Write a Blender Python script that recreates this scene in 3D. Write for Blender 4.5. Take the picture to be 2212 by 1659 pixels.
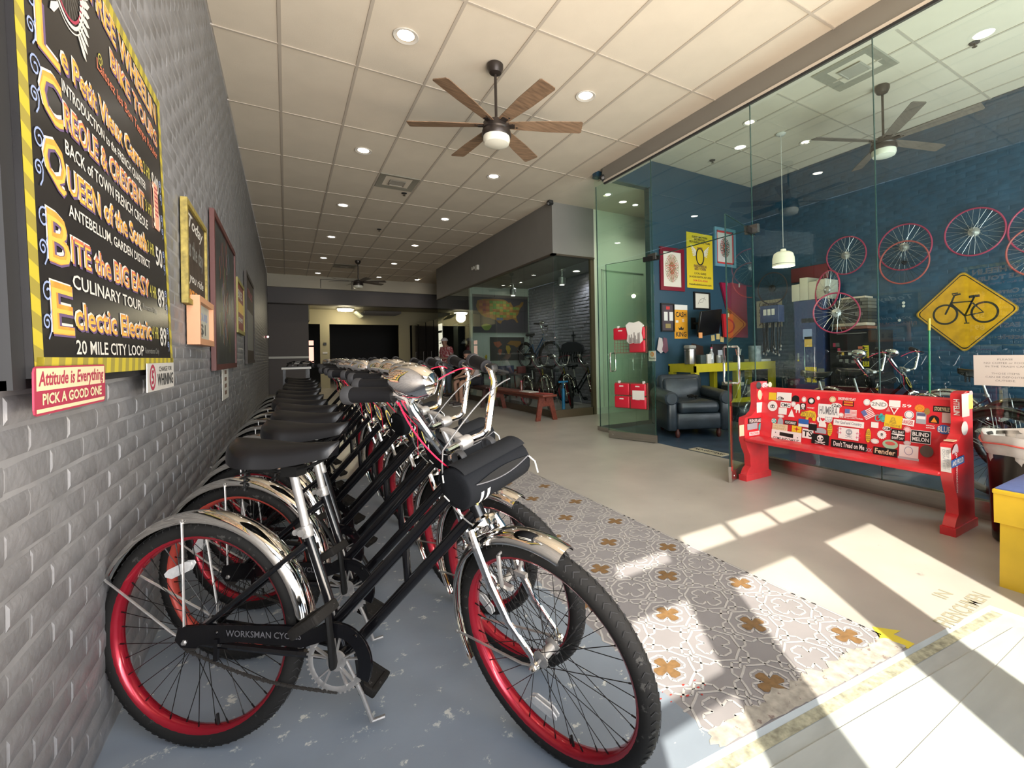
import bpy, bmesh, math, random
from mathutils import Vector, Matrix, Euler
PI = math.pi
R_ = math.radians
random.seed(7)
for o in list(bpy.data.objects): bpy.data.objects.remove(o)
SC = bpy.context.scene
COL = SC.collection
# ------------------------------------------------------------------ camera
CAMZ = 1.15
F_, CX, CY, YAW, PIT, ROL = 974.5, 1196.0, 758.7, .5352, .005, -.0189
fw = Vector((math.sin(YAW)*math.cos(PIT), math.cos(YAW)*math.cos(PIT), math.sin(PIT)))
r0 = Vector((math.cos(YAW), -math.sin(YAW), 0)); u0 = r0.cross(fw)
rt = r0*math.cos(ROL)+u0*math.sin(ROL); up = u0*math.cos(ROL)-r0*math.sin(ROL)
cd = bpy.data.cameras.new('camera'); cam = bpy.data.objects.new('camera', cd); COL.objects.link(cam)
cd.sensor_width = 36; cd.sensor_fit = 'HORIZONTAL'; cd.lens = F_/2212*36
cd.shift_x = (1106-CX)/2212; cd.shift_y = (CY-829.5)/2212; cd.clip_start = .02; cd.clip_end = 100
cam.matrix_world = Matrix(((rt.x, up.x, -fw.x, 0), (rt.y, up.y, -fw.y, 0), (rt.z, up.z, -fw.z, CAMZ), (0, 0, 0, 1)))
SC.camera = cam
# ------------------------------------------------------------------ world, sun, daylight, exposure
SC.view_settings.view_transform = 'Standard'; SC.view_settings.look = 'None'
SC.view_settings.exposure = 0.4; SC.view_settings.gamma = 1; SC.view_settings.use_curve_mapping = False
SC.cycles.use_denoising = True
SC.cycles.max_bounces = 8; SC.cycles.diffuse_bounces = 4; SC.cycles.glossy_bounces = 4
SC.cycles.transmission_bounces = 4; SC.cycles.transparent_max_bounces = 24
SC.cycles.sample_clamp_indirect = 4; SC.cycles.caustics_reflective = False; SC.cycles.caustics_refractive = False
w = bpy.data.worlds.new('sky'); SC.world = w; w.use_nodes = True
w.node_tree.nodes['Background'].inputs[0].default_value = (.62, .76, 1, 1)
w.node_tree.nodes['Background'].inputs[1].default_value = 2.0
KSUN = 1.03                        # height lost per metre travelled in y
sd = Vector((.609, 1, -KSUN)).normalized()
sl = bpy.data.lights.new('sun', 'SUN'); sl.energy = 8.2; sl.angle = R_(.55); sl.color = (1, .93, .80)
so = bpy.data.objects.new('sun', sl); COL.objects.link(so); so.rotation_euler = sd.to_track_quat('-Z', 'Y').to_euler()
def area(name, loc, d, sx, sy, e, col, sp=180):
    l = bpy.data.lights.new(name, 'AREA'); l.shape = 'RECTANGLE'; l.size = sx; l.size_y = sy; l.energy = e; l.color = col; l.spread = R_(sp)
    o = bpy.data.objects.new(name, l); COL.objects.link(o); o.location = loc
    o.rotation_euler = Vector(d).to_track_quat('-Z', 'Y').to_euler(); return o
area('daylight_transom', (1.8, -.5, 3.2), (0, 1, -.22), 4.2, 1.0, 40, (.95, .97, 1), 110)
area('daylight_doors', (1.2, -.5, 1.5), (0, 1, .02), 3.4, 1.4, 46, (.92, .96, 1), 100)
area('pavement_bounce', (1.9, -.5, .9), (0, .55, 1), 3.8, 1.2, 245, (1, .84, .66))
area('daylight_shop_window', (5.8, -.5, 1.9), (0, 1, .55), 2.8, 2.8, 230, (.90, .96, 1))
# ------------------------------------------------------------------ pixel helpers (a pixel of the photo to a point on a real plane)
def ray(x, y): return fw+rt*((x-CX)/F_)-up*((y-CY)/F_)
CP = Vector((0, 0, CAMZ))
def onX(x, y, X): d = ray(x, y); return CP+d*(X/d.x)
def onY(x, y, Y): d = ray(x, y); return CP+d*(Y/d.y)
def onZ(x, y, Z): d = ray(x, y); return CP+d*((Z-CAMZ)/d.z)
def onP(x, y, p, n): d = ray(x, y); return CP+d*((Vector(p)-CP).dot(n)/d.dot(n))
# ------------------------------------------------------------------ materials
MATS = {}
def N(t, typ, **k):
    n = t.nodes.new(typ)
    for a, b in k.items(): setattr(n, a, b)
    return n
def mat(name, col, rough=.5, metal=0, spec=.5, var=0, vs=8, bump=0, bs=40, emit=None, es=0, coat=0, dirt=None, ds=3, dth=.6, bump_detail=4, stretch=None):
    if name in MATS: return MATS[name]
    m = bpy.data.materials.new(name); m.use_nodes = True; t = m.node_tree; b = t.nodes['Principled BSDF']
    b.inputs['Base Color'].default_value = (*col, 1); b.inputs['Roughness'].default_value = rough
    b.inputs['Metallic'].default_value = metal; b.inputs['Specular IOR Level'].default_value = spec
    b.inputs['Coat Weight'].default_value = coat
    m.diffuse_color = (*col, 1)
    if emit: b.inputs['Emission Color'].default_value = (*emit, 1); b.inputs['Emission Strength'].default_value = es
    co = None
    if var or bump or dirt:
        co = N(t, 'ShaderNodeTexCoord').outputs['Object']
        if stretch:
            mp = N(t, 'ShaderNodeMapping'); mp.inputs['Scale'].default_value = stretch; t.links.new(co, mp.inputs[0]); co = mp.outputs[0]
    cur = None
    if var:
        n = N(t, 'ShaderNodeTexNoise'); n.inputs['Scale'].default_value = vs; n.inputs['Detail'].default_value = 5; t.links.new(co, n.inputs['Vector'])
        r = N(t, 'ShaderNodeValToRGB'); t.links.new(n.outputs[0], r.inputs[0])
        r.color_ramp.elements[0].position = .3; r.color_ramp.elements[1].position = .7
        r.color_ramp.elements[0].color = (*[max(0, c*(1-var)) for c in col], 1); r.color_ramp.elements[1].color = (*[min(1, c*(1+var)) for c in col], 1)
        cur = r.outputs[0]
    if dirt:
        n = N(t, 'ShaderNodeTexNoise'); n.inputs['Scale'].default_value = ds; n.inputs['Detail'].default_value = 8; n.inputs['Roughness'].default_value = .7; t.links.new(co, n.inputs['Vector'])
        r = N(t, 'ShaderNodeValToRGB'); t.links.new(n.outputs[0], r.inputs[0]); r.color_ramp.elements[0].position = dth; r.color_ramp.elements[1].position = dth+.04
        mx = N(t, 'ShaderNodeMix', data_type='RGBA'); t.links.new(r.outputs[0], mx.inputs[0])
        if cur: t.links.new(cur, mx.inputs[6])
        else: mx.inputs[6].default_value = (*col, 1)
        mx.inputs[7].default_value = (*dirt, 1); cur = mx.outputs[2]
    if cur: t.links.new(cur, b.inputs['Base Color'])
    if bump:
        n = N(t, 'ShaderNodeTexNoise'); n.inputs['Scale'].default_value = bs; n.inputs['Detail'].default_value = bump_detail; t.links.new(co, n.inputs['Vector'])
        bp = N(t, 'ShaderNodeBump'); bp.inputs['Strength'].default_value = min(1, bump); bp.inputs['Distance'].default_value = .004 if bs < 60 else .0015
        t.links.new(n.outputs[0], bp.inputs['Height']); t.links.new(bp.outputs[0], b.inputs['Normal'])
    MATS[name] = m; return m
def glassmat(name, tint, refl=1.0, rough=.0, base=.04):
    m = bpy.data.materials.new(name); m.use_nodes = True; t = m.node_tree; t.nodes.clear()
    o = N(t, 'ShaderNodeOutputMaterial'); tr = N(t, 'ShaderNodeBsdfTransparent'); tr.inputs[0].default_value = (*tint, 1)
    g = N(t, 'ShaderNodeBsdfGlossy'); g.inputs['Roughness'].default_value = rough; g.inputs[0].default_value = (.95, 1, .97, 1)
    fr = N(t, 'ShaderNodeFresnel'); fr.inputs[0].default_value = 1.5
    ge = N(t, 'ShaderNodeNewGeometry'); iv = N(t, 'ShaderNodeMath', operation='SUBTRACT'); iv.inputs[0].default_value = refl; iv.use_clamp = False
    sc_ = N(t, 'ShaderNodeMath', operation='MULTIPLY'); sc_.inputs[1].default_value = refl; t.links.new(ge.outputs['Backfacing'], sc_.inputs[0]); t.links.new(sc_.outputs[0], iv.inputs[1])
    mu = N(t, 'ShaderNodeMath', operation='MULTIPLY'); t.links.new(iv.outputs[0], mu.inputs[1]); t.links.new(fr.outputs[0], mu.inputs[0]); mu.use_clamp = True
    mx = N(t, 'ShaderNodeMixShader'); t.links.new(mu.outputs[0], mx.inputs[0]); t.links.new(tr.outputs[0], mx.inputs[1]); t.links.new(g.outputs[0], mx.inputs[2])
    t.links.new(mx.outputs[0], o.inputs[0]); m.diffuse_color = (*tint, .3); return m
# ------------------------------------------------------------------ mesh builder
_TXT = {}
def glyphs(s, bold=0, shear=0, sp=1.0):
    k = (s, bold, shear, sp)
    if k not in _TXT:
        c = bpy.data.curves.new('t', 'FONT'); c.body = s; c.size = 1; c.resolution_u = 2; c.offset = bold; c.shear = shear
        c.align_x = 'CENTER'; c.align_y = 'CENTER'; c.space_character = sp
        o = bpy.data.objects.new('t', c); COL.objects.link(o); bpy.context.view_layer.update()
        me = o.to_mesh(); vs = [tuple(v.co) for v in me.vertices]; fs = [tuple(p.vertices) for p in me.polygons]; o.to_mesh_clear()
        bpy.data.objects.remove(o); bpy.data.curves.remove(c)
        if vs:
            xs = [v[0] for v in vs]; ys = [v[1] for v in vs]; bb = (min(xs), max(xs), min(ys), max(ys))
        else: bb = (0, 1, 0, 1)
        _TXT[k] = (vs, fs, bb)
    return _TXT[k]
def frame_of(d):
    d = Vector(d).normalized(); a = Vector((0, 0, 1)) if abs(d.z) < .95 else Vector((1, 0, 0))
    x = a.cross(d).normalized(); y = d.cross(x); return x, y, d
class B:
    def __init__(s, M=None): s.v = []; s.f = []; s.m = []; s.M = M or Matrix.Identity(4)
    def add(s, vs, fs, m=0):
        n = len(s.v); M = s.M; s.v += [tuple(M @ Vector(p)) for p in vs]; s.f += [tuple(i+n for i in f) for f in fs]; s.m += [m]*len(fs); return s
    def box(s, c, d, m=0, rz=0, R=None):
        x, y, z = d[0]/2, d[1]/2, d[2]/2
        vs = [Vector(p) for p in ((-x, -y, -z), (x, -y, -z), (x, y, -z), (-x, y, -z), (-x, -y, z), (x, -y, z), (x, y, z), (-x, y, z))]
        Q = R or Matrix.Rotation(rz, 3, 'Z'); c = Vector(c)
        return s.add([c+Q @ p for p in vs], [(0, 3, 2, 1), (4, 5, 6, 7), (0, 1, 5, 4), (1, 2, 6, 5), (2, 3, 7, 6), (3, 0, 4, 7)], m)
    def bb(s, a, b, m=0): return s.box([(a[i]+b[i])/2 for i in range(3)], [abs(b[i]-a[i]) for i in range(3)], m)
    def rbox(s, c, d, r, m=0, rz=0, R=None, n=3):            # rounded in plan, chamfered top and bottom
        x, y, z = d[0]/2, d[1]/2, d[2]/2; r = min(r, x*.99, y*.99, z*.99); pr = []
        rings = [(-z, r), (-z+r*.3, r*.3), (-z+r, 0), (z-r, 0), (z-r*.3, r*.3), (z, r)]
        vs = []; k = 4*(n+1)
        for zz, ins in rings:
            for q in range(4):
                cx_, cy_ = ((1, 1), (-1, 1), (-1, -1), (1, -1))[q]
                for i in range(n+1):
                    a = (q+i/n)*PI/2; rr = max(r-ins, 0)
                    vs.append(Vector((cx_*(x-r)+rr*math.cos(a), cy_*(y-r)+rr*math.sin(a), zz)))
        fs = [tuple(range(k))[::-1], tuple(range(5*k, 6*k))]
        for j in range(5):
            for i in range(k): fs.append((j*k+i, j*k+(i+1) % k, (j+1)*k+(i+1) % k, (j+1)*k+i))
        Q = R or Matrix.Rotation(rz, 3, 'Z'); c = Vector(c)
        return s.add([c+Q @ p for p in vs], fs, m)
    def beam(s, p, q, w, h, m=0):
        p = Vector(p); q = Vector(q); x, y, d = frame_of(q-p); L = (q-p).length
        Q = Matrix((x, y, d)).transposed(); return s.box((p+q)/2, (w, h, L), m, R=Q)
    def tube(s, pts, r, n=8, m=0, closed=False, flat=1.0):
        P = [Vector(p) for p in pts]; L = len(P); rr = r if isinstance(r, (list, tuple)) else [r]*L
        vs = []; x = None
        for i, p in enumerate(P):
            if closed: d = P[(i+1) % L]-P[i-1]
            else: d = P[min(i+1, L-1)]-P[max(i-1, 0)]
            d.normalize()
            if x is None: x, y, _ = frame_of(d)
            else:
                x = (x-d*x.dot(d)).normalized(); y = d.cross(x)
            for k in range(n):
                a = 2*PI*k/n; vs.append(p+x*(rr[i]*math.cos(a))+y*(rr[i]*flat*math.sin(a)))
        fs = []
        for i in range(L if closed else L-1):
            j = (i+1) % L
            for k in range(n): fs.append((i*n+k, i*n+(k+1) % n, j*n+(k+1) % n, j*n+k))
        if not closed: fs += [tuple(range(n))[::-1], tuple(range((L-1)*n, L*n))]
        return s.add(vs, fs, m)
    def cyl(s, p, q, r, n=12, m=0, r2=None): return s.tube([p, q], [r, r if r2 is None else r2], n, m)
    def lathe(s, prof, c=(0, 0, 0), ax=(0, 0, 1), n=16, m=0, cap=True):
        x, y, d = frame_of(ax); c = Vector(c); vs = []
        for r, z in prof:
            for k in range(n): a = 2*PI*k/n; vs.append(c+x*(r*math.cos(a))+y*(r*math.sin(a))+d*z)
        fs = []
        for i in range(len(prof)-1):
            for k in range(n): fs.append((i*n+k, i*n+(k+1) % n, (i+1)*n+(k+1) % n, (i+1)*n+k))
        if cap: fs += [tuple(range(n))[::-1], tuple(range((len(prof)-1)*n, len(prof)*n))]
        return s.add(vs, fs, m)
    def ring(s, c, ax, R, r, n=32, k=8, m=0, a0=0, a1=2*PI, r2=None):
        x, y, d = frame_of(ax); c = Vector(c); full = abs(a1-a0-2*PI) < 1e-6; N_ = n if full else n+1
        pts = [c+x*(R*math.cos(a0+(a1-a0)*i/n))+y*(R*math.sin(a0+(a1-a0)*i/n)) for i in range(N_)]
        vs = []; r2 = r2 or r
        for i in range(N_):
            o = (pts[i]-c).normalized()
            for j in range(k): a = 2*PI*j/k; vs.append(pts[i]+o*(r*math.cos(a))+d*(r2*math.sin(a)))
        fs = []
        for i in range(n):
            j = (i+1) % N_
            for q in range(k): fs.append((i*k+q, i*k+(q+1) % k, j*k+(q+1) % k, j*k+q))
        if not full: fs += [tuple(range(k))[::-1], tuple(range(n*k, (n+1)*k))]
        return s.add(vs, fs, m)
    def prism(s, poly, h, o=(0, 0, 0), ux=(1, 0, 0), uy=(0, 1, 0), m=0, m2=None):
        o = Vector(o); ux = Vector(ux); uy = Vector(uy); nz = ux.cross(uy).normalized(); n = len(poly)
        a = [o+ux*p[0]+uy*p[1] for p in poly]; vs = a+[p+nz*h for p in a]
        s.add(vs, [tuple(range(n, 2*n))], m)
        n0 = len(s.v)-2*n
        s.f.append(tuple(range(n0, n0+n))[::-1]); s.m.append(m)
        for i in range(n): s.f.append((n0+i, n0+(i+1) % n, n0+n+(i+1) % n, n0+n+i)); s.m.append(m if m2 is None else m2)
        return s
    def face(s, pts, m=0): return s.add(pts, [tuple(range(len(pts)))], m)
    def loft(s, rings, m=0, cap=True, closed=True):
        n = len(rings[0]); vs = [p for r in rings for p in r]; fs = []
        for i in range(len(rings)-1):
            for k in range(n if closed else n-1): fs.append((i*n+k, i*n+(k+1) % n, (i+1)*n+(k+1) % n, (i+1)*n+k))
        if cap: fs += [tuple(range(n))[::-1], tuple(range((len(rings)-1)*n, len(rings)*n))]
        return s.add(vs, fs, m)
    def grid(s, nx, ny, fn, m=0):
        vs = [fn(i/nx, j/ny) for j in range(ny+1) for i in range(nx+1)]
        fs = [(j*(nx+1)+i, j*(nx+1)+i+1, (j+1)*(nx+1)+i+1, (j+1)*(nx+1)+i) for j in range(ny) for i in range(nx)]
        return s.add(vs, fs, m)
    def txt(s, t, o, ux, uy, h, w=None, m=0, bold=0, shear=0, sp=1.0):
        """text centred at o, letter height h, squeezed to width w"""
        vs, fs, bb = glyphs(t, bold, shear, sp); ux = Vector(ux).normalized(); uy = Vector(uy).normalized(); o = Vector(o)
        k = h/.72; kx = k if w is None else w/max(1e-6, bb[1]-bb[0]); cx_ = (bb[0]+bb[1])/2; cy_ = (bb[2]+bb[3])/2
        if w is not None: k = h/max(.3, bb[3]-bb[2])
        return s.add([o+ux*((v[0]-cx_)*kx)+uy*((v[1]-cy_)*k) for v in vs], fs, m)
    def strip(s, pts, wd, nrm, m=0, closed=False):          # flat painted line
        P = [Vector(p) for p in pts]; nrm = Vector(nrm); L = len(P); vs = []
        for i in range(L):
            d = (P[(i+1) % L]-P[i-1]) if closed else P[min(i+1, L-1)]-P[max(i-1, 0)]
            t = nrm.cross(d).normalized()*wd/2; vs += [P[i]-t, P[i]+t]
        fs = [(2*i, 2*((i+1) % L), 2*((i+1) % L)+1, 2*i+1) for i in range(L if closed else L-1)]
        return s.add(vs, fs, m)
    def build(s, name, mats, parent=None, loc=None, ang=35, kind=None, sub=0):
        me = bpy.data.meshes.new(name); me.from_pydata(s.v, [], s.f)
        mats = mats if isinstance(mats, (list, tuple)) else [mats]
        for x in mats: me.materials.append(x)
        me.polygons.foreach_set('material_index', s.m)
        if ang:
            me.polygons.foreach_set('use_smooth', [True]*len(s.f))
            try: me.set_sharp_from_angle(angle=R_(ang))
            except Exception: pass
        me.update()
        o = bpy.data.objects.new(name, me); COL.objects.link(o)
        if parent is not None: o.parent = parent
        if loc is not None: o.location = loc
        if kind: o['kind'] = kind
        if sub: md = o.modifiers.new('s', 'SUBSURF'); md.levels = sub; md.render_levels = sub
        return o
def thing(name, label, cat, loc=(0, 0, 0), rz=0, group=None):
    o = bpy.data.objects.new(name, None); COL.objects.link(o); o.empty_display_size = .05
    o.location = loc; o.rotation_euler = (0, 0, rz); o['label'] = label; o['category'] = cat
    if group: o['group'] = group
    return o
def tag(o, label, cat, group=None, kind=None):
    o['label'] = label; o['category'] = cat
    if group: o['group'] = group
    if kind: o['kind'] = kind
    return o
KIDS = {}
def kids(o): return [c for c in bpy.data.objects if c.parent is o]
def snapshot(root):
    ks = kids(root); return [(k, kids(k)) for k in ks]
def dup(root, snap, loc=None, rot=None, label=None, group=None):
    r = root.copy(); COL.objects.link(r)
    if loc is not None: r.location = loc
    if rot is not None: r.rotation_euler = rot
    if label: r['label'] = label
    if group: r['group'] = group
    for k, gs in snap:
        c = k.copy(); COL.objects.link(c); c.parent = r
        for g in gs: d = g.copy(); COL.objects.link(d); d.parent = c
    return r
# ================================================================== SETTING
CZ = 3.837
M_tile = mat('ceiling_tile', (.66, .58, .47), .8, var=.035, vs=3, bump=.5, bs=90, dirt=(.47, .43, .38), ds=60, dth=.69)
def struct(name, b, m, ang=0, parent=None):
    o = b.build(name, m, parent, ang=ang)
    if parent is None: o['kind'] = 'structure'
    return o
M_blue = mat('floor_blue_paint', (.235, .275, .325), .42, var=.10, vs=3, dirt=(.60, .61, .58), ds=13, dth=.60, bump=.15, bs=30)
M_strip = mat('floor_stencil_base', (.265, .25, .255), .5, var=.08, vs=5, dirt=(.22, .2, .19), ds=9, dth=.68)
M_conc = mat('floor_concrete', (.43, .40, .355), .33, var=.10, vs=2.2, dirt=(.27, .25, .23), ds=6, dth=.66, bump=.06, bs=20)
M_shopf = mat('shop_floor', (.045, .075, .12), .35, var=.3, vs=4, dirt=(.12, .16, .2), ds=7, dth=.62)
M_marble = mat('threshold_marble', (.42, .45, .44), .35, var=.12, vs=5, dirt=(.32, .32, .29), ds=9, dth=.68, stretch=(1, 3, 1))
M_worn = mat('worn_concrete', (.40, .37, .32), .7, var=.3, vs=30, dirt=(.22, .17, .15), ds=22, dth=.6)
M_dark = mat('black_gap', (.02, .02, .02), .8)
b = B()
def tj(x): return .92-(x-.7)*.087                     # the threshold joint runs at a slight angle
def fq(x0, x1, ya, yb, z=0, m=0):
    fa = ya if callable(ya) else (lambda x: ya); fb = yb if callable(yb) else (lambda x: yb)
    b.face([(x0, fa(x0), z), (x1, fa(x1), z), (x1, fb(x1), z), (x0, fb(x0), z)], m)
fq(-.5, .70, -.6, tj); fq(-.5, .70, tj, 4.7); fq(.70, 1.08, tj, 4.7); fq(-.5, 1.08, 4.7, 26, m=2)
fq(1.08, 2.04, tj, 4.7, m=1); fq(1.08, 2.04, 4.7, 26, m=2); fq(2.04, 2.66, tj, 26, m=2); fq(2.66, 4.0, -.6, 26, m=2)
fq(4.0, 7.7, -.6, 5.45, m=3); fq(4.0, 8, 5.45, 26, m=2)
fl = struct('floor', b, [M_blue, M_strip, M_conc, M_shopf])
b = B(); b.face([(.70, tj(.7)-.012, -.012), (2.66, tj(2.66)-.012, -.012), (2.66, -.6, -.012), (.7, -.6, -.012)]); 
b.face([(.7, tj(.7), 0), (2.66, tj(2.66), 0), (2.66, tj(2.66)-.012, -.012), (.7, tj(.7)-.012, -.012)])
struct('threshold_slab', b, M_marble, parent=fl)
b = B(); b.face([(.72, tj(.72)-.014, -.0105), (2.64, tj(2.64)-.014, -.0105), (2.64, tj(2.64)-.052, -.0105), (.72, tj(.72)-.052, -.0105)])
struct('worn_edge', b, mat('worn_edge', (.38, .37, .27), .8, var=.4, vs=45), parent=fl)
b = B(); b.prism([(.98, .60), (2.60, .60), (2.55, .645), (.95, .80)], .006, (0, 0, -.012)); b.prism([(1.0, -.55), (2.58, -.55), (2.58, .60), (.98, .60)], .009, (0, 0, -.012))
struct('ramp_plate', b, mat('ramp_paint', (.44, .47, .455), .4, var=.08, vs=4, dirt=(.40, .41, .38), ds=8, dth=.67, stretch=(1, 4, 1)), parent=fl)
# painted stencil: crosses, rings and stars
M_sten = mat('stencil_line', (.48, .46, .44), .55, var=.06, vs=20); M_brown = mat('stencil_brown', (.21, .12, .05), .5, var=.2, vs=50)
A_ = .2455; b = B(); z = .0012
def cross(x, y, s, w):                                # four pointed arms along the axes
    pts = []
    for q in range(4):
        c, s_ = math.cos(q*PI/2), math.sin(q*PI/2)
        for px_, py_ in ((w*1.05, -w*1.05), (s*.80, -w*1.5), (s, -w*.9), (s, w*.9), (s*.80, w*1.5)): pts.append((x+px_*c-py_*s_, y+px_*s_+py_*c, z))
    return pts
def clipseg(pts):
    return all(1.07 < p[0] < 2.035 and tj(p[0])+.03 < p[1] < 4.66 for p in pts)
def add_strip(pts, closed=False):
    P = [Vector(p) for p in pts]; n = len(P)
    for i in range(n if closed else n-1):
        q = [P[i], P[(i+1) % n]]
        if clipseg(q): b.strip(q, .0085, (0, 0, 1), 0)
for j in range(-1, 16):
    for i in range(-2, 4):
        x, y = 1.42+i*A_, .97+j*A_
        if (i+j) % 2 == 0:
            c = cross(x, y, .054, .014)
            if clipseg(c): b.face([(p[0], p[1], z+.0003) for p in c][::1], 1)
        add_strip(cross(x, y, .068, .021), True)
        o8 = []
        for k in range(16):
            a = k*PI/8; r = .104 if k % 4 == 0 else (.092 if k % 2 else .098)
            o8.append((x+r*math.cos(a), y+r*math.sin(a), z))
        add_strip(o8, True)
        sx, sy = x+A_/2, y+A_/2; st = []
        for k in range(16):
            a = k*PI/8; r = .074 if k % 2 == 0 else .056
            st.append((sx+r*math.cos(a), sy+r*math.sin(a), z))
        add_strip(st, True)
        for q in range(4):
            a = q*PI/2; c, s_ = math.cos(a), math.sin(a)
            L = [(.074, 0), (.098, .018), (.122, .0), (.098, -.018), (.074, 0)]
            add_strip([(sx+u*c-v*s_, sy+u*s_+v*c, z) for u, v in L])
add_strip([(2.03, .90, z), (2.03, 4.6, z)])
struct('stencil_pattern', b, [M_sten, M_brown], parent=fl)['kind'] = 'stuff'
b = B(); random.seed(4)
def patch(cx_, cy_, rx, ry, zz, n=22, m=0): b.face([(cx_+rx*math.cos(2*PI*k/n)*random.uniform(.7, 1.1), max(tj(cx_)+.004, cy_+ry*math.sin(2*PI*k/n)*random.uniform(.7, 1.1)), zz) for k in range(n)], m)
for k in range(14): patch(1.12+.065*k, tj(1.12+.065*k)+.03, .07, random.uniform(.03, .075), .0018+.00005*k)
struct('worn_patch', b, M_worn, parent=fl)['kind'] = 'stuff'
b = B()
for k in range(11): x_, y_ = 1.12+random.gauss(0, .05), 1.10+random.gauss(0, .03); patch(x_, y_, random.uniform(.002, .009), random.uniform(.002, .005), .0022, 6)
struct('paint_fleck', b, mat('fleck_red', (.45, .05, .04), .5), parent=fl)['kind'] = 'stuff'
b = B(); b.face([(2.06, .945, z), (1.985, .88, z), (2.02, .875, z), (2.02, .805, z), (2.075, .805, z), (2.075, .875, z), (2.125, .87, z)])
struct('floor_arrow', b, mat('tape_yellow', (.72, .58, .05), .5), parent=fl)
b = B(); b.txt('IN', (2.60, .895, z), (1, 0, 0), (0, 1, 0), .055, .085, bold=.01); b.txt('FRENCHMEN', (2.53, .80, z), (1, 0, 0), (0, 1, 0), .065, .44, bold=.012)
struct('floor_lettering', b, mat('floor_letter', (.30, .28, .20), .7), parent=fl)
b = B(); b.bb((4.02, 3.28, .001), (4.18, 3.74, .008)); b.txt('NO SPITTING', (4.1, 3.51, .0092), (0, -1, 0), (1, 0, 0), .07, .40, m=1, bold=.02)
tag(b.build('floor_plaque', [mat('plaque', (.5, .47, .36), .6), M_dark]), 'small tan floor plaque with black lettering inside the shop doorway', 'plaque')
# ---------- brick walls
def bricks(name, O, ux, nz, L, Hh, mt, n_ind=0, near=None, d=.006, bl=.203, bh=.068, gap=.010, wallm=None, rnd=.0015, skip=None, ang=25):
    """backing wall plus proud bricks: the ones nearest to the camera as parts, the rest joined"""
    O = Vector(O); ux = Vector(ux); uz = Vector((0, 0, 1)); nz = Vector(nz)
    wb = B(); wb.prism([(0, 0), (L, 0), (L, Hh), (0, Hh)], .08, O-nz*.08, ux, uz) if ux.cross(uz).dot(nz) > 0 else wb.prism([(0, 0), (0, Hh), (L, Hh), (L, 0)], .08, O, ux, uz)
    root = struct(name, wb, wallm or mt)
    rows = int(Hh/bh); lst = []
    for r in range(rows):
        off = (r % 2)*bl/2
        for c in range(int(L/bl)+2):
            u0_ = c*bl-off; u1 = u0_+bl-.004; u0c = max(u0_, 0); u1c = min(u1, L)
            if u1c-u0c < .02: continue
            cc = O+ux*((u0c+u1c)/2)+uz*(r*bh+bh/2)
            if skip and skip(cc): continue
            lst.append((cc, u1c-u0c))
    if near: lst.sort(key=lambda q: near(q[0]))
    base = None; rest = B()
    def shape(bb_, c, w_, dd, tilt=0):
        hw, hh = w_/2, (bh-gap)/2; e = .012; dd = dd*(1 if (c.z < 1.3 or d > .009) else .45) if c.length > 0 else dd
        P = [(-hw, -hh, 0), (hw, -hh, 0), (hw, hh, 0), (-hw, hh, 0), (-hw+.004, -hh+e, dd), (hw-.004, -hh+e, dd), (hw-.004, hh-e, dd), (-hw+.004, hh-e, dd)]
        Fs = [(4, 5, 6, 7), (0, 1, 5, 4), (1, 2, 6, 5), (2, 3, 7, 6), (3, 0, 4, 7)]
        if ux.cross(uz).dot(nz) < 0: Fs = [f[::-1] for f in Fs]
        bb_.add([c+ux*p[0]+uz*p[1]+nz*p[2] for p in P], Fs)
    meshes = {}
    for i, (c, w_) in enumerate(lst):
        if i < n_ind:
            k = (round(w_, 2), i % 3)
            if k not in meshes:
                t = B(); shape(t, Vector((0, 0, 0)), w_, d+(k[1]-1)*rnd); meshes[k] = t.build('brick', mt, root, ang=ang)
                meshes[k].location = c
            else:
                q = meshes[k].copy(); COL.objects.link(q); q.parent = root; q.location = c+uz*random.uniform(-.002, .002); q.rotation_euler = (random.uniform(-.012, .012), 0, random.uniform(-.012, .012))
        else:
            shape(rest, c+uz*random.uniform(-.002, .002), w_-random.uniform(0, .006), d+random.uniform(-rnd, rnd))
    if rest.v: q = rest.build('brick_courses', mt, root, ang=ang); q['kind'] = 'stuff'
    return root
M_gbrick = mat('grey_painted_brick', (.215, .215, .225), .42, var=.16, vs=5, bump=.9, bs=26, dirt=(.30, .30, .31), ds=18, dth=.66)
bricks('wall_left', (-.486, -.6, 0), (0, 1, 0), (1, 0, 0), 17.4, CZ, M_gbrick, 300, near=lambda c: abs(c.y-1.9)*.9+c.z*1.2, d=.0034, rnd=.0014, wallm=mat('wall_mortar', (.265, .265, .275), .5, var=.2, vs=6))
CZS = 4.222
M_bbrick = mat('blue_painted_brick', (.014, .058, .108), .5, var=.18, vs=6, bump=.8, bs=24)
bricks('wall_right', (7.605, 5.42, 0), (0, -1, 0), (-1, 0, 0), 6.02, CZS, M_bbrick, 0, d=.003, rnd=.002)
M_bwall = mat('blue_wall', (.017, .058, .096), .5, var=.05, vs=2, bump=.15, bs=50)
b = B(); b.bb((5.055, 5.406, 0), (7.62, 5.50, CZS)); p_ = onY(1375, 398, 5.406); b.bb((4.0, 5.406, p_.z), (5.055, 5.50, CZS)); struct('wall_shop_back', b, M_bwall)
b = B(); b.bb((5.03, 5.40, 0), (5.055, 5.51, p_.z)); b.bb((4.0, 5.40, p_.z-.02), (5.055, 5.51, p_.z)); struct('trim_12', b, mat('jamb_teal', (.03, .07, .08), .4))
M_cream = mat('cream_wall', (.74, .75, .64), .6, var=.03, vs=2)
M_grayp = mat('soffit_grey', (.20, .19, .175), .55, var=.04, vs=2); M_white = mat('white_trim', (.62, .61, .55), .5)
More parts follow.
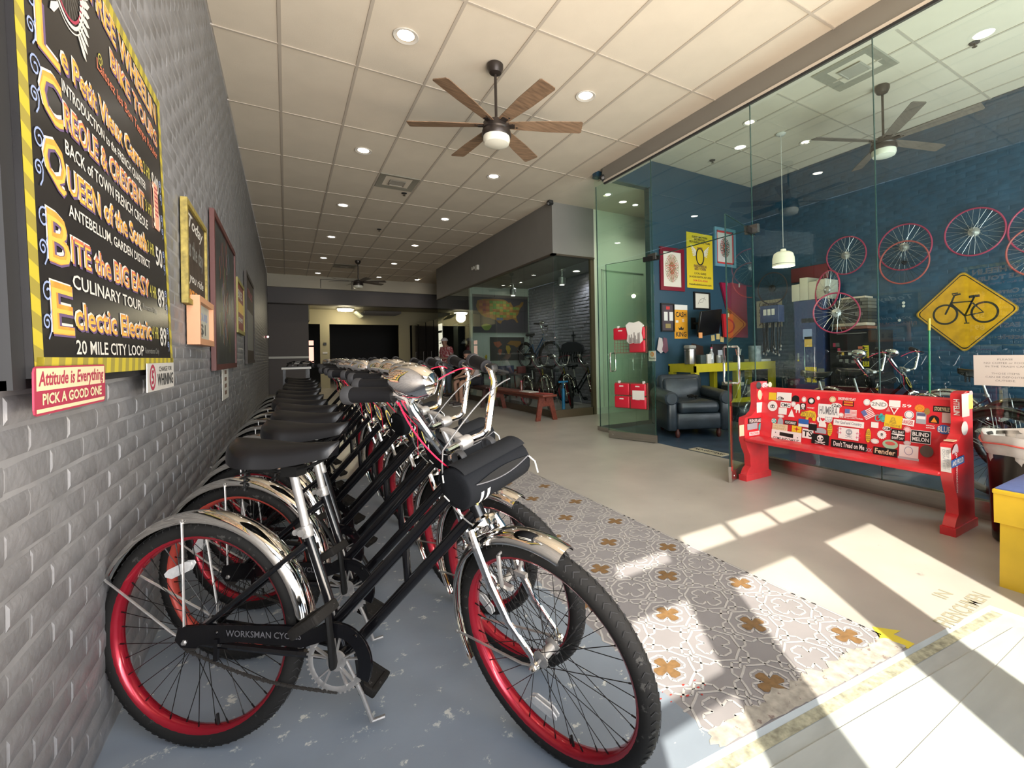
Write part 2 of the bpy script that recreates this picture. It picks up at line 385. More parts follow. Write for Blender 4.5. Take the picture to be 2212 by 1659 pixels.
b = B(); b.bb((4.98, 6.85, 0), (8.0, 6.95, CZ)); struct('wall_white', b, M_cream)
b = B(); b.bb((4.985, 6.835, 0), (6.6, 6.85, .12)); struct('baseboard_white', b, M_white)
p = onY(1303, 588, 6.85)
b = B(); b.bb((p.x, 6.838, .13), (p.x+.95, 6.852, p.z)); d1 = struct('door_3', b, M_cream)
b = B(); b.bb((p.x-.05, 6.83, .13), (p.x-.035, 6.85, p.z+.05)); b.bb((p.x-.05, 6.83, p.z+.035), (p.x+1, 6.85, p.z+.05)); struct('trim_3', b, M_white)
b = B(); b.bb((4.08, 6.85, 2.92), (5.0, 14.0, CZ+.07)); b.bb((5.0, 6.95, 2.96), (7.6, 14.0, CZ+.07)); struct('wall_soffit', b, M_grayp)
b = B(); b.bb((4.07, 6.84, 2.895), (4.98, 6.93, 2.925)); b.bb((4.07, 6.84, 2.895), (4.15, 14.0, 2.925)); struct('trim_1', b, mat('brown_metal', (.06, .045, .03), .4))
b = B(); b.bb((4.08, 6.86, 0), (4.14, 14.0, .12)); b.bb((4.08, 6.86, 0), (4.92, 6.92, .14)); b.bb((4.9, 6.86, 0), (4.98, 6.92, 2.9)); struct('trim_2', b, mat('brown_metal2', (.10, .075, .045), .45))
M_room = mat('room_white', (.50, .55, .50), .6)
b = B(); b.bb((4.12, 11.15, 0), (5.9, 11.25, 2.96)); struct('wall_map', b, M_room)
bricks('wall_room_right', (5.84, 11.2, 0), (0, -1, 0), (-1, 0, 0), 4.3, 2.96, mat('room_brick', (.30, .29, .33), .6, bump=.9, bs=20, var=.08), 0, d=.012, rnd=.008, bh=.075)
# glass of the back room
M_gb = glassmat('glass_back', (.90, .95, .92), 1.5)
def pane(name, p0, p1, z0, z1, th=.010, m=None, kind=True):
    p0 = Vector((*p0, 0)); p1 = Vector((*p1, 0)); d = (p1-p0); n = Vector((-d.y, d.x, 0)).normalized()*th/2
    b = B(); b.prism([(0, 0), (1, 0), (1, 1), (0, 1)], th, p0+Vector((0, 0, z0))-n*-1 if False else p0+Vector((0, 0, z0))+n, d, (0, 0, z1-z0))
    o = b.build(name, m or M_gb, ang=0)
    if kind: o['kind'] = 'structure'
    return o
ys = [6.92]+[onX(px_, 700, 4.11).y for px_ in (1134, 1084, 1043)]+[14.0]
for i in range(len(ys)-1): pane('window_1', (4.11, ys[i]+.004), (4.11, ys[i+1]-.004), .12, 2.9)
pane('window_2', (4.12, 6.89), (4.9, 6.89), .14, 2.9)
# ---------- shop front glazing
M_gf = glassmat('glass_front', (.89, .965, .935), 1.6)
M_ge = mat('glass_edge', (.02, .05, .045), .2); M_steel = mat('brushed_steel', (.45, .43, .40), .28, 1, var=.1, vs=12, stretch=(1, .1, 6))
M_chrome = mat('chrome', (.82, .80, .78), .06, 1); M_alu = mat('header_metal', (.30, .29, .27), .42, .6)
GX = 3.98; GT = 3.6
for (y0, y1, z0, z1) in ((-.55, 1.73, .12, GT), (1.735, 2.815, .12, GT), (2.82, 4.23, 2.345, GT), (4.235, 5.40, .06, GT)):
    o = pane('window_3', (GX, y0), (GX, y1), z0, z1, m=M_gf)
pane('window_4', (GX+.01, 5.45), (5.03, 5.45), .06, p_.z-.02, m=glassmat('glass_side', (.95, 1, .96), .8))
b = B()
for y in (1.7325, 2.8175): b.bb((GX-.006, y-.003, .12 if y < 2 else .12), (GX+.006, y+.003, GT))
b.bb((GX-.006, 4.23, .06), (GX+.006, 4.236, GT)); b.bb((GX-.006, 5.39, .06), (GX+.006, 5.40, GT)); b.bb((GX-.006, 2.82, 2.338), (GX+.006, 4.23, 2.346))
struct('glass_joints', b, M_ge)
b = B(); b.bb((GX+.02, -.6, GT+.03), (GX+.14, 5.26, CZ)); struct('trim_4', b, M_alu)
b = B(); b.bb((GX-.005, -.6, GT+.0), (GX+.10, 5.2, GT+.03)); struct('trim_5', b, mat('track_light', (.60, .53, .45), .4))
b = B(); b.bb((GX-.008, -.6, GT-.022), (GX+.02, 5.2, GT)); struct('trim_6', b, M_dark)
b = B(); b.bb((GX-.03, -.6, 0), (GX+.03, 2.80, .12)); struct('trim_7', b, M_steel)
b = B(); b.bb((GX-.02, 4.25, 0), (GX+.02, 5.40, .06)); b.bb((GX, 5.43, 0), (5.03, 5.47, .06)); struct('trim_8', b, M_steel)
b = B(); b.bb((4.10, -.6, CZ-.1), (4.12, 5.5, CZS)); struct('trim_9', b, M_tile)
# ---------- ceilings
M_bar = mat('ceiling_bar', (.46, .40, .33), .6)
b = B(); b.bb((-.5, -.6, CZ+.02), (4.1, 16.75, CZ+.06)); b.bb((4.1, 13.9, CZ+.005), (8, 16.9, CZ+.06)); ce = struct('ceiling', b, M_tile)
def tiles(parent, xs, ys, tm, CZ=CZ):
    proto = {}
    for i in range(len(xs)-1):
        for j in range(len(ys)-1):
            w_, h_ = xs[i+1]-xs[i], ys[j+1]-ys[j]; k = (round(w_, 3), round(h_, 3))
            if k not in proto:
                t = B(); t.bb((-w_/2+.011, -h_/2+.011, 0), (w_/2-.011, h_/2-.011, .018)); o = t.build('ceiling_tile', tm, parent, ang=0); proto[k] = o
            else: o = proto[k].copy(); COL.objects.link(o)
            o.location = ((xs[i]+xs[i+1])/2, (ys[j]+ys[j+1])/2, CZ+.002+random.uniform(0, .002)); o.rotation_euler = (random.uniform(-.001, .001), 0, 0)
    for x in xs[1:-1]:
        t = B(); t.bb((-.0125, ys[0], 0), (.0125, ys[-1], .014)); o = t.build('ceiling_bar', M_bar, parent, ang=0); o.location = (x, 0, CZ-.004)
    for y in ys[1:-1]:
        t = B(); t.bb((xs[0], -.010, 0), (xs[-1], .010, .014)); o = t.build('ceiling_bar', M_bar, parent, ang=0); o.location = (0, y, CZ-.0045)
XS = [-.486]+[-.012+.6115*k for k in range(7)]+[4.02]
YS = [-.6]+[3.248+1.226*j for j in range(-3, 11)]+[16.72]
tiles(ce, XS, YS, M_tile)
b = B(); b.bb((4.1, -.6, CZS+.02), (7.7, 5.5, CZS+.06)); cs = struct('ceiling_shop', b, M_tile)
b = B(); b.bb((4.0, 5.5, CZ), (7.7, 6.9, CZ+.06)); struct('ceiling_passage', b, M_tile)
tiles(cs, [4.12, 4.88, 5.49, 6.10, 6.71, 7.32, 7.60], [-.6, .80, 2.02, 3.25, 4.47, 5.40], M_tile, CZS)
b = B(); b.bb((4.1, 6.9, 2.955), (5.9, 14, 2.97)); struct('ceiling_room', b, mat('room_ceiling', (.35, .37, .35), .7))
b = B(); b.bb((-.5, 16.72, CZ-.40), (8, 16.82, CZ+.1)); struct('wall_bulkhead', b, mat('bulkhead', (.46, .42, .33), .7))
for x0 in (1.0, 1.95):
    b = B(); b.bb((x0, 16.70, CZ-.10), (x0+.88, 16.725, CZ-.085)); b.bb((x0, 16.70, CZ-.38), (x0+.02, 16.725, CZ-.085)); struct('trim_10', b, mat('shadow_gap', (.1, .09, .08), .8))
b = B(); b.bb((-.5, 16.82, 2.93), (8, 17.2, 3.46)); struct('wall_beam', b, mat('beam_grey', (.10, .09, .09), .6))
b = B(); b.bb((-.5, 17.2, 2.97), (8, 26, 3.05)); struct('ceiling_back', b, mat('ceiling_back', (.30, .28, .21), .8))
b = B(); b.bb((-.5, 17.3, 1.22), (.66, 17.4, 2.95)); b.bb((-.5, 17.3, 0), (.66, 17.4, 1.16), 0); struct('wall_panel', b, mat('panel_brown', (.12, .105, .10), .7))
b = B(); b.bb((-.5, 17.27, 1.15), (.66, 17.3, 1.22)); struct('trim_11', b, M_white)
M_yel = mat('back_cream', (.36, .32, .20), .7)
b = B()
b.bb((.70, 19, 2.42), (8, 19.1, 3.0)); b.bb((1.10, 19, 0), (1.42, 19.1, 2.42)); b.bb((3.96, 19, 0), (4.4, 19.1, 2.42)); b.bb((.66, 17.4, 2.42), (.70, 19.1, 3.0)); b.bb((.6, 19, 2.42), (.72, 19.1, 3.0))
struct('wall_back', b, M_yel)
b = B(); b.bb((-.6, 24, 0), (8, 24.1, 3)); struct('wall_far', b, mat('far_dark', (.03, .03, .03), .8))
b = B(); b.bb((-.56, -.6, 0), (-.49, 17.3, CZ)); b.bb((-.56, 17.3, 0), (-.49, 24, 3)); struct('wall_outer', b, M_grayp)
b = B(); b.bb((7.6, 7, 0), (7.7, 24, CZ)); b.bb((7.69, -.6, 0), (7.75, 5.5, CZS)); b.bb((7.69, 5, 0), (7.75, 7, CZ)); struct('wall_outer_right', b, M_grayp)
# ---------- storefront behind the camera: stiles, rails and openings that let the sun through
FY = -.6; M_front = mat('storefront', (.25, .25, .25), .6)
ops = [(-.05, .30, 0, 1.68), (-.05, .30, 1.75, 2.19), (.59, 1.128, 0, 2.19), (1.44, 1.99, 0, 2.19),
       (-.055, .327, 2.487, 2.63), (.466, .87, 2.487, 2.73), (.902, 1.29, 2.487, 2.73), (1.312, 1.72, 2.487, 2.73), (1.735, 1.94, 2.487, 2.73)]
xs = sorted({-.6, 7.8, *[o[0] for o in ops], *[o[1] for o in ops]}); zs = sorted({-.02, CZS+.1, *[o[2] for o in ops], *[o[3] for o in ops]})
b = B()
for i in range(len(xs)-1):
    for j in range(len(zs)-1):
        cx_, cz_ = (xs[i]+xs[i+1])/2, (zs[j]+zs[j+1])/2
        if any(o[0] < cx_ < o[1] and o[2] < cz_ < o[3] for o in ops): continue
        b.bb((xs[i], FY-.03, zs[j]), (xs[i+1], FY, zs[j+1]))
struct('wall_front', b, M_front)
b = B(); b.bb((-3, -6, -.15), (9, -.63, -.03)); struct('ground', b, mat('sidewalk', (.4, .39, .37), .8))
# ================================================================== CEILING FIXTURES
M_lens = mat('lamp_lens', (1, .97, .9), .4, emit=(1, .93, .82), es=14)
M_lensw = mat('lamp_lens_warm', (1, .9, .7), .4, emit=(1, .80, .52), es=16)
M_ring = mat('lamp_ring', (.62, .58, .52), .35)
def downlight(x, y, z, label, m=None, e=9, col=(1, .86, .68), r=.075, grp='downlights in the main hall ceiling'):
    t = thing('downlight', label, 'light', (x, y, z), group=grp)
    b = B(); b.lathe([(r*1.02, .004), (r*1.38, .0), (r*1.40, -.006), (r*1.34, -.009), (r*1.02, -.004)], n=24, cap=False); b.build('trim_ring', M_ring, t)
    b = B(); b.lathe([(r*1.03, .004), (r*.7, -.001), (.001, -.003)], n=24); b.build('lens', m or M_lens, t)
    if e:
        l = bpy.data.lights.new('spot', 'SPOT'); l.energy = e; l.color = col; l.spot_size = R_(125); l.spot_blend = .8; l.shadow_soft_size = .06
        o = bpy.data.objects.new('lamp', l); COL.objects.link(o); o.location = (x, y, z-.03)
    return t
rowy = [1.42, 3.85, 6.28, 8.71, 11.12, 13.57, 16.08]; nm = ['first', 'second', 'third', 'fourth', 'fifth', 'sixth', 'last']
for k, y in enumerate(rowy):
    for x, s in ((.90, 'left'), (2.73, 'right')):
        if k == 0 and x < 1: lb = 'round recessed ceiling light in the left row above the camera, nearest the storefront'
        lb = f'round recessed ceiling light, {nm[k]} of the {s} row counting from the storefront'
        downlight(x, y, CZ, lb, e=(5 if k < 2 else 5 if k < 5 else 7), col=(1, .80, .55))
downlight(4.0, 16.1, CZ, 'round recessed ceiling light beside the dark soffit at the far end of the hall', e=5)
downlight(5.43, 3.85, CZS, 'warm recessed light in the glass shop ceiling left of the pendant', M_lensw, 14, (1, .75, .5), .06, 'warm downlights in the shop')
downlight(6.69, 3.82, CZS, 'warm recessed light in the glass shop ceiling right of the pendant', M_lensw, 14, (1, .75, .5), .06, 'warm downlights in the shop')
for i, (x, y) in enumerate(((4.75, 6.1), (5.53, 6.3), (6.2, 6.2))): downlight(x, y, CZ, 'recessed light in the passage ceiling beyond the glass corner, ' + ['nearest the hall', 'middle one', 'farthest from the hall'][i], e=16, col=(1, .95, .8), r=.06, grp='downlights in the passage')
for i, (px_, py_, lb) in enumerate(((1245, 586, 'nearest the brick wall'), (1121, 610, 'over the middle of the room'), (1098, 617, 'farthest back'))):
    p = onZ(px_, py_, 2.95); downlight(p.x, min(p.y, 10.9), 2.95, f'round recessed light in the low back room ceiling, {lb}', e=22 if i == 0 else 10, col=(.95, .93, 1), grp='downlights in the back room')
p = onZ(738, 675, 2.94); t = thing('flush_light', 'oval flush ceiling light glowing under the far corridor ceiling', 'light', (1.9, 18.2, 2.95))
b = B(); b.lathe([(.26, .02), (.28, -.03), (.25, -.09), (.001, -.12)], n=28); b.build('diffuser', mat('flush_glow', (1, .95, .8), .4, emit=(1, .92, .70), es=9), t)
b = B(); b.lathe([(.30, .02), (.30, -.02), (.27, -.03)], n=28); b.build('base', M_ring, t)
l = bpy.data.lights.new('p', 'POINT'); l.energy = 26; l.color = (1, .88, .62); l.shadow_soft_size = .2; o = bpy.data.objects.new('lamp', l); COL.objects.link(o); o.location = (1.9, 18.2, 2.72)
t = thing('vent_louver', 'pale slanted duct with slatted louvers hanging at the far corridor ceiling', 'vent', (2.9, 18.3, 2.7))
b = B(); b.box((-.55, 0, .05), (.30, 1.1, .03), R=Matrix.Rotation(.7, 3, 'Y')); b.build('duct', mat('duct', (.4, .42, .33), .6), t)
for k in range(6): b = B(); b.box((.25, -.5+k*.2, .12), (1.3, .04, .09), R=Matrix.Rotation(.5, 3, 'X')); b.build('slat', mat('slat', (.14, .13, .12), .6), t)
M_vent = mat('vent_metal', (.27, .25, .20), .6, var=.06, vs=20); M_vin = mat('vent_inner', (.36, .33, .28), .6)
def vent(x0, x1, y0, y1, label, inner=True):
    CZ = CZS if x0 > 4 else 3.837
    cx_, cy_ = (x0+x1)/2, (y0+y1)/2; t = thing('ceiling_vent', label, 'vent', (cx_, cy_, CZ-.004), group='ceiling vents'); a, c = (x1-x0)/2, (y1-y0)/2
    b = B()
    for s, (w_, z) in enumerate(((1, 0), (.72, .012), (.46, .004))):
        pass
    b.loft([[Vector((sx*a*k, sy*c*k, z)) for sx, sy in ((-1, -1), (1, -1), (1, 1), (-1, 1))] for k, z in ((1, .003), (.97, -.008), (.74, .003), (.62, .008))], cap=False)
    b.face([(-a*.62, -c*.62, .008), (a*.62, -c*.62, .008), (a*.62, c*.62, .008), (-a*.62, c*.62, .008)]); b.build('frame', M_vent, t)
    if inner:
        b = B(); b.loft([[Vector((sx*a*k, sy*c*k, z)) for sx, sy in ((-1, -1), (1, -1), (1, 1), (-1, 1))] for k, z in ((.40, -.01), (.34, -.016), (.30, -.004))]); b.build('damper', M_vin, t)
vent(1.22, 1.80, 6.90, 7.49, 'square tan ceiling diffuser in the middle of the main hall ceiling')
vent(1.22, 1.80, 14.2, 14.8, 'dark square ceiling diffuser behind the farthest ceiling fan')
vent(5.14, 5.74, 2.24, 2.86, 'dark square vent in the glass shop ceiling near the shop fan')
vent(4.62, 5.05, 2.89, 3.50, 'narrow dark vent strip in the shop ceiling against the glass header', False)
def sprinkler(x, y, lb, CZ=3.837):
    t = thing('sprinkler', lb, 'sprinkler', (x, y, CZ-.002)); b = B(); b.lathe([(.045, 0), (.04, -.008), (.015, -.01)], n=16); b.build('plate', M_dark, t)
    b = B(); b.cyl((0, 0, -.008), (0, 0, -.04), .007, 8); b.lathe([(.002, -.038), (.022, -.040), (.022, -.043)], n=12); b.build('head', mat('brass_dark', (.08, .06, .04), .4, .6), t)
for px_, py_, lb in ((873, 417, 'small dark sprinkler head beside the main ceiling diffuser'), (819, 495, 'small dark sprinkler head between the third downlights'), (2105, 92, 'small dark sprinkler head beside the light in the right corner of the shop ceiling'), (1539, 346, 'small dark sprinkler head in the shop ceiling near the back blue wall')):
    p = onZ(px_, py_, CZS if px_ > 1400 else CZ); sprinkler(p.x, p.y, lb, p.z)
# ---------- ceiling fans
M_bz = mat('fan_bronze', (.045, .035, .03), .35, .5); M_wood = mat('fan_wood', (.20, .125, .075), .6, var=.35, vs=5, stretch=(1, 9, 9), bump=.2, bs=60)
M_grayw = mat('fan_grey_wood', (.12, .10, .085), .6, var=.2, vs=6, stretch=(1, 8, 8)); M_opal = mat('opal_glass', (.75, .73, .62), .25)
def fan(x, y, tips, label, wm, L=.70, hubz=3.27, lens=True, bw=.155, CZ=3.837):
    t = thing('ceiling_fan', label, 'ceiling fan', (x, y, CZ), group='ceiling fans'); hz = hubz-CZ
    b = B(); b.lathe([(.065, 0), (.075, -.01), (.074, -.045), (.055, -.085), (.025, -.10)], n=24); b.build('canopy', M_bz, t)
    b = B(); b.cyl((0, 0, -.08), (0, 0, hz+.03), .013, 12); b.build('rod', M_bz, t)
    b = B(); b.lathe([(.03, .055), (.055, .05), (.085, .03), (.12, .015), (.125, -.04), (.115, -.055)], (0, 0, hz), n=28); b.lathe([(.105, -.05), (.132, -.062), (.134, -.10), (.128, -.112)], (0, 0, hz), n=28); b.build('motor', M_bz, t)
    b = B(); b.lathe([(.122, -.105), (.124, -.145), (.112, -.175), (.07, -.188), (.001, -.19)], (0, 0, hz), n=28); b.build('light_bowl', M_opal, t)
    for (tx, ty) in tips:
        a = math.atan2(ty-y, tx-x); Q = Matrix.Rotation(a, 3, 'Z') @ Matrix.Rotation(R_(-11), 3, 'X')
        b = B(Matrix.Translation((0, 0, hz)) @ Q.to_4x4())
        pr = [(.10, -.042), (.16, -.05), (L*.6, -bw*.47), (L-.015, -bw/2), (L, -bw/2+.012), (L, bw/2-.012), (L-.015, bw/2), (L*.6, bw*.47), (.16, .05), (.10, .042)]
        b.prism([(p[0], p[1]) for p in pr], .007, (0, 0, -.004)); bl = b.build('blade', wm, t)
        b = B(Matrix.Translation((0, 0, hz)) @ Q.to_4x4()); b.box((.12, 0, -.010), (.10, .05, .008))
        for sx, sy in ((.15, .02), (.15, -.02), (.19, .022)): b.lathe([(.008, 0), (.008, -.005), (.002, -.007)], (sx, sy, -.004), n=8)
        b.build('bracket', M_bz, bl)
fan(1.70, 3.83, [(1.0, 3.36), (1.80, 3.05), (2.42, 3.49), (2.35, 4.34), (1.59, 4.66), (.97, 4.19)], 'six-bladed ceiling fan with brown wood blades and opal bowl, nearest in the hall', M_wood, .80, 3.27)
fan(6.07, 2.55, [(5.41, 1.95), (6.08, 1.68), (7.02, 2.26), (6.62, 3.06), (5.26, 2.91)], 'ceiling fan with grey-brown blades inside the glass shop', M_grayw, .88, 3.57, bw=.13, CZ=CZS)
fan(1.75, 13.54, [(1.1, 13.2), (1.9, 12.9), (2.4, 13.2), (2.4, 13.8), (1.6, 14.2), (1.1, 13.8)], 'dark ceiling fan at the far end of the hall', M_grayw, .75, 3.25)
# ---------- pendant in the shop
t = thing('pendant_lamp', 'cream dome pendant lamp hanging on a white cord in the glass shop', 'lamp', (6.10, 3.834, CZS))
b = B(); b.lathe([(.065, 0), (.07, -.012), (.05, -.03), (.012, -.035)], n=20); b.build('canopy', mat('lamp_white', (.62, .62, .58), .4), t)
b = B(); b.cyl((0, 0, -.03), (0, 0, 2.60-CZS), .0045, 6); b.build('cord', mat('cord_white', (.55, .55, .52), .6), t)
z0 = 2.325-CZS; b = B(); b.lathe([(.02, .25), (.035, .245), (.04, .215), (.09, .205), (.125, .18), (.142, .12), (.146, .03), (.146, .0), (.138, .002), (.134, .12), (.11, .17), (.03, .20)], (0, 0, z0), n=32, cap=False); b.build('lamp_shade', mat('shade_cream', (.72, .66, .52), .5, emit=(1, .86, .62), es=.35), t)
b = B(); b.lathe([(.146, .034), (.1475, .032), (.1475, .028), (.146, .026)], (0, 0, z0), n=32, cap=False); b.build('shade_band', mat('shade_band', (.35, .30, .22), .5), t)
b = B(); b.lathe([(.001, .02), (.03, .03), (.042, .06), (.03, .10), (.02, .14)], (0, 0, z0), n=16); b.build('bulb', mat('bulb', (1, .9, .7), .3, emit=(1, .85, .6), es=25), t)
l = bpy.data.lights.new('p', 'POINT'); l.energy = 12; l.color = (1, .82, .58); l.shadow_soft_size = .04; o = bpy.data.objects.new('lamp', l); COL.objects.link(o); o.location = (6.10, 3.834, 2.29)
# ---------- small ceiling and wall devices
def camera_dev(p, lb, d=(-1, -1, 0)):
    t = thing('security_camera', lb, 'camera', p); b = B(); b.rbox((0, 0, -.03), (.09, .09, .06), .02); b.build('mount', M_dark, t)
    b = B(); D = Vector(d).normalized(); b.lathe([(.03, -.05), (.034, -.03), (.034, .04), (.03, .05)], (0, 0, -.055), D, 16); b.build('housing', mat('cam_black', (.015, .015, .015), .3), t)
    b = B(); b.lathe([(.022, .051), (.022, .054), (.003, .056)], (0, 0, -.055), D, 16); b.build('lens', mat('cam_lens', (.2, .2, .2), .1), t)
camera_dev((4.02, 5.26, CZ-.10), 'small round security camera at the end of the glass header'); camera_dev((4.02, 6.80, CZ), 'black security camera at the corner of the grey soffit', (-1, -.3, -.3))
p = onX(1030, 580, 4.08); t = thing('exit_light', 'small white emergency light box with two lamps on the grey soffit', 'light', (4.075, p.y, p.z))
b = B(); b.rbox((-.03, -.1, 0), (.06, .16, .12), .01); b.build('box', M_white, t)
for s in (.05, .16): b = B(); b.lathe([(.01, 0), (.035, .02), (.04, .05)], (-.02, s, .02), (-1, 0, 0), 14); b.build('lamp_head', M_white, t)
# ================================================================== LEFT WALL BOARDS
WX = -.480
M_black = mat('board_black', (.018, .017, .018), .25, var=.3, vs=3); M_bside = mat('board_side', (.02, .02, .022), .6)
M_ty = mat('tape_yellow_light', (.52, .43, .04), .5); M_td = mat('tape_yellow_dark', (.31, .26, .05), .5)
M_or = mat('paint_orange', (.78, .33, .06), .5, var=.25, vs=20); M_co = mat('paint_coral', (.62, .17, .09), .5, var=.2, vs=20); M_ye = mat('paint_gold', (.75, .48, .09), .5)
M_wh = mat('paint_white', (.70, .68, .62), .5); M_bl = mat('paint_blue', (.30, .38, .62), .5); M_pu = mat('paint_purple', (.14, .09, .20), .5); M_lime = mat('paint_lime', (.50, .45, .08), .5)
M_rd = mat('paint_crimson', (.38, .04, .08), .5); M_gy = mat('paint_grey', (.22, .22, .20), .6); M_gr2 = mat('paint_darkgrey', (.09, .09, .09), .6)
# board hangs with its top against the wall and its foot 6 cm out
y0, y1, zb, zt = 1.29, 2.555, 1.12, 2.28
tilt = math.atan2(.035, zt-zb); UY = Vector((0, 1, 0)); UZ = Vector((-math.sin(tilt), 0, math.cos(tilt))); NN = UY.cross(UZ)
BO = Vector((WX+.052, y0, zb)); BWd = y1-y0; BH = (zt-zb)/math.cos(tilt)
t = thing('menu_board', 'large black hand-lettered bike tour price board with yellow striped border on the grey brick wall', 'board', tuple(BO))
Mx = Matrix(((0, UZ.x, NN.x, 0), (1, UZ.y, NN.y, 0), (0, UZ.z, NN.z, 0), (0, 0, 0, 1)))   # local x along the wall, y up the board, z outwards
def LB(): return B(Mx)
b = LB(); b.bb((0, 0, -.045), (BWd, BH, 0)); b.build('panel', [M_black], t, ang=0)
b = LB(); b.bb((-.05, -.02, -.05), (-.001, BH+.02, -.012)); b.bb((-.05, -.02, -.05), (BWd, -.001, -.02)); b.build('backing_frame', M_bside, t, ang=0)
b = LB(); W_ = .042
def tape(x0, ya, x1, yb, vert):
    n = int((abs(yb-ya) if vert else abs(x1-x0))/.034)
    for i in range(n):
        k0, k1 = i/n, (i+1)/n; sk = .012
        if vert: q = [(x0, ya+(yb-ya)*k0, .0008), (x1, ya+(yb-ya)*k0-sk, .0008), (x1, ya+(yb-ya)*k1-sk, .0008), (x0, ya+(yb-ya)*k1, .0008)]
        else: q = [(x0+(x1-x0)*k0, ya, .0008), (x0+(x1-x0)*k1, ya, .0008), (x0+(x1-x0)*k1+sk, yb, .0008), (x0+(x1-x0)*k0+sk, yb, .0008)]
        b.face(q, i % 2)
tape(.0, .0, W_, BH, True); tape(BWd-W_, 0, BWd, BH, True); tape(0, 0, BWd, W_, False); tape(0, BH-W_, BWd, BH, False)
b.build('striped_border', [M_ty, M_td], t, ang=0)
LSC = BH/1.255
lb_m = [M_or, M_co, M_ye, M_wh, M_bl, M_lime, M_gr2, M_pu, M_rd, M_gy]
b = LB(); b.M = Mx @ Matrix.Diagonal((1, LSC, 1, 1))
def T(s, x0, x1, yb, h, m, bold=.012, shear=0, dz=.0016, slope=0):
    ux = Vector((1, slope, 0)); b.txt(s, ((x0+x1)/2, yb+h/2, dz), ux, (0, 1, 0), h, x1-x0, m, bold, shear)
def head(s, x0, x1, yb, h, m=0, slope=0, big=True):      # orange word with purple shadow and white edge
    T(s, x0-.006, x1-.006, yb+.004, h*1.0, 3, .03, dz=.0012, slope=slope); T(s, x0+.004, x1+.004, yb-.005, h, 7, .04, dz=.0014, slope=slope); T(s, x0, x1, yb, h, m, .014, dz=.0018, slope=slope); T(s, x0, x1, yb+h*.02, h*.86, 2, -.012, dz=.0021, slope=slope)
X0 = .12; rows = [(.105, 'Eclectic Electric', '20 MILE CITY LOOP', '4 HR', '89'), (.275, 'BITE the BIG EASY', 'CULINARY TOUR', '4 HR', '89'), (.455, 'QUEEN of the South', 'ANTEBELLUM, GARDEN DISTRICT', '3 HR', '50'),
        (.62, 'CREOLE & CRESCENT', 'BACK of TOWN FRENCH CREOLE', '3 HR', '50'), (.775, 'Le Petit Vieux Carre', 'INTRODUCTION to the FRENCH QUARTER', '2 HR', '$40')]
for i, (yb, hd, sb, hr, pr) in enumerate(rows):
    ini, rest_ = hd[0], hd[1:]
    head(ini, X0-.03, X0+.085, yb-.005, .125, 0)
    head(rest_, X0+.095, .92, yb+.012, .072, 1 if i % 2 else 0)
    T(sb, X0+.09, .80 if len(sb) < 22 else .95, yb-.052, .038, 3, .012)
    T(hr, .93, 1.03, yb+.02, .05, 5, .01); T(pr, 1.05, 1.16, yb-.01, .085, 3, .016)
    if i < 2: T('Reservations Only', .82, 1.02, yb-.05, .030, 9, .0)
    for sx, sy, r in ((.075, yb+.09, .028), (.065, yb+.02, .020), (1.185, yb+.06, .018), (1.19, yb+.0, .016)):
        sp = [(sx+r*(1-k/26)*math.cos(k*.42), sy+r*(1-k/26)*math.sin(k*.42), .0016) for k in range(22)]
        b.strip(sp, .005, (0, 0, 1), 4); b.strip([sp[0], (sx+r*.8, sy-r*1.1, .0016), (sx+r*.2, sy-r*1.9, .0016)], .005, (0, 0, 1), 4)
head('FREE WHEELIN', .44, 1.18, 1.115, .085, 0, -.03); head('BIKE TOURS', .60, 1.18, 1.005, .07, 1, -.03); T('Laissez les Bon Temps Rouler', .47, 1.17, .93, .045, 1, .012)
# winged wheel emblem
for rr, wd, mm in ((.135, .010, 3), (.120, .008, 8), (.150, .004, 3)): b.strip([(.275+rr*.78*math.cos(k*PI/20), 1.08+rr*math.sin(k*PI/20), .0016) for k in range(40)], wd, (0, 0, 1), mm, closed=True)
for k in range(26): a = k*2*PI/26; b.strip([(.275, 1.08, .0014), (.275+.09*math.cos(a), 1.08+.115*math.sin(a), .0014)], .0015, (0, 0, 1), 9)
for s in (-1, 1):
    for k in range(12):
        a = (1.25-k*.17); L = .10-.003*abs(k-4); c0 = Vector((.275+s*(.055+.05*(1-k/12)), 1.15-k*.018, .002)); d = Vector((s*math.cos(a)*.8, math.sin(a), 0)); n_ = Vector((-d.y, d.x, 0))
        b.face([c0-n_*.006, c0+d*L*.7-n_*.013, c0+d*L, c0+d*L*.7+n_*.013, c0+n_*.006], 3)
for sx, sy, r in ((.10, 1.12, .045), (.115, .985, .034), (.50, .98, .02)):
    b.strip([(sx+r*(1-k/26)*math.cos(k*.42), sy+r*1.2*(1-k/26)*math.sin(k*.42), .0016) for k in range(22)], .011 if r > .03 else .005, (0, 0, 1), 9 if r > .03 else 5)
b.build('lettering', lb_m, t, ang=0)
b = LB(); b.bb((1.06, .56, .002), (1.125, .745, .004)); 
for k in range(7): b.bb((1.068, .615+k*.018, .0041), (1.117, .621+k*.018, .0044), 1)
tag(b.build('price_sticker', [mat('sticker_pink', (.72, .36, .24), .6), M_rd], None, loc=tuple(BO), ang=0), 'small pink paper label stuck on the large tour board beside its prices', 'label')
def WB(): return B(Matrix(((0, 0, 1, 0), (1, 0, 0, 0), (0, 1, 0, 0), (0, 0, 0, 1))))       # local x along y, y up, z out of the left wall
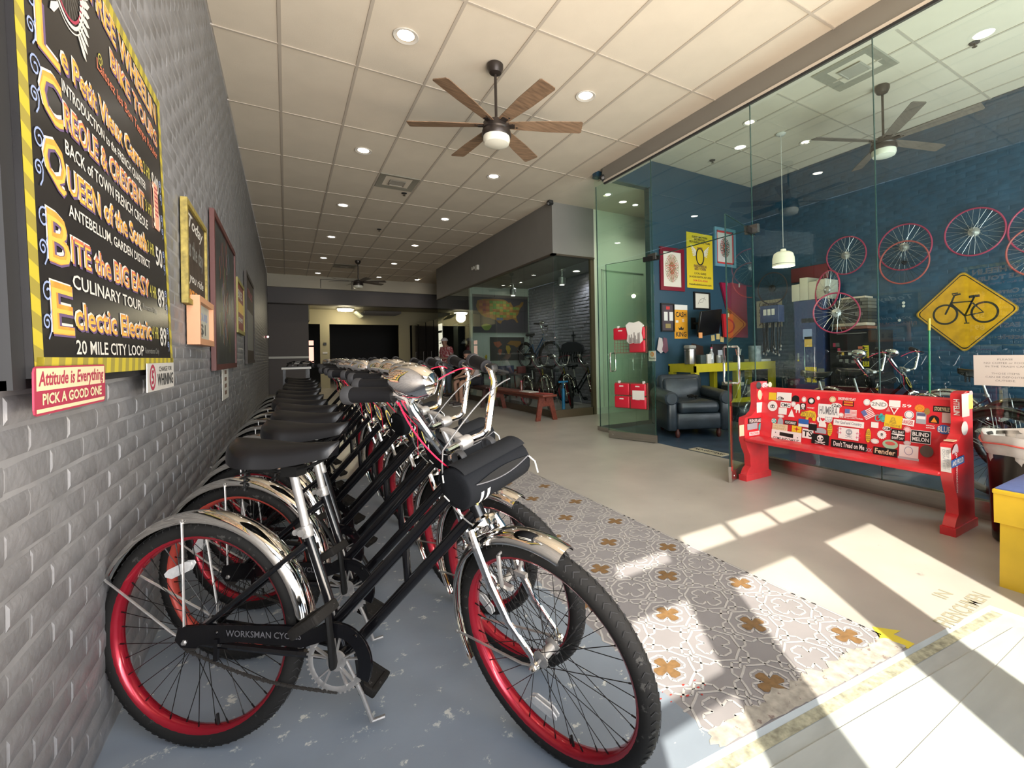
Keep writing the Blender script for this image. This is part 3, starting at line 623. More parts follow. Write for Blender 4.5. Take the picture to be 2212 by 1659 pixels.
# two small signs under the board
SX = -.424
def hangsign(px, label):
    P = [onX(x, y, SX) for x, y in px]; y0_ = (P[0].y+P[3].y)/2; y1_ = (P[1].y+P[2].y)/2; z0_ = (P[2].z+P[3].z)/2; z1_ = (P[0].z+P[1].z)/2
    return thing('wall_sign', label, 'sign', (SX, y0_, z0_)), y1_-y0_, z1_-z0_
M_crm = mat('sign_cream', (.78, .66, .42), .4)
def rr(x0, y0_, x1, y1_, r): return [(x0+r, y0_), (x1-r, y0_), (x1-r*.3, y0_+r*.3), (x1, y0_+r), (x1, y1_-r), (x1-r*.3, y1_-r*.3), (x1-r, y1_), (x0+r, y1_), (x0+r*.3, y1_-r*.3), (x0, y1_-r), (x0, y0_+r), (x0+r*.3, y0_+r*.3)]
t, w_, h_ = hangsign([(68, 795), (222, 785), (226, 870), (70, 895)], 'cream and dark red metal sign reading Attitude is Everything under the tour board')
b = WB(); b.prism(rr(0, 0, w_, h_, .012), .003); b.build('plate', M_rd, t, ang=0)
b = WB(); b.face([(.008, h_*.50, .0034), (w_-.008, h_*.50, .0034), (w_-.008, h_*.96, .0034), (.008, h_*.96, .0034)], 0); b.face([(.008, h_*.05, .0034), (w_-.012, h_*.05, .0034), (w_-.008, h_*.13, .0034), (.008, h_*.13, .0034)], 0)
b.txt('Attitude is Everything', (w_/2, h_*.70, .004), (1, 0, 0), (0, 1, 0), h_*.40, w_*.92, 1, .02, .15); b.txt('PICK A GOOD ONE', (w_/2, h_*.32, .004), (1, 0, 0), (0, 1, 0), h_*.24, w_*.84, 0, .03); b.build('lettering', [M_crm, M_rd], t, ang=0)
t, w_, h_ = hangsign([(315, 788), (373, 781), (374, 835), (317, 848)], 'small white sign reading 5 charge for whining at the tour board corner')
b = WB(); b.prism([(0, 0), (w_, 0), (w_, h_), (0, h_)], .003); b.build('plate', mat('sign_white', (.60, .58, .54), .4), t, ang=0)
b = WB(); b.strip([(w_*.17+h_*.36*math.cos(k*PI/10), h_*.5+h_*.40*math.sin(k*PI/10), .0036) for k in range(20)], h_*.12, (0, 0, 1), 0, True); b.txt('5', (w_*.17, h_*.5, .004), (1, 0, 0), (0, 1, 0), h_*.5, h_*.32, 0, .03)
b.txt('CHARGE FOR', (w_*.64, h_*.78, .004), (1, 0, 0), (0, 1, 0), h_*.18, w_*.5, 1, .0); b.txt('WHINING', (w_*.64, h_*.38, .004), (1, 0, 0), (0, 1, 0), h_*.46, w_*.62, 1, .02); b.build('lettering', [M_rd, M_dark], t, ang=0)
# framed boards along the wall
def wallboard(yA, yB, zA, zB, label, fm, pm, art, fw_=.03, th=.03, name='wall_board'):
    t = thing(name, label, 'board', (WX+.003, yA, zA)); w_, h_ = yB-yA, zB-zA
    b = WB(); b.bb((fw_*.5, fw_*.5, 0), (w_-fw_*.5, h_-fw_*.5, th*.6)); b.build('panel', pm, t, ang=0)
    b = WB(); b.bb((0, 0, 0), (fw_, h_, th)); b.bb((w_-fw_, 0, 0), (w_, h_, th)); b.bb((fw_, 0, 0), (w_-fw_, fw_, th)); b.bb((fw_, h_-fw_, 0), (w_-fw_, h_, th)); b.build('frame', fm, t, ang=0)
    b = WB(); art(b, w_, h_, th*.6+.001); b.build('artwork', lb_m, t, ang=0)
M_fy = mat('frame_mustard', (.30, .23, .05), .6, var=.4, vs=30); M_brn = mat('frame_brown', (.10, .03, .025), .5); M_slate = mat('board_brown', (.05, .035, .025), .6, var=.3, vs=10)
def artA(b, w_, h_, z):
    b.txt('Today', (w_*.5, h_*.82, z), (1, 0, 0), (0, 1, 0), .10, w_*.7, 3, .015, .3); b.txt('is the day', (w_*.5, h_*.55, z), (1, 0, 0), (0, 1, 0), .14, w_*.7, 9, .02); b.txt('you ride', (w_*.5, h_*.27, z), (1, 0, 0), (0, 1, 0), .07, w_*.7, 3, .01, .3); b.txt('BIKE TOURS', (w_*.5, h_*.10, z), (1, 0, 0), (0, 1, 0), .07, w_*.85, 0, .03)
wallboard(3.08, 3.79, 1.46, 2.03, 'narrow chalkboard sign in a mustard frame right of the large tour board', M_fy, M_slate, artA)
def artB(b, w_, h_, z): b.txt('TOURS', (w_*.5, h_*.62, z), (1, 0, 0), (0, 1, 0), .05, w_*.6, 4, .01); b.txt('$1', (w_*.5, h_*.33, z), (1, 0, 0), (0, 1, 0), .08, w_*.35, 6, .02)
wallboard(3.22, 3.80, 1.24, 1.52, 'small pale wood framed sign hanging below the mustard framed chalkboard', mat('frame_pine', (.60, .30, .16), .5), mat('paper_cream', (.5, .5, .42), .6), artB, .035, .06)
def artC(b, w_, h_, z):
    for i in range(46):
        a = i/46*2*PI; x = w_*(.5+.38*math.cos(a*3.1)*random.random()); y = h_*(.12+.75*random.random()); q = [(x, y, z), (x+.03, y+h_*.05, z), (x-.02, y+h_*.1, z), (x+.02, y+h_*.16, z)]
        b.strip(q, .012, (0, 0, 1), random.choice([5, 3, 1, 4, 9, 8]))
wallboard(4.16, 5.80, 1.07, 2.28, 'tall dark board with swirling pale green and red painted figure art', M_brn, mat('board_green', (.035, .04, .04), .4, var=.5, vs=6), artC, .045)
t = thing('wall_sign', 'narrow white vertical strip sign hanging under the tall painted figure board', 'sign', (WX+.004, 4.76, .80)); b = WB(); b.bb((0, 0, 0), (.47, .36, .004)); b.build('plate', M_wh, t, ang=0)
b = WB()
for k in range(5): b.bb((.16, .04+k*.06, .0042), (.32, .075+k*.06, .005))
b.build('lettering', mat('strip_dark', (.2, .13, .1), .6), t, ang=0)
def artD(b, w_, h_, z): b.bb((.05, h_*.4, z-.001), (w_-.05, h_*.6, z), 2); b.txt('BIKES', (w_*.5, h_*.75, z), (1, 0, 0), (0, 1, 0), .10, w_*.6, 3, .02); b.txt('open', (w_*.5, h_*.25, z), (1, 0, 0), (0, 1, 0), .08, w_*.6, 3, .02, .3)
wallboard(6.02, 6.95, 1.45, 2.06, 'small red and yellow sign beyond the tall painted board', mat('frame_olive', (.30, .26, .08), .6), mat('board_red', (.22, .03, .03), .5), artD, .04)
def artE(b, w_, h_, z): b.txt('TOURS', (w_*.5, h_*.8, z), (1, 0, 0), (0, 1, 0), .12, w_*.6, 8, .02); b.bb((.2, h_*.15, z-.001), (w_-.2, h_*.6, z), 9)
wallboard(7.35, 9.0, 1.09, 2.36, 'tall dim brown framed board farthest along the grey brick wall', mat('frame_dim', (.05, .04, .035), .6), M_slate, artE, .05)
p = onX(579, 704, WX); t = thing('wall_lamp', 'tiny glowing red and white lamp far down the grey brick wall', 'lamp', (WX, 14.5, 1.75)); b = B(); b.lathe([(.03, 0), (.03, .03), (.01, .04)], (0, 0, 0), (1, 0, 0), 10); b.build('base', M_rd, t)
b = B(); b.lathe([(.02, .04), (.03, .06), (.01, .08)], (0, 0, 0), (1, 0, 0), 10); b.build('bulb', mat('tiny_glow', (1, .8, .7), .4, emit=(1, .75, .6), es=10), t)
# ================================================================== BICYCLES
M_tire = mat('tire_rubber', (.014, .0135, .013), .75, spec=.25, bump=.25, bs=120, dirt=(.06, .058, .054), ds=30, dth=.6); M_tread = mat('tire_tread', (.030, .030, .031), .8, spec=.3)
M_red = mat('rim_red', (.42, .012, .03), .25, .55, coat=.5); M_redo = mat('rim_faded_red', (.52, .07, .05), .4, .2); M_spk = mat('spoke_black', (.012, .012, .012), .35, .5)
M_frm = mat('frame_black', (.003, .003, .004), .22, spec=.35, coat=.25); M_blk = mat('plastic_black', (.005, .005, .005), .5, spec=.3); M_ped = mat('pedal_black', (.012, .011, .010), .8, spec=.2, bump=.6, bs=120, dirt=(.08, .075, .07), ds=60, dth=.62)
M_sad = mat('saddle_vinyl', (.005, .005, .006), .34, spec=.3, bump=.15, bs=90); M_al = mat('alloy', (.42, .41, .40), .45, .7, var=.15, vs=40); M_fen = mat('fender_chrome', (.78, .76, .72), .07, 1)
M_fin = mat('fender_inner', (.16, .155, .15), .55, .5); M_chain = mat('chain_steel', (.06, .055, .05), .6, .6); M_cab = mat('cable_red', (.55, .01, .05), .4); M_cabg = mat('cable_grey', (.12, .12, .12), .5)
M_hb = mat('badge_yellow', (.62, .45, .04), .35); M_refl = mat('reflector_clear', (.62, .62, .62), .2, spec=.8, var=.1, vs=90); M_grip = mat('grip_rubber', (.005, .005, .006), .7, spec=.2); M_gripr = mat('grip_ring', (.03, .03, .032), .6, spec=.3)
M_wht = mat('white_tire', (.60, .58, .53), .6)
HA = 1.167; WBK = 1.06; RW = .33; OFF = .044
AX0 = Vector((WBK-OFF/math.sin(HA), 0, RW)); AXD = Vector((-math.cos(HA), 0, math.sin(HA)))
def steer_m(a): return Matrix.Translation(AX0) @ Matrix.Rotation(a, 4, AXD) @ Matrix.Translation(-AX0)
def wheel(M, name, root, hub_x, rimm, spokes='parts', tirem=None, refl_a=None, hub_r=.017, tr=.027):
    tirem = tirem or M_tire; C0 = (hub_x, 0, RW)
    b = B(M); R0 = RW-tr; b.ring(C0, (0, 1, 0), R0, tr, 72, 12)
    nt = 84
    for i in range(nt):
        for s in (-1, 1):
            a0, a1 = 2*PI*i/nt, 2*PI*(i+.5)/nt
            P = []
            for a, ph in ((a0, .15), (a1, .55), (a0+2*PI/nt*.15, .95)):
                c = Vector((math.cos(a), 0, math.sin(a))); P.append(Vector(C0)+c*(R0+(tr+.0008)*math.cos(ph*s))+Vector((0, (tr+.0008)*math.sin(ph*s), 0)))
            for q in range(2):
                d = (P[q+1]-P[q]).normalized(); nn = (P[q]-Vector(C0)); nn.y = 0; w_ = d.cross(nn.normalized()).normalized()*.0016; n2 = nn.normalized()*.0016
                b.add([P[q]-w_, P[q]+w_, P[q+1]+w_, P[q+1]-w_, P[q]+n2, P[q+1]+n2], [(0, 1, 4), (1, 2, 5, 4), (2, 3, 5), (3, 0, 4, 5)], 1)
    tp = b.build(name, [tirem, M_tread], root, ang=40)
    prof = [(-.019, -.026), (-.021, -.030), (-.0215, -.018+-.024), (-.016, -.052), (0, -.056), (.016, -.052), (.0215, -.042), (.021, -.030), (.019, -.026)]
    b = B(M); x, y, d = frame_of((0, 1, 0)); vs = []; n = 64
    for k in range(n):
        a = 2*PI*k/n; c = Vector((math.cos(a), 0, math.sin(a)))
        for (lat, dr) in prof: vs.append(Vector(C0)+c*(RW+dr)+Vector((0, lat, 0)))
    m_ = len(prof); b.add(vs, [(k*m_+j, ((k+1) % n)*m_+j, ((k+1) % n)*m_+j+1, k*m_+j+1) for k in range(n) for j in range(m_-1)])
    b.build('rim', rimm, tp, ang=50)
    b = B(M); b.lathe([(hub_r, -.03), (hub_r*1.45, -.029), (hub_r*1.45, -.025), (hub_r*.85, -.02), (hub_r*.85, .02), (hub_r*1.45, .025), (hub_r*1.45, .029), (hub_r, .03)], C0, (0, 1, 0), 16); b.cyl((hub_x, -.068, RW), (hub_x, .068, RW), .0048, 8)
    for s in (-1, 1): b.lathe([(.011, .050), (.011, .058), (.006, .066)], C0, (0, s, 0), 6)
    b.build('hub', M_al if name != 'x' else M_chrome, tp)
    ns = 36; sb = B(M)
    for k in range(ns):
        s = -1 if k % 2 else 1; a = 2*PI*k/ns; ah = a+(1 if (k//2) % 2 else -1)*.95
        p0 = Vector(C0)+Vector((math.cos(ah)*hub_r*1.3, s*.027, math.sin(ah)*hub_r*1.3)); p1 = Vector(C0)+Vector((math.cos(a)*(RW-.055), s*.004, math.sin(a)*(RW-.055)))
        if spokes == 'parts': q = B(M); q.cyl(p0, p1, .0011, 5); q.cyl(p1+(p0-p1).normalized()*.014, p1, .0022, 5); q.build('spoke', M_spk, tp)
        else: sb.cyl(p0, p1, .0012, 4)
    if spokes != 'parts': o = sb.build('spokes', M_spk, tp); o['kind'] = 'stuff'
    if refl_a is not None:
        c, s_ = math.cos(refl_a), math.sin(refl_a); u = Vector((-s_, 0, c)); v = Vector((c, 0, s_)); o_ = Vector(C0)+v*(RW*.60)
        b = B(M); 
        for sy in (-1, 1): b.prism([(-.048, -.004), (-.03, -.017), (.03, -.017), (.048, -.004), (.048, .006), (.03, .013), (-.03, .013), (-.048, .006)], .004*sy if sy > 0 else .004, o_+Vector((0, .006 if sy > 0 else -.006, 0)), u, v)
        b.build('reflector', M_refl, tp)
    b = B(M); c, s_ = math.cos(-1.35), math.sin(-1.35); b.cyl((hub_x+c*(RW-.05), 0, RW+s_*(RW-.05)), (hub_x+c*(RW-.085), .002, RW+s_*(RW-.085)), .004, 6); b.build('valve', M_blk, tp)
    return tp
def fender(M, root, hub_x, a0, a1, fm=None, Rf=None, wd=.037, name='fender'):
    fm = fm or M_fen; Rf = Rf or RW+.022; n = 34; prof = [(-wd, -.019), (-wd*.94, -.010), (-wd*.65, .002), (-wd*.25, .008), (wd*.25, .008), (wd*.65, .002), (wd*.94, -.010), (wd, -.019)]
    vs = []; 
    for side in (0, .0018):
        for i in range(n+1):
            a = a0+(a1-a0)*i/n; c = Vector((math.cos(a), 0, math.sin(a)))
            for lat, dr in prof: vs.append(Vector((hub_x, 0, RW))+c*(Rf+dr-side)+Vector((0, lat*(1-side*12), 0)))
    m_ = len(prof); F = []; MM = []
    off = (n+1)*m_
    for i in range(n):
        for j in range(m_-1):
            F.append((i*m_+j, (i+1)*m_+j, (i+1)*m_+j+1, i*m_+j+1)); F.append((off+i*m_+j, off+i*m_+j+1, off+(i+1)*m_+j+1, off+(i+1)*m_+j))
        for j in (0, m_-1): F.append((i*m_+j, off+i*m_+j, off+(i+1)*m_+j, (i+1)*m_+j))
    for i in (0, n):
        for j in range(m_-1): F.append((i*m_+j, i*m_+j+1, off+i*m_+j+1, off+i*m_+j))
    b = B(M); b.add(vs, F); 
    fo = b.build(name, fm, root, ang=60); return fo
def stays(M, fo, hub_x, angs, mt=None):
    for a in angs:
        for s in (-1, 1):
            c = Vector((math.cos(a), 0, math.sin(a))); p1 = Vector((hub_x, 0, RW))+c*(RW+.010)+Vector((0, s*.037, 0)); p0 = Vector((hub_x, s*.054, RW))+c*.012
            b = B(M); b.tube([p0, p0+c*.03+Vector((0, s*.004, 0)), p0.lerp(p1, .85), p1], .0042, 6, flat=.7); b.lathe([(.006, 0), (.005, .004)], p1, (0, s, 0), 8); b.build('fender_stay', mt or M_al, fo)
def arc(p0, p1, p2, n=6): p0, p1, p2 = Vector(p0), Vector(p1), Vector(p2); return [p0*(1-t)**2+p1*2*t*(1-t)+p2*t*t for t in [i/n for i in range(n+1)]]
def saddle_mesh(b, c, L=.285, W=.215, H=.075, pitch=0, m=0):
    """c is the nose-to-tail middle, x forward"""
    ns, nr = 16, 14; rings = []
    for i in range(ns+1):
        t = i/ns; x = -L/2+L*t
        w_ = W/2*(1.0-.0*t) if t < .0 else None
        e = math.sqrt(max(0, 1-((t-.30)/.30)**2)) if t < .30 else 1
        body = (1-.80*((t-.30)/.70)**.85) if t > .30 else 1
        hw = W/2*max(e, .02)*max(body, .17); 
        if t > .93: hw *= math.sqrt(max(.02, 1-((t-.93)/.07)**2))
        th = H*(.5+.5*max(e, .1))*(1 if t < .5 else 1-.35*(t-.5)/.5); 
        if t > .93: th *= math.sqrt(max(.05, 1-((t-.93)/.07)**2))
        zt = .028*(1-t)**2+.012*(t**3)-.006
        R = []
        for k in range(nr):
            a = PI*k/(nr-1); cz = math.sin(a); R.append(Vector((x, -hw*math.cos(a), zt+th*(abs(cz)**.55)-th)))
        for k in range(1, nr-1):
            a = PI*(nr-1-k)/(nr-1); R.append(Vector((x, -hw*.86*math.cos(a), zt-th+.006)))
        rings.append([Vector(c)+Matrix.Rotation(pitch, 3, 'Y') @ p for p in R])
    b.loft(rings, m)
def make_bike(label, steer=-.60, rim=None, rear_rim=None, spokes='parts', fenders=True, cat='bicycle', cables=True, group='rental cruiser bicycles in the row along the grey brick wall', crank=0.0, fm=None, name='cruiser_bicycle', chrome_low=True, tirem=None, framem=None, refl=(2.1, -1.9), bars='cruiser', lettering=True, guard=True):
    root = thing(name, label, cat, group=group); I = Matrix.Identity(4); S = steer_m(steer); rim = rim or M_red; FR = framem or M_frm
    wheel(I, 'rear_wheel', root, 0, rear_rim or rim, spokes, tirem, refl[0]); wheel(S, 'front_wheel', root, WBK, rim, spokes, tirem, refl[1])
    BBp = Vector((.455, 0, .290)); ST = Vector((.33, 0, .635)); HL = AX0+AXD*.385; HT = AX0+AXD*.56
    b = B()
    b.tube([BBp, BBp.lerp(ST, .5), ST], .0145, 12)
    b.tube([HL+AXD*.02, BBp+Vector((.015, 0, .005))], .0165, 12)                                   # lower tube
    b.tube([HL+AXD*.115, Vector((.435, 0, .385))], .0165, 12)                                     # upper tube
    q0 = (HL+AXD*.02).lerp(BBp, .52); q1 = (HL+AXD*.115).lerp(Vector((.435, 0, .385)), .47); b.tube([q0, q1], .011, 10)
    b.lathe([(.019, -.035), (.021, -.034), (.021, .034), (.019, .035)], BBp, (0, 1, 0), 16)
    for s in (-1, 1):
        b.tube([BBp+Vector((-.02, s*.022, 0)), (.30, s*.040, .305), (.06, s*.052, .325), (0, s*.053, RW)], [.011, .011, .009, .008], 8)
        b.tube([Vector((.338, s*.016, .60)), (.27, s*.036, .545), (.02, s*.052, .345)], [.009, .0085, .0075], 8)
        b.bb((-.018, s*.05-.003, RW-.02), (.03, s*.05+.003, RW+.018))
    b.tube([(.105, -.05, .318), (.105, .05, .318)], .006, 8)
    fr = b.build('frame', FR, root)
    b = B(); b.lathe([(.0215, -.01), (.0195, .0), (.0195, .17), (.0215, .18)], HL, AXD, 16); b.build('head_tube', FR, root)
    b = B(steer_m(0)); x_, y_, d_ = frame_of(AXD); fwd = Vector((math.sin(HA), 0, math.cos(HA)))
    pts = []
    for i in range(13):
        t_ = -1+2*i/12; w_ = .012*math.sqrt(max(0, 1-t_*t_)); pts.append((t_*.062, w_))
    for sgn in (-1, 1):
        g = []
        for (u, w_) in pts:
            for ww in (-w_, w_): g.append(HL+AXD*(.095+u)+(fwd*math.cos(ww/.0205)+Vector((0, 1, 0))*math.sin(ww/.0205)*1).normalized()*.0212 if False else HL+AXD*(.095+u)+(fwd*math.cos(ww/.0205+sgn*.9)+Vector((0, 1, 0))*math.sin(ww/.0205+sgn*.9))*.0206)
        b.add(g, [(2*i, 2*i+1, 2*i+3, 2*i+2) for i in range(12)])
    b.build('head_badge', M_hb, root)
    b = B(); b.lathe([(.024, -.012), (.026, -.004), (.020, .002)], HL, AXD, 16); b.lathe([(.020, 0), (.024, .006), (.02, .016), (.013, .018)], HL+AXD*.18, AXD, 16); b.build('headset', M_chrome, root)
    # fork (steered)
    b = B(S); cr = HL-AXD*.018
    b.lathe([(.02, -.012), (.024, -.008), (.02, .014)], cr, AXD, 14); b.tube([cr+Vector((0, -.045, -.004)), cr+Vector((0, 0, .006)), cr+Vector((0, .045, -.004))], [.013, .017, .013], 10)
    for s in (-1, 1):
        e = Vector((WBK, s*.053, RW)); m1 = cr+Vector((0, s*.047, 0)); b.tube([m1, m1-AXD*.04+Vector((.004, s*.006, 0)), m1-AXD*.15+Vector((.002, s*.008, 0)), (e+(m1-AXD*.15)*1)/2+Vector((-.012, s*.004, 0)), e+Vector((-.008, 0, .03)), e], [.012, .0135, .0125, .010, .0078, .007], 10)
        b.lathe([(.014, -.004), (.014, .004)], e, (0, 1, 0), 12); b.lathe([(.009, .004), (.009, .014), (.005, .018)], e, (0, s, 0), 6)
    b.build('fork', M_chrome, root)
    if cables:
        b = B(S); c0 = cr-AXD*.09+Vector((.055, 0, -.02))
        for s in (-1, 1):
            b.tube([c0+Vector((0, s*.038, .05)), c0+Vector((.006, s*.046, 0)), c0+Vector((-.003, s*.036, -.045))], .006, 8); b.bb(c0+Vector((-.012, s*.030-.006, -.052)), c0+Vector((.03, s*.030+.006, -.040)))
        b.tube([c0+Vector((0, -.038, .05)), c0+Vector((0, .04, .062))], .004, 6); b.build('brake_caliper', M_al, root)
    # stem and bars (steered)
    b = B(S); cl = Vector((.835, 0, .905)); b.tube([AX0+AXD*.57, AX0+AXD*.66, (AX0+AXD*.665).lerp(cl, .5)+Vector((0, 0, .004)), cl], [.011, .011, .012, .014], 10); b.lathe([(.018, -.02), (.02, -.012), (.02, .012), (.018, .02)], cl, (0, 1, 0), 14); b.build('stem', M_al, root)
    if bars == 'cruiser':
        side = lambda s: [(.835, s*.0, .905), (.836, s*.065, .903), (.842, s*.088, .915), (.838, s*.112, .965), (.832, s*.150, 1.045), (.822, s*.152, 1.075), (.800, s*.162, 1.088), (.668, s*.224, 1.092)]
    else:
        side = lambda s: [(.80, 0, .93), (.80, s*.045, .93), (.80, s*.07, .95), (.80, s*.10, 1.12), (.79, s*.12, 1.19), (.76, s*.14, 1.215), (.60, s*.18, 1.18)]
    b = B(S); L_ = side(-1)[::-1]+side(1)[1:]; b.tube(L_, .0112, 10); b.build('handlebar', M_chrome, root)
    for s in (-1, 1):
        P = side(s); g1 = Vector(P[-1]); g0 = g1.lerp(Vector(P[-2]), .93); d = (g1-g0).normalized()
        b = B(S); b.tube([g0, g0+d*.012, g0+d*.02, g0.lerp(g1, .85), g1-d*.016], [.0205, .021, .0195, .0205, .021], 14); b.tube([g1-d*.018, g1-d*.012, g1+d*.004, g1+d*.008], [.022, .0245, .0245, .021], 14, m=1); b.build('grip', [M_grip, M_gripr], root)
        if cables and s > 0:
            l0 = Vector(P[-2])+Vector((.012, s*.004, -.004)); b = B(S); b.rbox(l0, (.035, .03, .028), .008, m=0); b.tube([l0+Vector((.01, s*.012, -.008)), l0+Vector((.02, s*.045, -.022)), l0+Vector((-.03, s*.078, -.030)), l0+Vector((-.09, s*.092, -.034))], [.008, .007, .006, .005], 8, m=1, flat=.6); b.build('brake_lever', [M_blk, M_blk], root)
    b = B(S); bc = Vector((.858, -.150, 1.122)); b.lathe([(.010, -.062), (.030, -.054), (.040, -.030), (.042, -.002), (.042, .0)], bc, (.96, .28, -.12), 24); b.lathe([(.0435, -.001), (.0438, .004), (.041, .032), (.028, .054), (.008, .062)], bc, (.96, .28, -.12), 24); b.cyl(bc+Vector((0, 0, -.03)), bc+Vector((-.01, -.01, -.05)), .007, 8); b.build('bell', M_chrome, root)
    if cables:
        hl = HL+AXD*.10
        b = B(); q = lambda v: S @ Vector(v)
        a0 = q((.85, .20, 1.045)); b.tube(arc(a0, q((.93, .02, 1.07)), q((.88, -.11, .93)), 8)+arc(q((.88, -.11, .93)), q((.86, -.14, .78)), q((.87, -.02, .66)), 8)[1:], .0022, 6); b.build('brake_cable', M_cabg, root)
        b = B(); b.tube(arc(q((.81, -.17, 1.07)), q((.90, -.20, .98)), q((.87, -.08, .86)), 8)+arc(q((.87, -.08, .86)), q((.84, -.06, .76)), hl+Vector((-.02, -.03, -.07)), 6)[1:], .0022, 6); b.build('shift_cable', M_cab, root)
        if steer > -.595: b = B(); b.tube(arc(q((.835, .17, 1.07)), q((.90, .06, 1.12)), q((.88, -.08, 1.07)), 8), .0024, 6); b.build('rear_brake_cable', M_cab, root)
    # seat
    SP = Vector((.285, 0, .80)); d = (SP-ST).normalized(); b = B(); b.cyl(ST-d*.05, SP, .0125, 14); b.build('seat_post', M_al, root)
    b = B(); b.lathe([(.0165, -.02), (.0175, -.018), (.0175, .012), (.0165, .014)], ST, d, 16); b.cyl(ST+Vector((-.02, -.026, 0)), ST+Vector((-.02, .026, 0)), .009, 10); b.cyl(ST+Vector((-.0, -.03, 0)), ST+Vector((-.0, -.02, 0)), .011, 12); b.build('seat_clamp', M_al, root)
    b = B(); saddle_mesh(b, (.262, 0, .893), L=.335, W=.21, H=.066, pitch=-.015); sa = b.build('saddle', M_sad, root, ang=60)
    b = B()
    for s in (-1, 1):
        b.tube([(.16, s*.05, .835), (.24, s*.022, .815), (.33, s*.018, .82), (.40, s*.012, .855)], .0038, 6)
        c0 = Vector((.178, s*.062, .765)); b.tube([c0+Vector((.0155*(.55+.45*i/40)*math.cos(i*.95), .0155*(.55+.45*i/40)*math.sin(i*.95), i/40*.085)) for i in range(41)], .0028, 5)
        b.cyl(c0, c0+Vector((0, 0, .09)), .004, 6)
    b.box((.285, 0, .812), (.05, .05, .03)); b.build('saddle_springs', M_blk, sa)
    # drive train on the right side (y negative)
    ca = crank; b = B(); cr_c = BBp+Vector((0, -.045, 0))
    b.ring(cr_c, (0, 1, 0), .078, .008, 40, 6, r2=.0018)
    for k in range(40): a = 2*PI*k/40; b.box(cr_c+Vector((math.cos(a)*.087, 0, math.sin(a)*.087)), (.006, .003, .005), R=Matrix.Rotation(-a, 3, 'Y'))
    for k in range(5):
        a = 2*PI*k/5+.3
        for da in (-.16, .16): b.beam(cr_c+Vector((math.cos(a)*.02, 0, math.sin(a)*.02)), cr_c+Vector((math.cos(a+da)*.074, 0, math.sin(a+da)*.074)), .009, .004)
    b.lathe([(.028, -.003), (.028, .003)], cr_c, (0, 1, 0), 20); b.build('chainring', M_al, root)
    for s, a in ((-1, PI/2+ca), (1, -PI/2+ca)):
        d = Vector((math.cos(a), 0, math.sin(a))); y = s*.072; p0 = BBp+Vector((0, s*.06, 0)); p1 = BBp+d*.165+Vector((0, s*.082, 0))
        b = B(); b.tube([p0-d*.012, p0, p0.lerp(p1, .5), p1, p1+d*.01], [.011, .0145, .011, .011, .009], 8, flat=.7); cr_o = b.build('crank_arm', M_blk, root)
        pc = p1+Vector((0, s*.058, 0)); tl = Matrix.Rotation(-.55 if s < 0 else .5, 3, 'Y'); b = B()
        for dx in (-.034, .034): b.rbox(pc+tl @ Vector((dx, 0, 0)), (.020, .10, .028), .006, R=tl)
        for dy in (-.045, .045): b.rbox(pc+tl @ Vector((0, dy, 0)), (.075, .012, .024), .004, R=tl)
        b.box(pc, (.05, .09, .014), R=tl); b.cyl(p1, pc+Vector((0, s*.045, 0)), .007, 8); b.build('pedal', M_ped, cr_o)
    b = B(); n = 46; P0 = Vector((.0, -.045, RW-.034)); P1 = BBp+Vector((-.0, -.045, -.086))
    for k in range(n):
        t_ = k/(n-1); p = P0.lerp(P1, t_)+Vector((0, 0, -.022*math.sin(PI*t_))); b.box(p, (.0085, .006 if k % 2 else .004, .0065), R=Matrix.Rotation(.1, 3, 'Y'))
        if k % 2 == 0: b.cyl(p+Vector((-.004, -.004, 0)), p+Vector((-.004, .004, 0)), .0034, 6)
    b.lathe([(.032, -.002), (.036, 0), (.032, .002)], (0, -.045, RW), (0, 1, 0), 18); b.build('chain', M_chain, root)
    if guard:
        b = B(); pr = [(-.03, .335), (-.02, .372), (.06, .382), (.30, .388), (.40, .385)]+[(BBp.x+.112*math.cos(a), BBp.z+.112*math.sin(a)) for a in [1.9-.1*i for i in range(24)]]+[(BBp.x+.075*math.cos(a), BBp.z+.075*math.sin(a)) for a in [-.4+.2*i for i in range(10)]]+[(.36, .330), (.30, .335), (.16, .338), (.08, .33), (.02, .318), (-.01, .315)]
        b.prism(pr, .004, (0, -.058, 0), (1, 0, 0), (0, 0, 1)); b.prism([(p[0], p[1]) for p in pr], .0025, (0, -.052, 0), (1, 0, 0), (0, 0, 1)); b.bb((.095, -.066, .285), (.108, -.058, .345)); b.lathe([(.006, 0), (.004, .004)], (.10, -.062, .362), (0, -1, 0), 10); b.lathe([(.007, 0), (.005, .005)], (.52, -.062, .368), (0, -1, 0), 10)
        cg = b.build('chain_guard', M_frm, root)
        if lettering: b = B(); b.txt('WORKSMAN CYCLES', (.245, -.0625, .362), (1, 0, 0), (0, 0, 1), .018, .23, bold=.01); b.build('lettering', mat('guard_letter', (.10, .10, .11), .4), cg)
    b = B(); b.tube([BBp+Vector((-.03, .03, -.02)), BBp+Vector((.02, .06, -.16)), BBp+Vector((.04, .085, -.255)), BBp+Vector((.075, .10, -.250))], .0065, 8); b.build('kickstand', M_al, root)
    if fenders:
        fo = fender(I, root, 0, -.05 if chrome_low else .1, 2.95, fm); stays(I, fo, 0, (1.70, 2.65)); 
        fo = fender(S, root, WBK, 1.27, 3.62, fm); stays(S, fo, WBK, (3.30,))
    return root
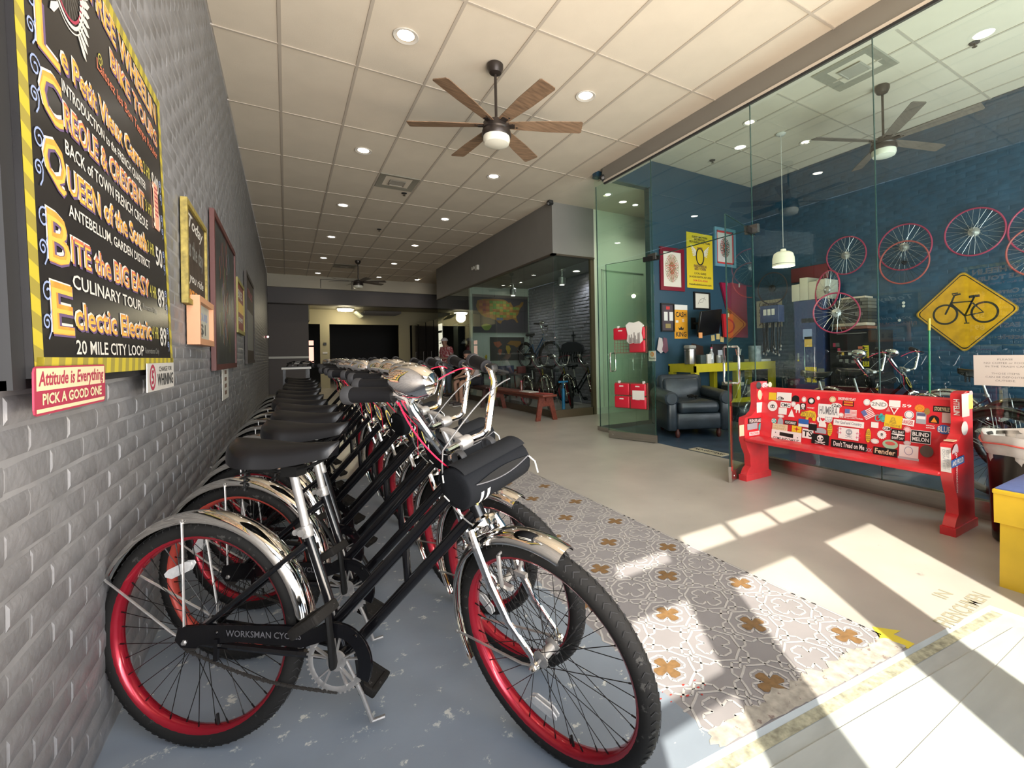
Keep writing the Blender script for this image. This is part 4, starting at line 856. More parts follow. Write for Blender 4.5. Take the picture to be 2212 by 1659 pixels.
def make_bag(label, group, S):
    root = thing('handlebar_bag', label, 'bag', group=group); b = B(S); C0 = Vector((.915, 0, .832)); n = 20; b.M = S @ Matrix.Translation(C0) @ Matrix.Diagonal((.72, .75, .70, 1)) @ Matrix.Translation(-C0); S = b.M
    Rg = lambda y, k=1.0, sq=1: [C0+Vector((.085*k*math.cos(2*PI*i/n)*(1.02), y, .082*k*math.sin(2*PI*i/n)-.0)) for i in range(n)]
    b.loft([Rg(-.158, .5), Rg(-.157, .90), Rg(-.150, .985), Rg(-.06, 1.0), Rg(.06, 1.01), Rg(.150, .985), Rg(.157, .9), Rg(.158, .5)]); b.build('body', mat('bag_fabric', (.007, .008, .010), .85, spec=.12, bump=.4, bs=200), root, ang=50)
    b = B(S); F_l = []
    for y in (-.151, .153): F_l.append([C0+Vector((.091*math.cos(a), y, .088*math.sin(a))) for a in [3.0-.12*i for i in range(19)]])
    b.loft(F_l, cap=False, closed=False); F2 = [[p+(p-C0).normalized()*.003 for p in r] for r in F_l]; b.loft(F2, cap=False, closed=False); b.build('flap', mat('bag_flap', (.012, .013, .015), .8, spec=.12, bump=.3, bs=200), root, ang=60)
    b = B(S)
    for i, r in enumerate(range(3)):
        pass
    L_ = [C0+Vector((.094*math.cos(a), 0, .091*math.sin(a))) for a in [.42-.02*i for i in range(2)]]
    pts = [(C0+Vector((.086*math.cos(.28+.16*math.sin(PI*k/10)), -.13+.27*k/10, .086*math.sin(.28+.16*math.sin(PI*k/10)))), C0+Vector((.086*math.cos(.28-.22*math.sin(PI*k/10)), -.13+.27*k/10, .086*math.sin(.28-.22*math.sin(PI*k/10))))) for k in range(11)]
    up_ = [p[0]+(p[0]-C0-Vector((0, p[0].y-C0.y, 0)))*.06 for p in pts]; lo_ = [p[1]+(p[1]-C0-Vector((0, p[1].y-C0.y, 0)))*.06 for p in pts]
    b.loft([up_, lo_], cap=False, closed=False); b.build('open_mouth', mat('bag_inside', (.003, .003, .003), 1), root)
    b = B(S); b.tube(lo_, .0022, 5); b.build('zipper_piping', mat('bag_piping', (.10, .10, .11), .6), root)
    for y0_ in (-.112, -.082):
        b = B(S); b.loft([[C0+Vector((.0875*math.cos(a), y, .0845*math.sin(a))) for a in [-.15-.1*i for i in range(13)]] for y in (y0_, y0_+.013)], cap=False, closed=False); b.build('reflective_stripe', mat('stripe_white', (.66, .65, .62), .35), root)
    for y in (-.075, .075):
        b = B(S); b.ring(C0+Vector((-.055, y, .075)), (0, 1, 0), .030, .004, 20, 6, r2=.014); b.build('strap', mat('strap_black', (.02, .02, .022), .6), root)
    b = B(S)
    for y, a in ((-.160, 2.4), (-.160, -2.6)): b.tube([C0+Vector((.07*math.cos(a), y, .07*math.sin(a))), C0+Vector((.05*math.cos(a+.4), y-.004, .06*math.sin(a+.4)))], .0028, 5)
    b.tube([C0+Vector((.086, .145, .02)), C0+Vector((.11, .150, .0)), C0+Vector((.115, .155, -.05))], .003, 5); b.build('zipper_pull', mat('pull_white', (.6, .6, .58), .5), root)
    return root
HOLD = 'row of rental cruiser bicycles'
lab = 'black red-rimmed step-through bicycle along the grey brick wall, {}'
b1 = make_bike(lab.format('nearest the camera'), refl=(2.0, -1.75), crank=.04)
b1.location = (-.239, 1.718, 0); b1.rotation_euler = (-.05, 0, -.632)
BG = 'black handlebar bags on the rental bicycles'
bg1 = make_bag('black zipped handlebar bag with two white stripes on the nearest bicycle', BG, steer_m(-.60)); bg1.location = b1.location; bg1.rotation_euler = b1.rotation_euler
b2 = make_bike(lab.format('second from the camera'), steer=-.59, rear_rim=M_redo, refl=(2.6, -2.3), crank=.06, spokes='parts')
ords = ['third', 'fourth', 'fifth', 'sixth', 'seventh', 'eighth', 'ninth', 'tenth', 'eleventh', 'last']
b3 = make_bike(lab.format('third from the camera'), steer=-.50, spokes='joined', refl=(1.6, -1.2), crank=.5)
s3 = snapshot(b3); sbg = snapshot(bg1)
b2.location = (-.175, 2.13, 0); b2.rotation_euler = (-.055, 0, -.61)
g2 = dup(bg1, sbg, b2.location, b2.rotation_euler, 'black handlebar bag hanging from the second bicycle behind the nearest bag')
ypos = [2.52, 2.90, 3.30, 3.72, 4.15, 4.60, 5.08, 5.6, 6.15, 6.75]
for i, y in enumerate(ypos):
    rz = -.62+random.uniform(-.05, .05); rx = -.05+random.uniform(-.02, .02); loc = (-.165+.008*i+random.uniform(-.02, .02), y, 0)
    o = b3 if i == 0 else dup(b3, s3, label=lab.format(ords[i]+(' from the camera' if i < 9 else ' and farthest of the row')))
    o.location = loc; o.rotation_euler = (rx, 0, rz)
    if i in (1,): g = dup(bg1, sbg, loc, (rx, 0, rz), 'black handlebar bag with white stripes on the %s bicycle of the row' % ords[i])
# ================================================================== RED STICKER BENCH
M_bench = mat('bench_red', (.66, .028, .038), .32, var=.12, vs=9, coat=.25, dirt=(.55, .30, .28), ds=26, dth=.68); M_bdark = mat('bench_red_worn', (.30, .02, .02), .4, var=.25, vs=12)
t = thing('bench', 'red church pew bench covered in stickers in front of the glass shop', 'bench', (3.45, 1.12, 0)); bench = t
endp = [(0, 0), (.33, 0), (.33, .055), (.315, .065), (.315, .86), (.22, .862), (.17, .85), (.165, .83), (.165, .66), (.14, .60), (.08, .565), (.0, .555), (-.01, .535), (-.012, .42), (-.01, .36), (.02, .28), (.055, .22), (.06, .12), (.03, .10), (.0, .055)]
for (ya, lb) in ((0, 'near'), (1.43, 'far')):
    b = B(); b.prism([(p[0], p[1]) for p in endp], -.062, (0, ya, 0), (1, 0, 0), (0, 0, 1)) if False else b.prism(endp[::-1], .062, (0, ya+.062, 0), (1, 0, 0), (0, 0, 1)); b.M = Matrix.Identity(4)
    b.bb((-.012, ya-.008, 0), (.34, ya+.07, .05)); b.build('end_panel', M_bench, t, ang=30)
b = B(); b.rbox((.155, .745, .366), (.36, 1.37, .030), .012); b.build('seat', M_bench, t)
BX = 3.45+.225
b = B(); b.prism([(.0, .38), (.028, .38), (.095, .80), (.085, .812), (.062, .80)][::-1], 1.37, (.19, 1.43, 0), (1, 0, 0), (0, 0, 1)); 
b.build('backrest', M_bench, t, ang=20)
b = B(); b.bb((.29, .062, .30), (.31, 1.43, .37)); b.build('rear_rail', M_bdark, t)
# backrest front plane: from (x .19,z .42) to (.252,.80)
bn = Vector((-.38, 0, .062)).normalized(); bp0 = Vector((3.45+.19, 1.12, .42)); BU = Vector((0, -1, 0)); BV = bn.cross(BU).normalized(); BV = BV if BV.z > 0 else -BV
SM = {}
def sm(c, k=None):
    n = 'sticker_%02d_%02d_%02d' % tuple(int(v*99) for v in c); return mat(n, c, .35)
Wt, Bk, Rd, Yl, Bu, Pk, Tl, Og, Gn, Gd, Cr, Gy = (.78, .76, .74), (.012, .012, .012), (.5, .02, .03), (.75, .50, .03), (.03, .12, .40), (.62, .02, .22), (.05, .42, .40), (.75, .25, .03), (.35, .55, .38), (.30, .20, .05), (.72, .60, .40), (.35, .38, .42)
cnt = [0]
def sticker(px, py, wpx, hpx, shape, c, text=None, tc=Bk, rot=0, plane=None, extra=None, lab_=None, bold=.02, fit=.86, tilt=0):
    """centre pixel measured on the photo, size in photo pixels turned to metres on the plane"""
    P0, nn, U, V = plane or (bp0, bn, BU, BV)
    c0 = onP(px, py, P0, nn); a = onP(px+wpx/2, py, P0, nn); a0_ = onP(px-wpx/2, py, P0, nn); v1 = onP(px, py-hpx/2, P0, nn); v0 = onP(px, py+hpx/2, P0, nn)
    W_ = abs((a-a0_).dot(U)); H_ = abs((v1-v0).dot(V)); cnt[0] += 1; off = .0012+.00022*(cnt[0] % 9)
    U2 = (U*math.cos(rot)+V*math.sin(rot)); V2 = (V*math.cos(rot)-U*math.sin(rot)); o = c0+nn*off; o = o-Vector((3.45, 1.12, 0))
    b = B(); mats = [sm(c)]
    def poly(pts, m=0, dz=0): b.face([o+U2*p[0]*W_+V2*p[1]*H_+nn*dz for p in pts], m)
    el = lambda r=1, n=22: [(.5*r*math.cos(2*PI*k/n), .5*r*math.sin(2*PI*k/n)) for k in range(n)]
    if shape == 'r': poly([(-.5, -.5), (.5, -.5), (.5, .5), (-.5, .5)])
    elif shape == 'o': poly(el())
    elif shape == 'O': poly(el()); mats.append(sm(tc)); poly(el(.86), 1, .0001); mats.append(sm(c)); poly(el(.74), 2, .0002)
    elif shape == 't': poly([(-.5, -.5), (.5, -.5), (0, .5)])
    elif shape == 'v': poly([(-.5, .5), (0, -.5), (.5, .5)]); mats.append(sm(tc)); poly([(-.3, .38), (0, -.25), (.3, .38)], 1, .0001)
    elif shape == 's':
        poly([(.5*(1 if k % 2 else .82)*math.cos(2*PI*k/28), .5*(1 if k % 2 else .82)*math.sin(2*PI*k/28)) for k in range(28)])
    elif shape == 'd': poly([(-.5, -.5), (.5, -.5), (.5, 0)]+[(.5*math.cos(a_), .5*math.sin(a_)) for a_ in [PI*k/14 for k in range(15)]]+[(-.5, 0)])
    elif shape == 'b':   # bear-like blob
        poly([(-.5, -.1), (-.42, .2), (-.2, .35), (.1, .5), (.4, .4), (.5, .0), (.45, -.5), (.3, -.5), (.25, -.2), (.05, -.2), (0, -.5), (-.15, -.5), (-.15, -.15), (-.35, -.15)])
    elif shape == 'flag':
        poly([(-.5, -.5), (.5, -.5), (.5, .5), (-.5, .5)]); mats += [sm((.55, .05, .06)), sm((.12, .15, .35))]
        for k in range(7): poly([(-.5, .5-k*2/13), (.5, .5-k*2/13), (.5, .5-(k*2+1)/13), (-.5, .5-(k*2+1)/13)], 1, .0001)
        poly([(-.5, -.04), (-.08, -.04), (-.08, .5), (-.5, .5)], 2, .0002)
    elif shape == 'skull':
        poly([(-.5, -.5), (.5, -.5), (.5, .5), (-.5, .5)]); mats.append(sm(tc)); k_ = .36*min(1, 1)
        poly([(.24*math.cos(2*PI*k/16)*H_/W_*1.3, .12+.30*math.sin(2*PI*k/16)) for k in range(16)], 1, .0002); poly([(-.10, -.22), (.10, -.22), (.13, 0), (-.13, 0)], 1, .0002)
        mats.append(sm(c))
        for s in (-1, 1): poly([(s*.10+.055*math.cos(2*PI*k/8), .10+.08*math.sin(2*PI*k/8)) for k in range(8)], 2, .0003)
        for s in (-1, 1): poly([(-s*.30, -.44), (-s*.27, -.48), (s*.30, -.24), (s*.27, -.18)], 1, .0002)
    elif shape == 'heart':
        poly(el()); mats += [sm(Bk), sm((.6, .03, .05))]; b.txt('I', o-U2*.22*W_+nn*.0002, U2, V2, H_*.42, None, 1, .03)
        poly([(.12+.26*(16*math.sin(a_)**3)/17, .02+.26*(13*math.cos(a_)-5*math.cos(2*a_)-2*math.cos(3*a_)-math.cos(4*a_))/17) for a_ in [-2*PI*k/20 for k in range(20)]][::-1], 2, .0002)
    elif shape == 'sun':
        poly([(-.5, -.5), (.5, -.5), (.5, .5), (-.5, .5)]); mats.append(sm(tc))
        poly([(.12*math.cos(2*PI*k/14), .18*math.sin(2*PI*k/14)) for k in range(14)], 1, .0002)
        for d_ in ((1, 0), (-1, 0), (0, 1), (0, -1)): poly([(d_[0]*.1-d_[1]*.03, d_[1]*.15-d_[0]*.04), (d_[0]*.3-d_[1]*.03, d_[1]*.4-d_[0]*.04), (d_[0]*.3+d_[1]*.03, d_[1]*.4+d_[0]*.04), (d_[0]*.1+d_[1]*.03, d_[1]*.15+d_[0]*.04)], 1, .0002)
    elif shape == 'snake':
        poly([(-.5, -.5), (.5, -.5), (.5, .5), (-.5, .5)]); mats.append(sm(tc))
        for k in range(4): b.strip([o+nn*.0003+U2*W_*((.20-.035*k)*math.cos(a_)-.02)+V2*H_*(-.12+.12*k+.06*math.sin(a_)) for a_ in [2*PI*q/12 for q in range(12)]], .003, nn, 1, True)
    elif shape == 'bars':
        poly([(-.5, -.5), (.5, -.5), (.5, .5), (-.5, .5)]); mats += [sm(x) for x in tc]
        for k in range(len(tc)): poly([(-.42, .42-k*.84/len(tc)), (-.42, .46-(k+1)*.84/len(tc)), (.42, .46-(k+1)*.84/len(tc)), (.42, .42-k*.84/len(tc))], k+1, .0002)
    elif shape == 'gun':
        poly([(-.5, -.5), (.5, -.5), (.5, .5), (-.5, .5)]); mats.append(sm(tc)); poly([(-.46, .02), (.1, -.04), (.46, -.02), (.46, .08), (.1, .12), (-.46, .10)], 1, .0002); poly([(-.08, -.2), (.02, -.2), (.06, 0), (-.04, 0)], 1, .0002)
    elif shape == 'can':
        poly([(-.5, -.5), (.5, -.5), (.5, .5), (-.5, .5)]); mats.append(sm(tc)); poly([(-.22, -.02), (.24, -.10), (.24, .28), (-.22, .32)], 1, .0002)
        for x_, y_ in ((-.36, .22), (.38, .0)): poly([(x_+.02*math.cos(2*PI*k/6), y_+.06*math.sin(2*PI*k/6)) for k in range(6)], 1, .0002)
    elif shape == 'bike':
        mats.append(sm(tc))
        for x_ in (-.22, .24): b.strip([o+U2*W_*(x_+.22*math.cos(a_))+V2*H_*(-.12+.34*math.sin(a_)) for a_ in [2*PI*q/16 for q in range(16)]], .006, nn, 0, True)
        poly([(-.2, -.1), (.0, .42), (.2, .38), (.2, -.05)], 0)
        poly([(.24+.15*math.cos(a_), -.12+.24*math.sin(a_)) for a_ in [2*PI*q/14 for q in range(14)]], 1)
    elif shape == 'none': pass
    if text:
        lines = text.split('\n'); nl = len(lines); 
        if len(mats) == 1 or shape in ('snake', 'gun', 'can', 'O'): mats.append(sm(tc if not isinstance(tc, list) else Bk))
        tm = len(mats)-1; reg = extra or (-.42, .42)
        for i, ln in enumerate(lines):
            hh = (reg[1]-reg[0])/nl*.78; cy_ = reg[1]-(i+.5)*(reg[1]-reg[0])/nl
            b.txt(ln, o+V2*H_*cy_+nn*.0004, U2, V2, H_*hh, W_*fit, tm, bold)
    o_ = b.build('sticker', mats, bench, ang=0)
    return o_
S_ = sticker
for a in [  # left half (pixels of the photograph)
 (1639, 833, 11, 16, 'o', Bk, None), (1652, 832, 14, 11, 'o', Wt, 'ROAD', Rd), (1663, 831, 8, 12, 'o', Cr, None), (1641, 853, 9, 22, 'o', Cr, None), (1652, 853, 11, 20, 'o', Wt, None), (1669, 856, 16, 16, 'r', Yl, None),
 (1694, 857, 32, 18, 'r', Wt, None), (1686, 861, 15, 8, 'o', Bk, 'BELL', Wt), (1703, 859, 10, 11, 'O', Wt, None, Gy), (1719, 861, 16, 14, 'd', Bk, None), (1737, 863, 10, 12, 'O', Wt, None, Rd), (1753, 866, 16, 15, 'o', Bk, None), (1753, 866, 10, 10, 'O', Wt, None, Tl),
 (1768, 860, 8, 9, 's', Wt, None), (1782, 866, 18, 12, 'd', Rd, None, Wt), (1799, 863, 14, 13, 'O', Cr, None, Gd), (1641, 880, 14, 22, 'r', Wt, None), (1641, 879, 11, 15, 'r', Pk, None), (1669, 877, 21, 22, 'o', Wt, None), (1669, 877, 9, 9, 'bike', Bk, None, Wt),
 (1697, 875, 22, 11, 'r', Wt, 'CMC', Bk), (1714, 873, 11, 12, 'O', Wt, None, Pk), (1722, 882, 14, 20, 'b', Wt, None, Wt), (1735, 878, 12, 14, 'skull', Bk, None, Wt), (1752, 881, 18, 5, 'none', Wt, 'HORNET', Wt), (1691, 888, 18, 14, 'r', Wt, None), (1691, 888, 12, 12, 'O', Gd, None, Cr),
 (1710, 892, 14, 17, 't', Wt, None), (1651, 892, 7, 10, 'O', Wt, None, Bk), (1660, 890, 10, 9, 'o', Bk, None), (1746, 897, 35, 22, 'b', Yl, 'SEQUOIA', Gd), (1790, 887, 46, 27, 'r', Wt, 'HUMBRA', (.2, .2, .22)), (1807, 876, 23, 11, 'o', Wt, 'r2ab', Bk), (1833, 872, 24, 11, 'bars', Bk, None, [Og, Rd, Og]),
 (1838, 893, 26, 18, 'flag', Wt, None), (1775, 906, 21, 18, 'heart', Wt, None), (1790, 904, 17, 18, 'O', Wt, 'NEW\nLIVE', Gy), (1817, 896, 12, 9, 'O', Wt, None, Rd), (1637, 908, 42, 11, 'r', Bk, 'PUSHUPLABEL.COM', Wt, -.04), (1598+4, 930, 10, 24, 'r', Cr, None),
 (1625, 921, 22, 13, 'r', Gy, None), (1643, 921, 10, 15, 'd', Tl, None), (1629, 936, 22, 8, 'r', Wt, 'TRUCKER', Rd), (1659, 911, 14, 28, 'r', Cr, None), (1672, 909, 11, 11, 'o', Tl, 'DC', Wt), (1686, 911, 12, 17, 'd', Gy, None), (1708, 913, 27, 9, 'r', Bk, "NOLA'S MARKET", Wt), (1687, 899, 14, 7, 'O', Wt, None, Rd),
 (1685, 923, 33, 14, 'r', Cr, 'LAKE STREET\nBREWERY', (.5, .4, .2)), (1658, 932, 15, 17, 'r', Bu, 'UTAH', Wt), (1736, 914, 22, 17, 'r', Bu, None), (1736, 919, 22, 6, 'r', Wt, None), (1756, 923, 18, 14, 'r', Bk, None), (1756, 915, 16, 4, 'none', Wt, 'SPIRIT', Wt), (1721, 927, 21, 14, 'sun', Yl, None, Rd), (1745, 937, 24, 20, 'r', Wt, 'TS', Bk),
 (1773, 930, 24, 12, 'd', Gy, None), (1777, 917, 16, 11, 'd', Wt, None), (1698, 942, 65, 22, 'can', Wt, 'COME AND TAKE IT', Bk, 0, None, (-.48, -.16)), (1772, 949, 38, 22, 'skull', Bk, None, Wt), (1793, 928, 11, 28, 'o', Yl, 'BEE\nFEE', Gd), (1833, 915, 66, 13, 'r', Wt, 'For God and Country', (.2, .2, .25)),
 (1838, 903, 60, 5, 'none', Wt, 'HAVE THE U.S. CONSTITUTION', Wt), (1833, 937, 44, 25, 'r', Wt, None), (1834, 936, 26, 22, 'skull', Wt, None, Gy), (1833, 962, 78, 17, 'r', Bk, "Don't Tread on Me", Wt),
 # right half
 (1830, 862, 44, 9, 'none', Wt, 'BIKEEVERYDAY', Wt), (1873, 869, 15, 14, 'O', Wt, None, Gy), (1899, 874, 38, 22, 'o', Wt, '2ND', (.25, .25, .25), 0, None, (-.22, .28)), (1933, 872, 25, 14, 'r', Wt, None), (1932, 888, 20, 16, 'v', Wt, None, Rd), (1919, 884, 10, 10, 't', (.6, .2, .2), None), (1959, 877, 24, 10, 'none', Wt, '59', Wt),
 (1987, 882, 24, 18, 's', Og, None), (1987, 882, 14, 8, 'O', Og, None, Gd), (2003, 889, 14, 16, 's', Gd, None), (2035, 884, 38, 13, 'r', Bk, 'STORYVILLE', Cr), (1876, 894, 24, 22, 'flag', Wt, None, Bk, .6), (1902, 901, 25, 20, 'bike', Tl, None, Tl), (1930, 910, 38, 26, 'snake', Yl, "DONT TREAD ON ME", Gd, -.06, None, (-.48, -.22)),
 (1964, 896, 21, 18, 'O', Wt, None, (.1, .1, .2)), (1960, 912, 30, 14, 'r', Wt, 'DANGER', Rd, -.1), (1990, 903, 22, 25, 'bars', Gy, None, [(.1, .1, .2), Wt, Gy]), (2018, 906, 22, 17, 'd', Bk, None), (2018, 907, 14, 11, 't', Og, None), (2046, 903, 22, 22, 'r', (.55, .42, .4), None), (2010, 922, 22, 10, 'none', Wt, 'stay\nsmall', Wt), (2040, 928, 32, 20, 'o', Bu, 'BLUE', Wt),
 (1890, 918, 16, 12, 'r', Wt, None), (1890, 918, 4, 9, 'r', Rd, None), (1916, 926, 19, 10, 'o', Wt, 'GSM', Bk), (1960, 928, 16, 13, 'O', (.75, .5, .5), None, Rd), (1905, 939, 22, 20, 's', Wt, None), (1905, 939, 10, 8, 'skull', Wt, None, Bk), (1940, 940, 30, 24, 'gun', Bk, 'ALL DAY\n \nEVERY DAY', Wt), (1876, 941, 11, 30, 'o', Yl, 'BEE\nFEE', Gd),
 (1989, 944, 44, 28, 'r', Wt, None), (1989, 944, 42, 26, 'r', Bk, 'BLIND\nMELON', Wt), (1890, 953, 18, 11, 'O', Wt, None, Gy), (1923, 960, 34, 20, 'o', Gn, None), (1923, 958, 22, 8, 'o', (.6, .12, .1), None), (1960, 957, 16, 10, 'O', (.6, .5, .5), None, Gy), (1912, 976, 52, 17, 'r', Bk, 'Fender', Cr), (1963, 975, 42, 26, 'r', Wt, None),
 (1963, 974, 22, 22, 'O', Wt, None, (.2, .22, .35)), (1962, 992, 46, 8, 'r', (.45, .47, .5), None), (2002, 975, 30, 26, 'o', (.10, .085, .07), None), (2002, 973, 16, 17, 'skull', (.10, .085, .07), None, Cr), (1854, 941, 12, 20, 'none', Pk, '++\n++', (.6, .15, .25)), (1813, 930, 12, 20, 'none', Pk, '++\n++', (.6, .15, .25)), (1877, 972, 16, 12, 'none', Wt, 'XX', Gy)]:
    if a[0] < 1664: a = list(a)+[None]*8; a[7] = a[7] or Bk; S_(*a[:8], a[8] or 0, (Vector((3.45, 2.548, 0)), Vector((0, -1, 0)), Vector((1, 0, 0)), Vector((0, 0, 1))))
    else: S_(*a)
# near end panel, outer side and front edge
pn = (Vector((3.45, 1.112, 0)), Vector((0, -1, 0)), Vector((1, 0, 0)), Vector((0, 0, 1)))
for a in [(2085, 875, 16, 50, 'r', (.42, .40, .37), None, Bk, .0, pn), (2096, 868, 9, 30, 'r', Yl, None, Gd, 0, pn), (2083, 925, 14, 30, 'o', (.45, .45, .45), None, Gy, 0, pn), (2062, 972, 14, 22, 'b', (.5, .45, .5), None, Bk, .3, pn), (2068, 997, 28, 17, 'r', Bu, 'AND PROUD', Wt, .05, pn), (2097, 850, 8, 12, 'o', (.5, .2, .2), None, Wt, 0, pn), (2049, 1012, 70, 8, 'none', Wt, 'WWW.INFOWARS.COM', Wt, -PI/2, pn)]:
    if a[6] == 'WWW.INFOWARS.COM':
        b = B(); b.txt(a[6], (.018, -.0105, .40), (0, 0, -1), (1, 0, 0), .020, .27, bold=.03); b.build('sticker', sm(Wt), bench, ang=0)
    else: S_(*a)
b = B(); b.txt('INTELLI', (.1645, .031, .76), (0, 0, -1), (0, 1, 0), .03, .12, bold=.02) if False else b.txt('HTELIN', (.1638, .031, .765), (0, 0, -1), (0, -1, 0), .03, .10, bold=.03); b.build('sticker', sm(Wt), bench, ang=0)
b = B(); b.bb((-.0142, .006, .385), (-.0128, .056, .535)); b.txt("DON'T HIT", (-.0146, .040, .46), (0, 0, -1), (0, -1, 0), .014, .12, m=1); b.txt('KEEP RIGHT', (-.0146, .022, .46), (0, 0, -1), (0, -1, 0), .014, .12, m=1); b.build('sticker', [sm(Wt), sm(Gy)], bench, ang=0)
b = B(); b.bb((.03, .008, .566), (.14, .055, .572)); b.build('sticker', sm(Cr), bench, ang=0)
# ================================================================== TRASH CAN, STOOL, GLASS SIGN
t = thing('trash_can', 'dark trash can with a white liner bag and red drawstring beside the red bench', 'trash can', (3.70, .80, 0))
b = B(); b.lathe([(.205, 0), (.215, .01), (.235, .60), (.24, .615), (.232, .62), (.228, .60)], n=40, cap=False); b.build('body', mat('can_black', (.018, .015, .012), .18, .3, var=.6, vs=4), t)
b = B(); n = 48
def lin(k, r, z, w_=.006): a = 2*PI*k/n; rr_ = r+w_*math.sin(a*9)+w_*.5*math.sin(a*17+1); return Vector((rr_*math.cos(a), rr_*math.sin(a), z+.006*math.sin(a*5)))
b.loft([[lin(k, .240, .52, .003) for k in range(n)], [lin(k, .252, .555, .006) for k in range(n)], [lin(k, .256, .60) for k in range(n)], [lin(k, .252, .632, .004) for k in range(n)], [lin(k, .235, .628, .004) for k in range(n)], [lin(k, .225, .50, .01) for k in range(n)], [lin(k, .18, .40, .02) for k in range(n)]], cap=False); b.build('liner_bag', mat('liner_white', (.50, .48, .46), .45, var=.1, vs=20), t, ang=80)
b = B(); b.tube([lin(k, .262, .585, .004) for k in range(n)], .005, 6, closed=True); b.build('drawstring', mat('drawstring_red', (.62, .10, .08), .5), t)
t = thing('step_stool', 'yellow wooden step stool with a blue top at the right edge', 'stool', (2.92, .77, 0)); M_syel = mat('stool_yellow', (.80, .52, .03), .42, var=.06, vs=8)
b = B(); b.rbox((.21, -.14, .452), (.46, .34, .022), .006); b.build('top', [M_syel], t)
b = B(); b.rbox((.21, -.14, .466), (.44, .32, .010), .004); b.build('top_paint', mat('stool_blue', (.12, .17, .42), .5, var=.1, vs=15), t)
for (sx, sy) in ((0, 0), (0, 1), (1, 0), (1, 1)):
    x0 = .02 if sx == 0 else .38; y0_ = .01 if sy == 0 else -.27; dx = -.02 if sx == 0 else .02; dy = .02 if sy == 0 else -.02
    b = B(); w2 = .045; P = lambda x, y, z: Vector((x, y, z)); zt_ = .442
    b.loft([[P(x0+dx-.01+a*.02, y0_+dy*.6-w2*c_-.01, 0) for a, c_ in ((0, 0), (1.2, 0), (1.2, 2), (0, 2))], [P(x0+a*.02, y0_-w2*c_*1.0, zt_) for a, c_ in ((0, 0), (1.2, 0), (1.2, 2), (0, 2))]]); b.build('leg', M_syel, t)
b = B(); b.bb((.018, -.29, .30), (.05, .0, .44)); b.bb((-.004, -.315, .30), (.018, .028, .442)); b.bb((.402, -.31, .30), (.42, .02, .442)); b.bb((.0, .0, .34), (.42, .018, .442)); b.bb((.0, -.31, .34), (.42, -.295, .442)); b.build('apron', M_syel, t)
t = thing('paper_notice', 'white paper notice about coffee and the trash can taped on the shop glass', 'notice', (GX-.008, 1.17, .885))
b = B(); b.bb((-.0012, -.36, .0), (.0002, .0, .20)); b.build('sheet', mat('notice_paper', (.46, .43, .41), .8), t)
b = B()
for i, s in enumerate(('PLEASE', 'NO COFFEE or FOOD', 'IN THE TRASH CAN', '', 'THOSE ITEMS', 'CAN BE DEPOSITED', 'OUTSIDE.')):
    if s: b.txt(s, (-.0016, -.155, .172-.023*i), (0, -1, 0), (0, 0, 1), .0115, .012*len(s), bold=-.005)
b.build('lettering', mat('notice_ink', (.10, .10, .10), .7), t, ang=0)
# ================================================================== GLASS DOORS
M_gd = glassmat('glass_door', (.89, .97, .91), 1.4)
def door(name, piv, free, label, lock=True):
    P0 = Vector((*piv, 0)); P1 = Vector((*free, 0)); u = (P1-P0).normalized(); L = (P1-P0).length; n = Vector((-u.y, u.x, 0))
    M = Matrix(((u.x, n.x, 0, P0.x), (u.y, n.y, 0, P0.y), (0, 0, 1, 0), (0, 0, 0, 1))); b = B(M); b.bb((.01, -.006, .095), (L, .006, 2.335)); r = b.build(name, M_gd, ang=0); r['kind'] = 'structure'
    b = B(M); b.bb((0, -.014, .008), (L, .014, .10)); b.lathe([(.012, 0), (.01, .004)], (L-.06, .014, .05), (0, 1, 0), 12); b.lathe([(.012, 0), (.01, .004)], (L-.06, -.014, .05), (0, -1, 0), 12); b.build('bottom_rail', M_steel, r)
    b = B(M); b.bb((-.07, -.017, 2.29), (.15, .017, 2.35)); b.build('top_hinge', mat('hinge_black', (.02, .02, .02), .25, .5), r)
    b = B(M); b.bb((L, -.006, .02), (L+.003, .006, 2.335)); b.bb((.0, -.006, 2.335), (L, .006, 2.338)); b.build('edge', M_ge, r, ang=0)
    return M, r, L
D1, d1o, L1 = door('door_1', (3.98, 4.20), (3.735, 4.87), '')
D2, d2o, L2 = door('door_2', (3.98, 2.83), (3.30, 2.60), '')
for M, r, L in ((D1, d1o, L1), (D2, d2o, L2)):
    b = B(M)
    for s in (-1, 1):
        zc = 1.02; h_ = .12 if M is D1 else .16; x_ = L-.08
        b.tube([(x_, s*.008, zc-h_), (x_, s*.055, zc-h_), (x_, s*.065, zc-h_+.012), (x_, s*.065, zc+h_-.012), (x_, s*.055, zc+h_), (x_, s*.008, zc+h_)], .010, 10)
    b.build('pull_handle', M_chrome, r)
b = B(D2); b.bb((L2-.03, -.012, 0), (L2+.01, .012, .14)); b.build('corner_patch', M_chrome, d2o)
b = B(D2); b.bb((L2-.035, -.004, .14), (L2-.022, .004, .66)); b.build('edge_tape', mat('tape_rust', (.30, .07, .03), .5), d2o)
for y, z in ((4.23, 2.33), (2.82, 2.33)):
    b = B(); b.bb((GX-.02, y-.07, z-.03), (GX+.02, y+.07, z+.05)); struct('door_bracket', b, mat('bracket_steel', (.25, .24, .22), .25, .9))
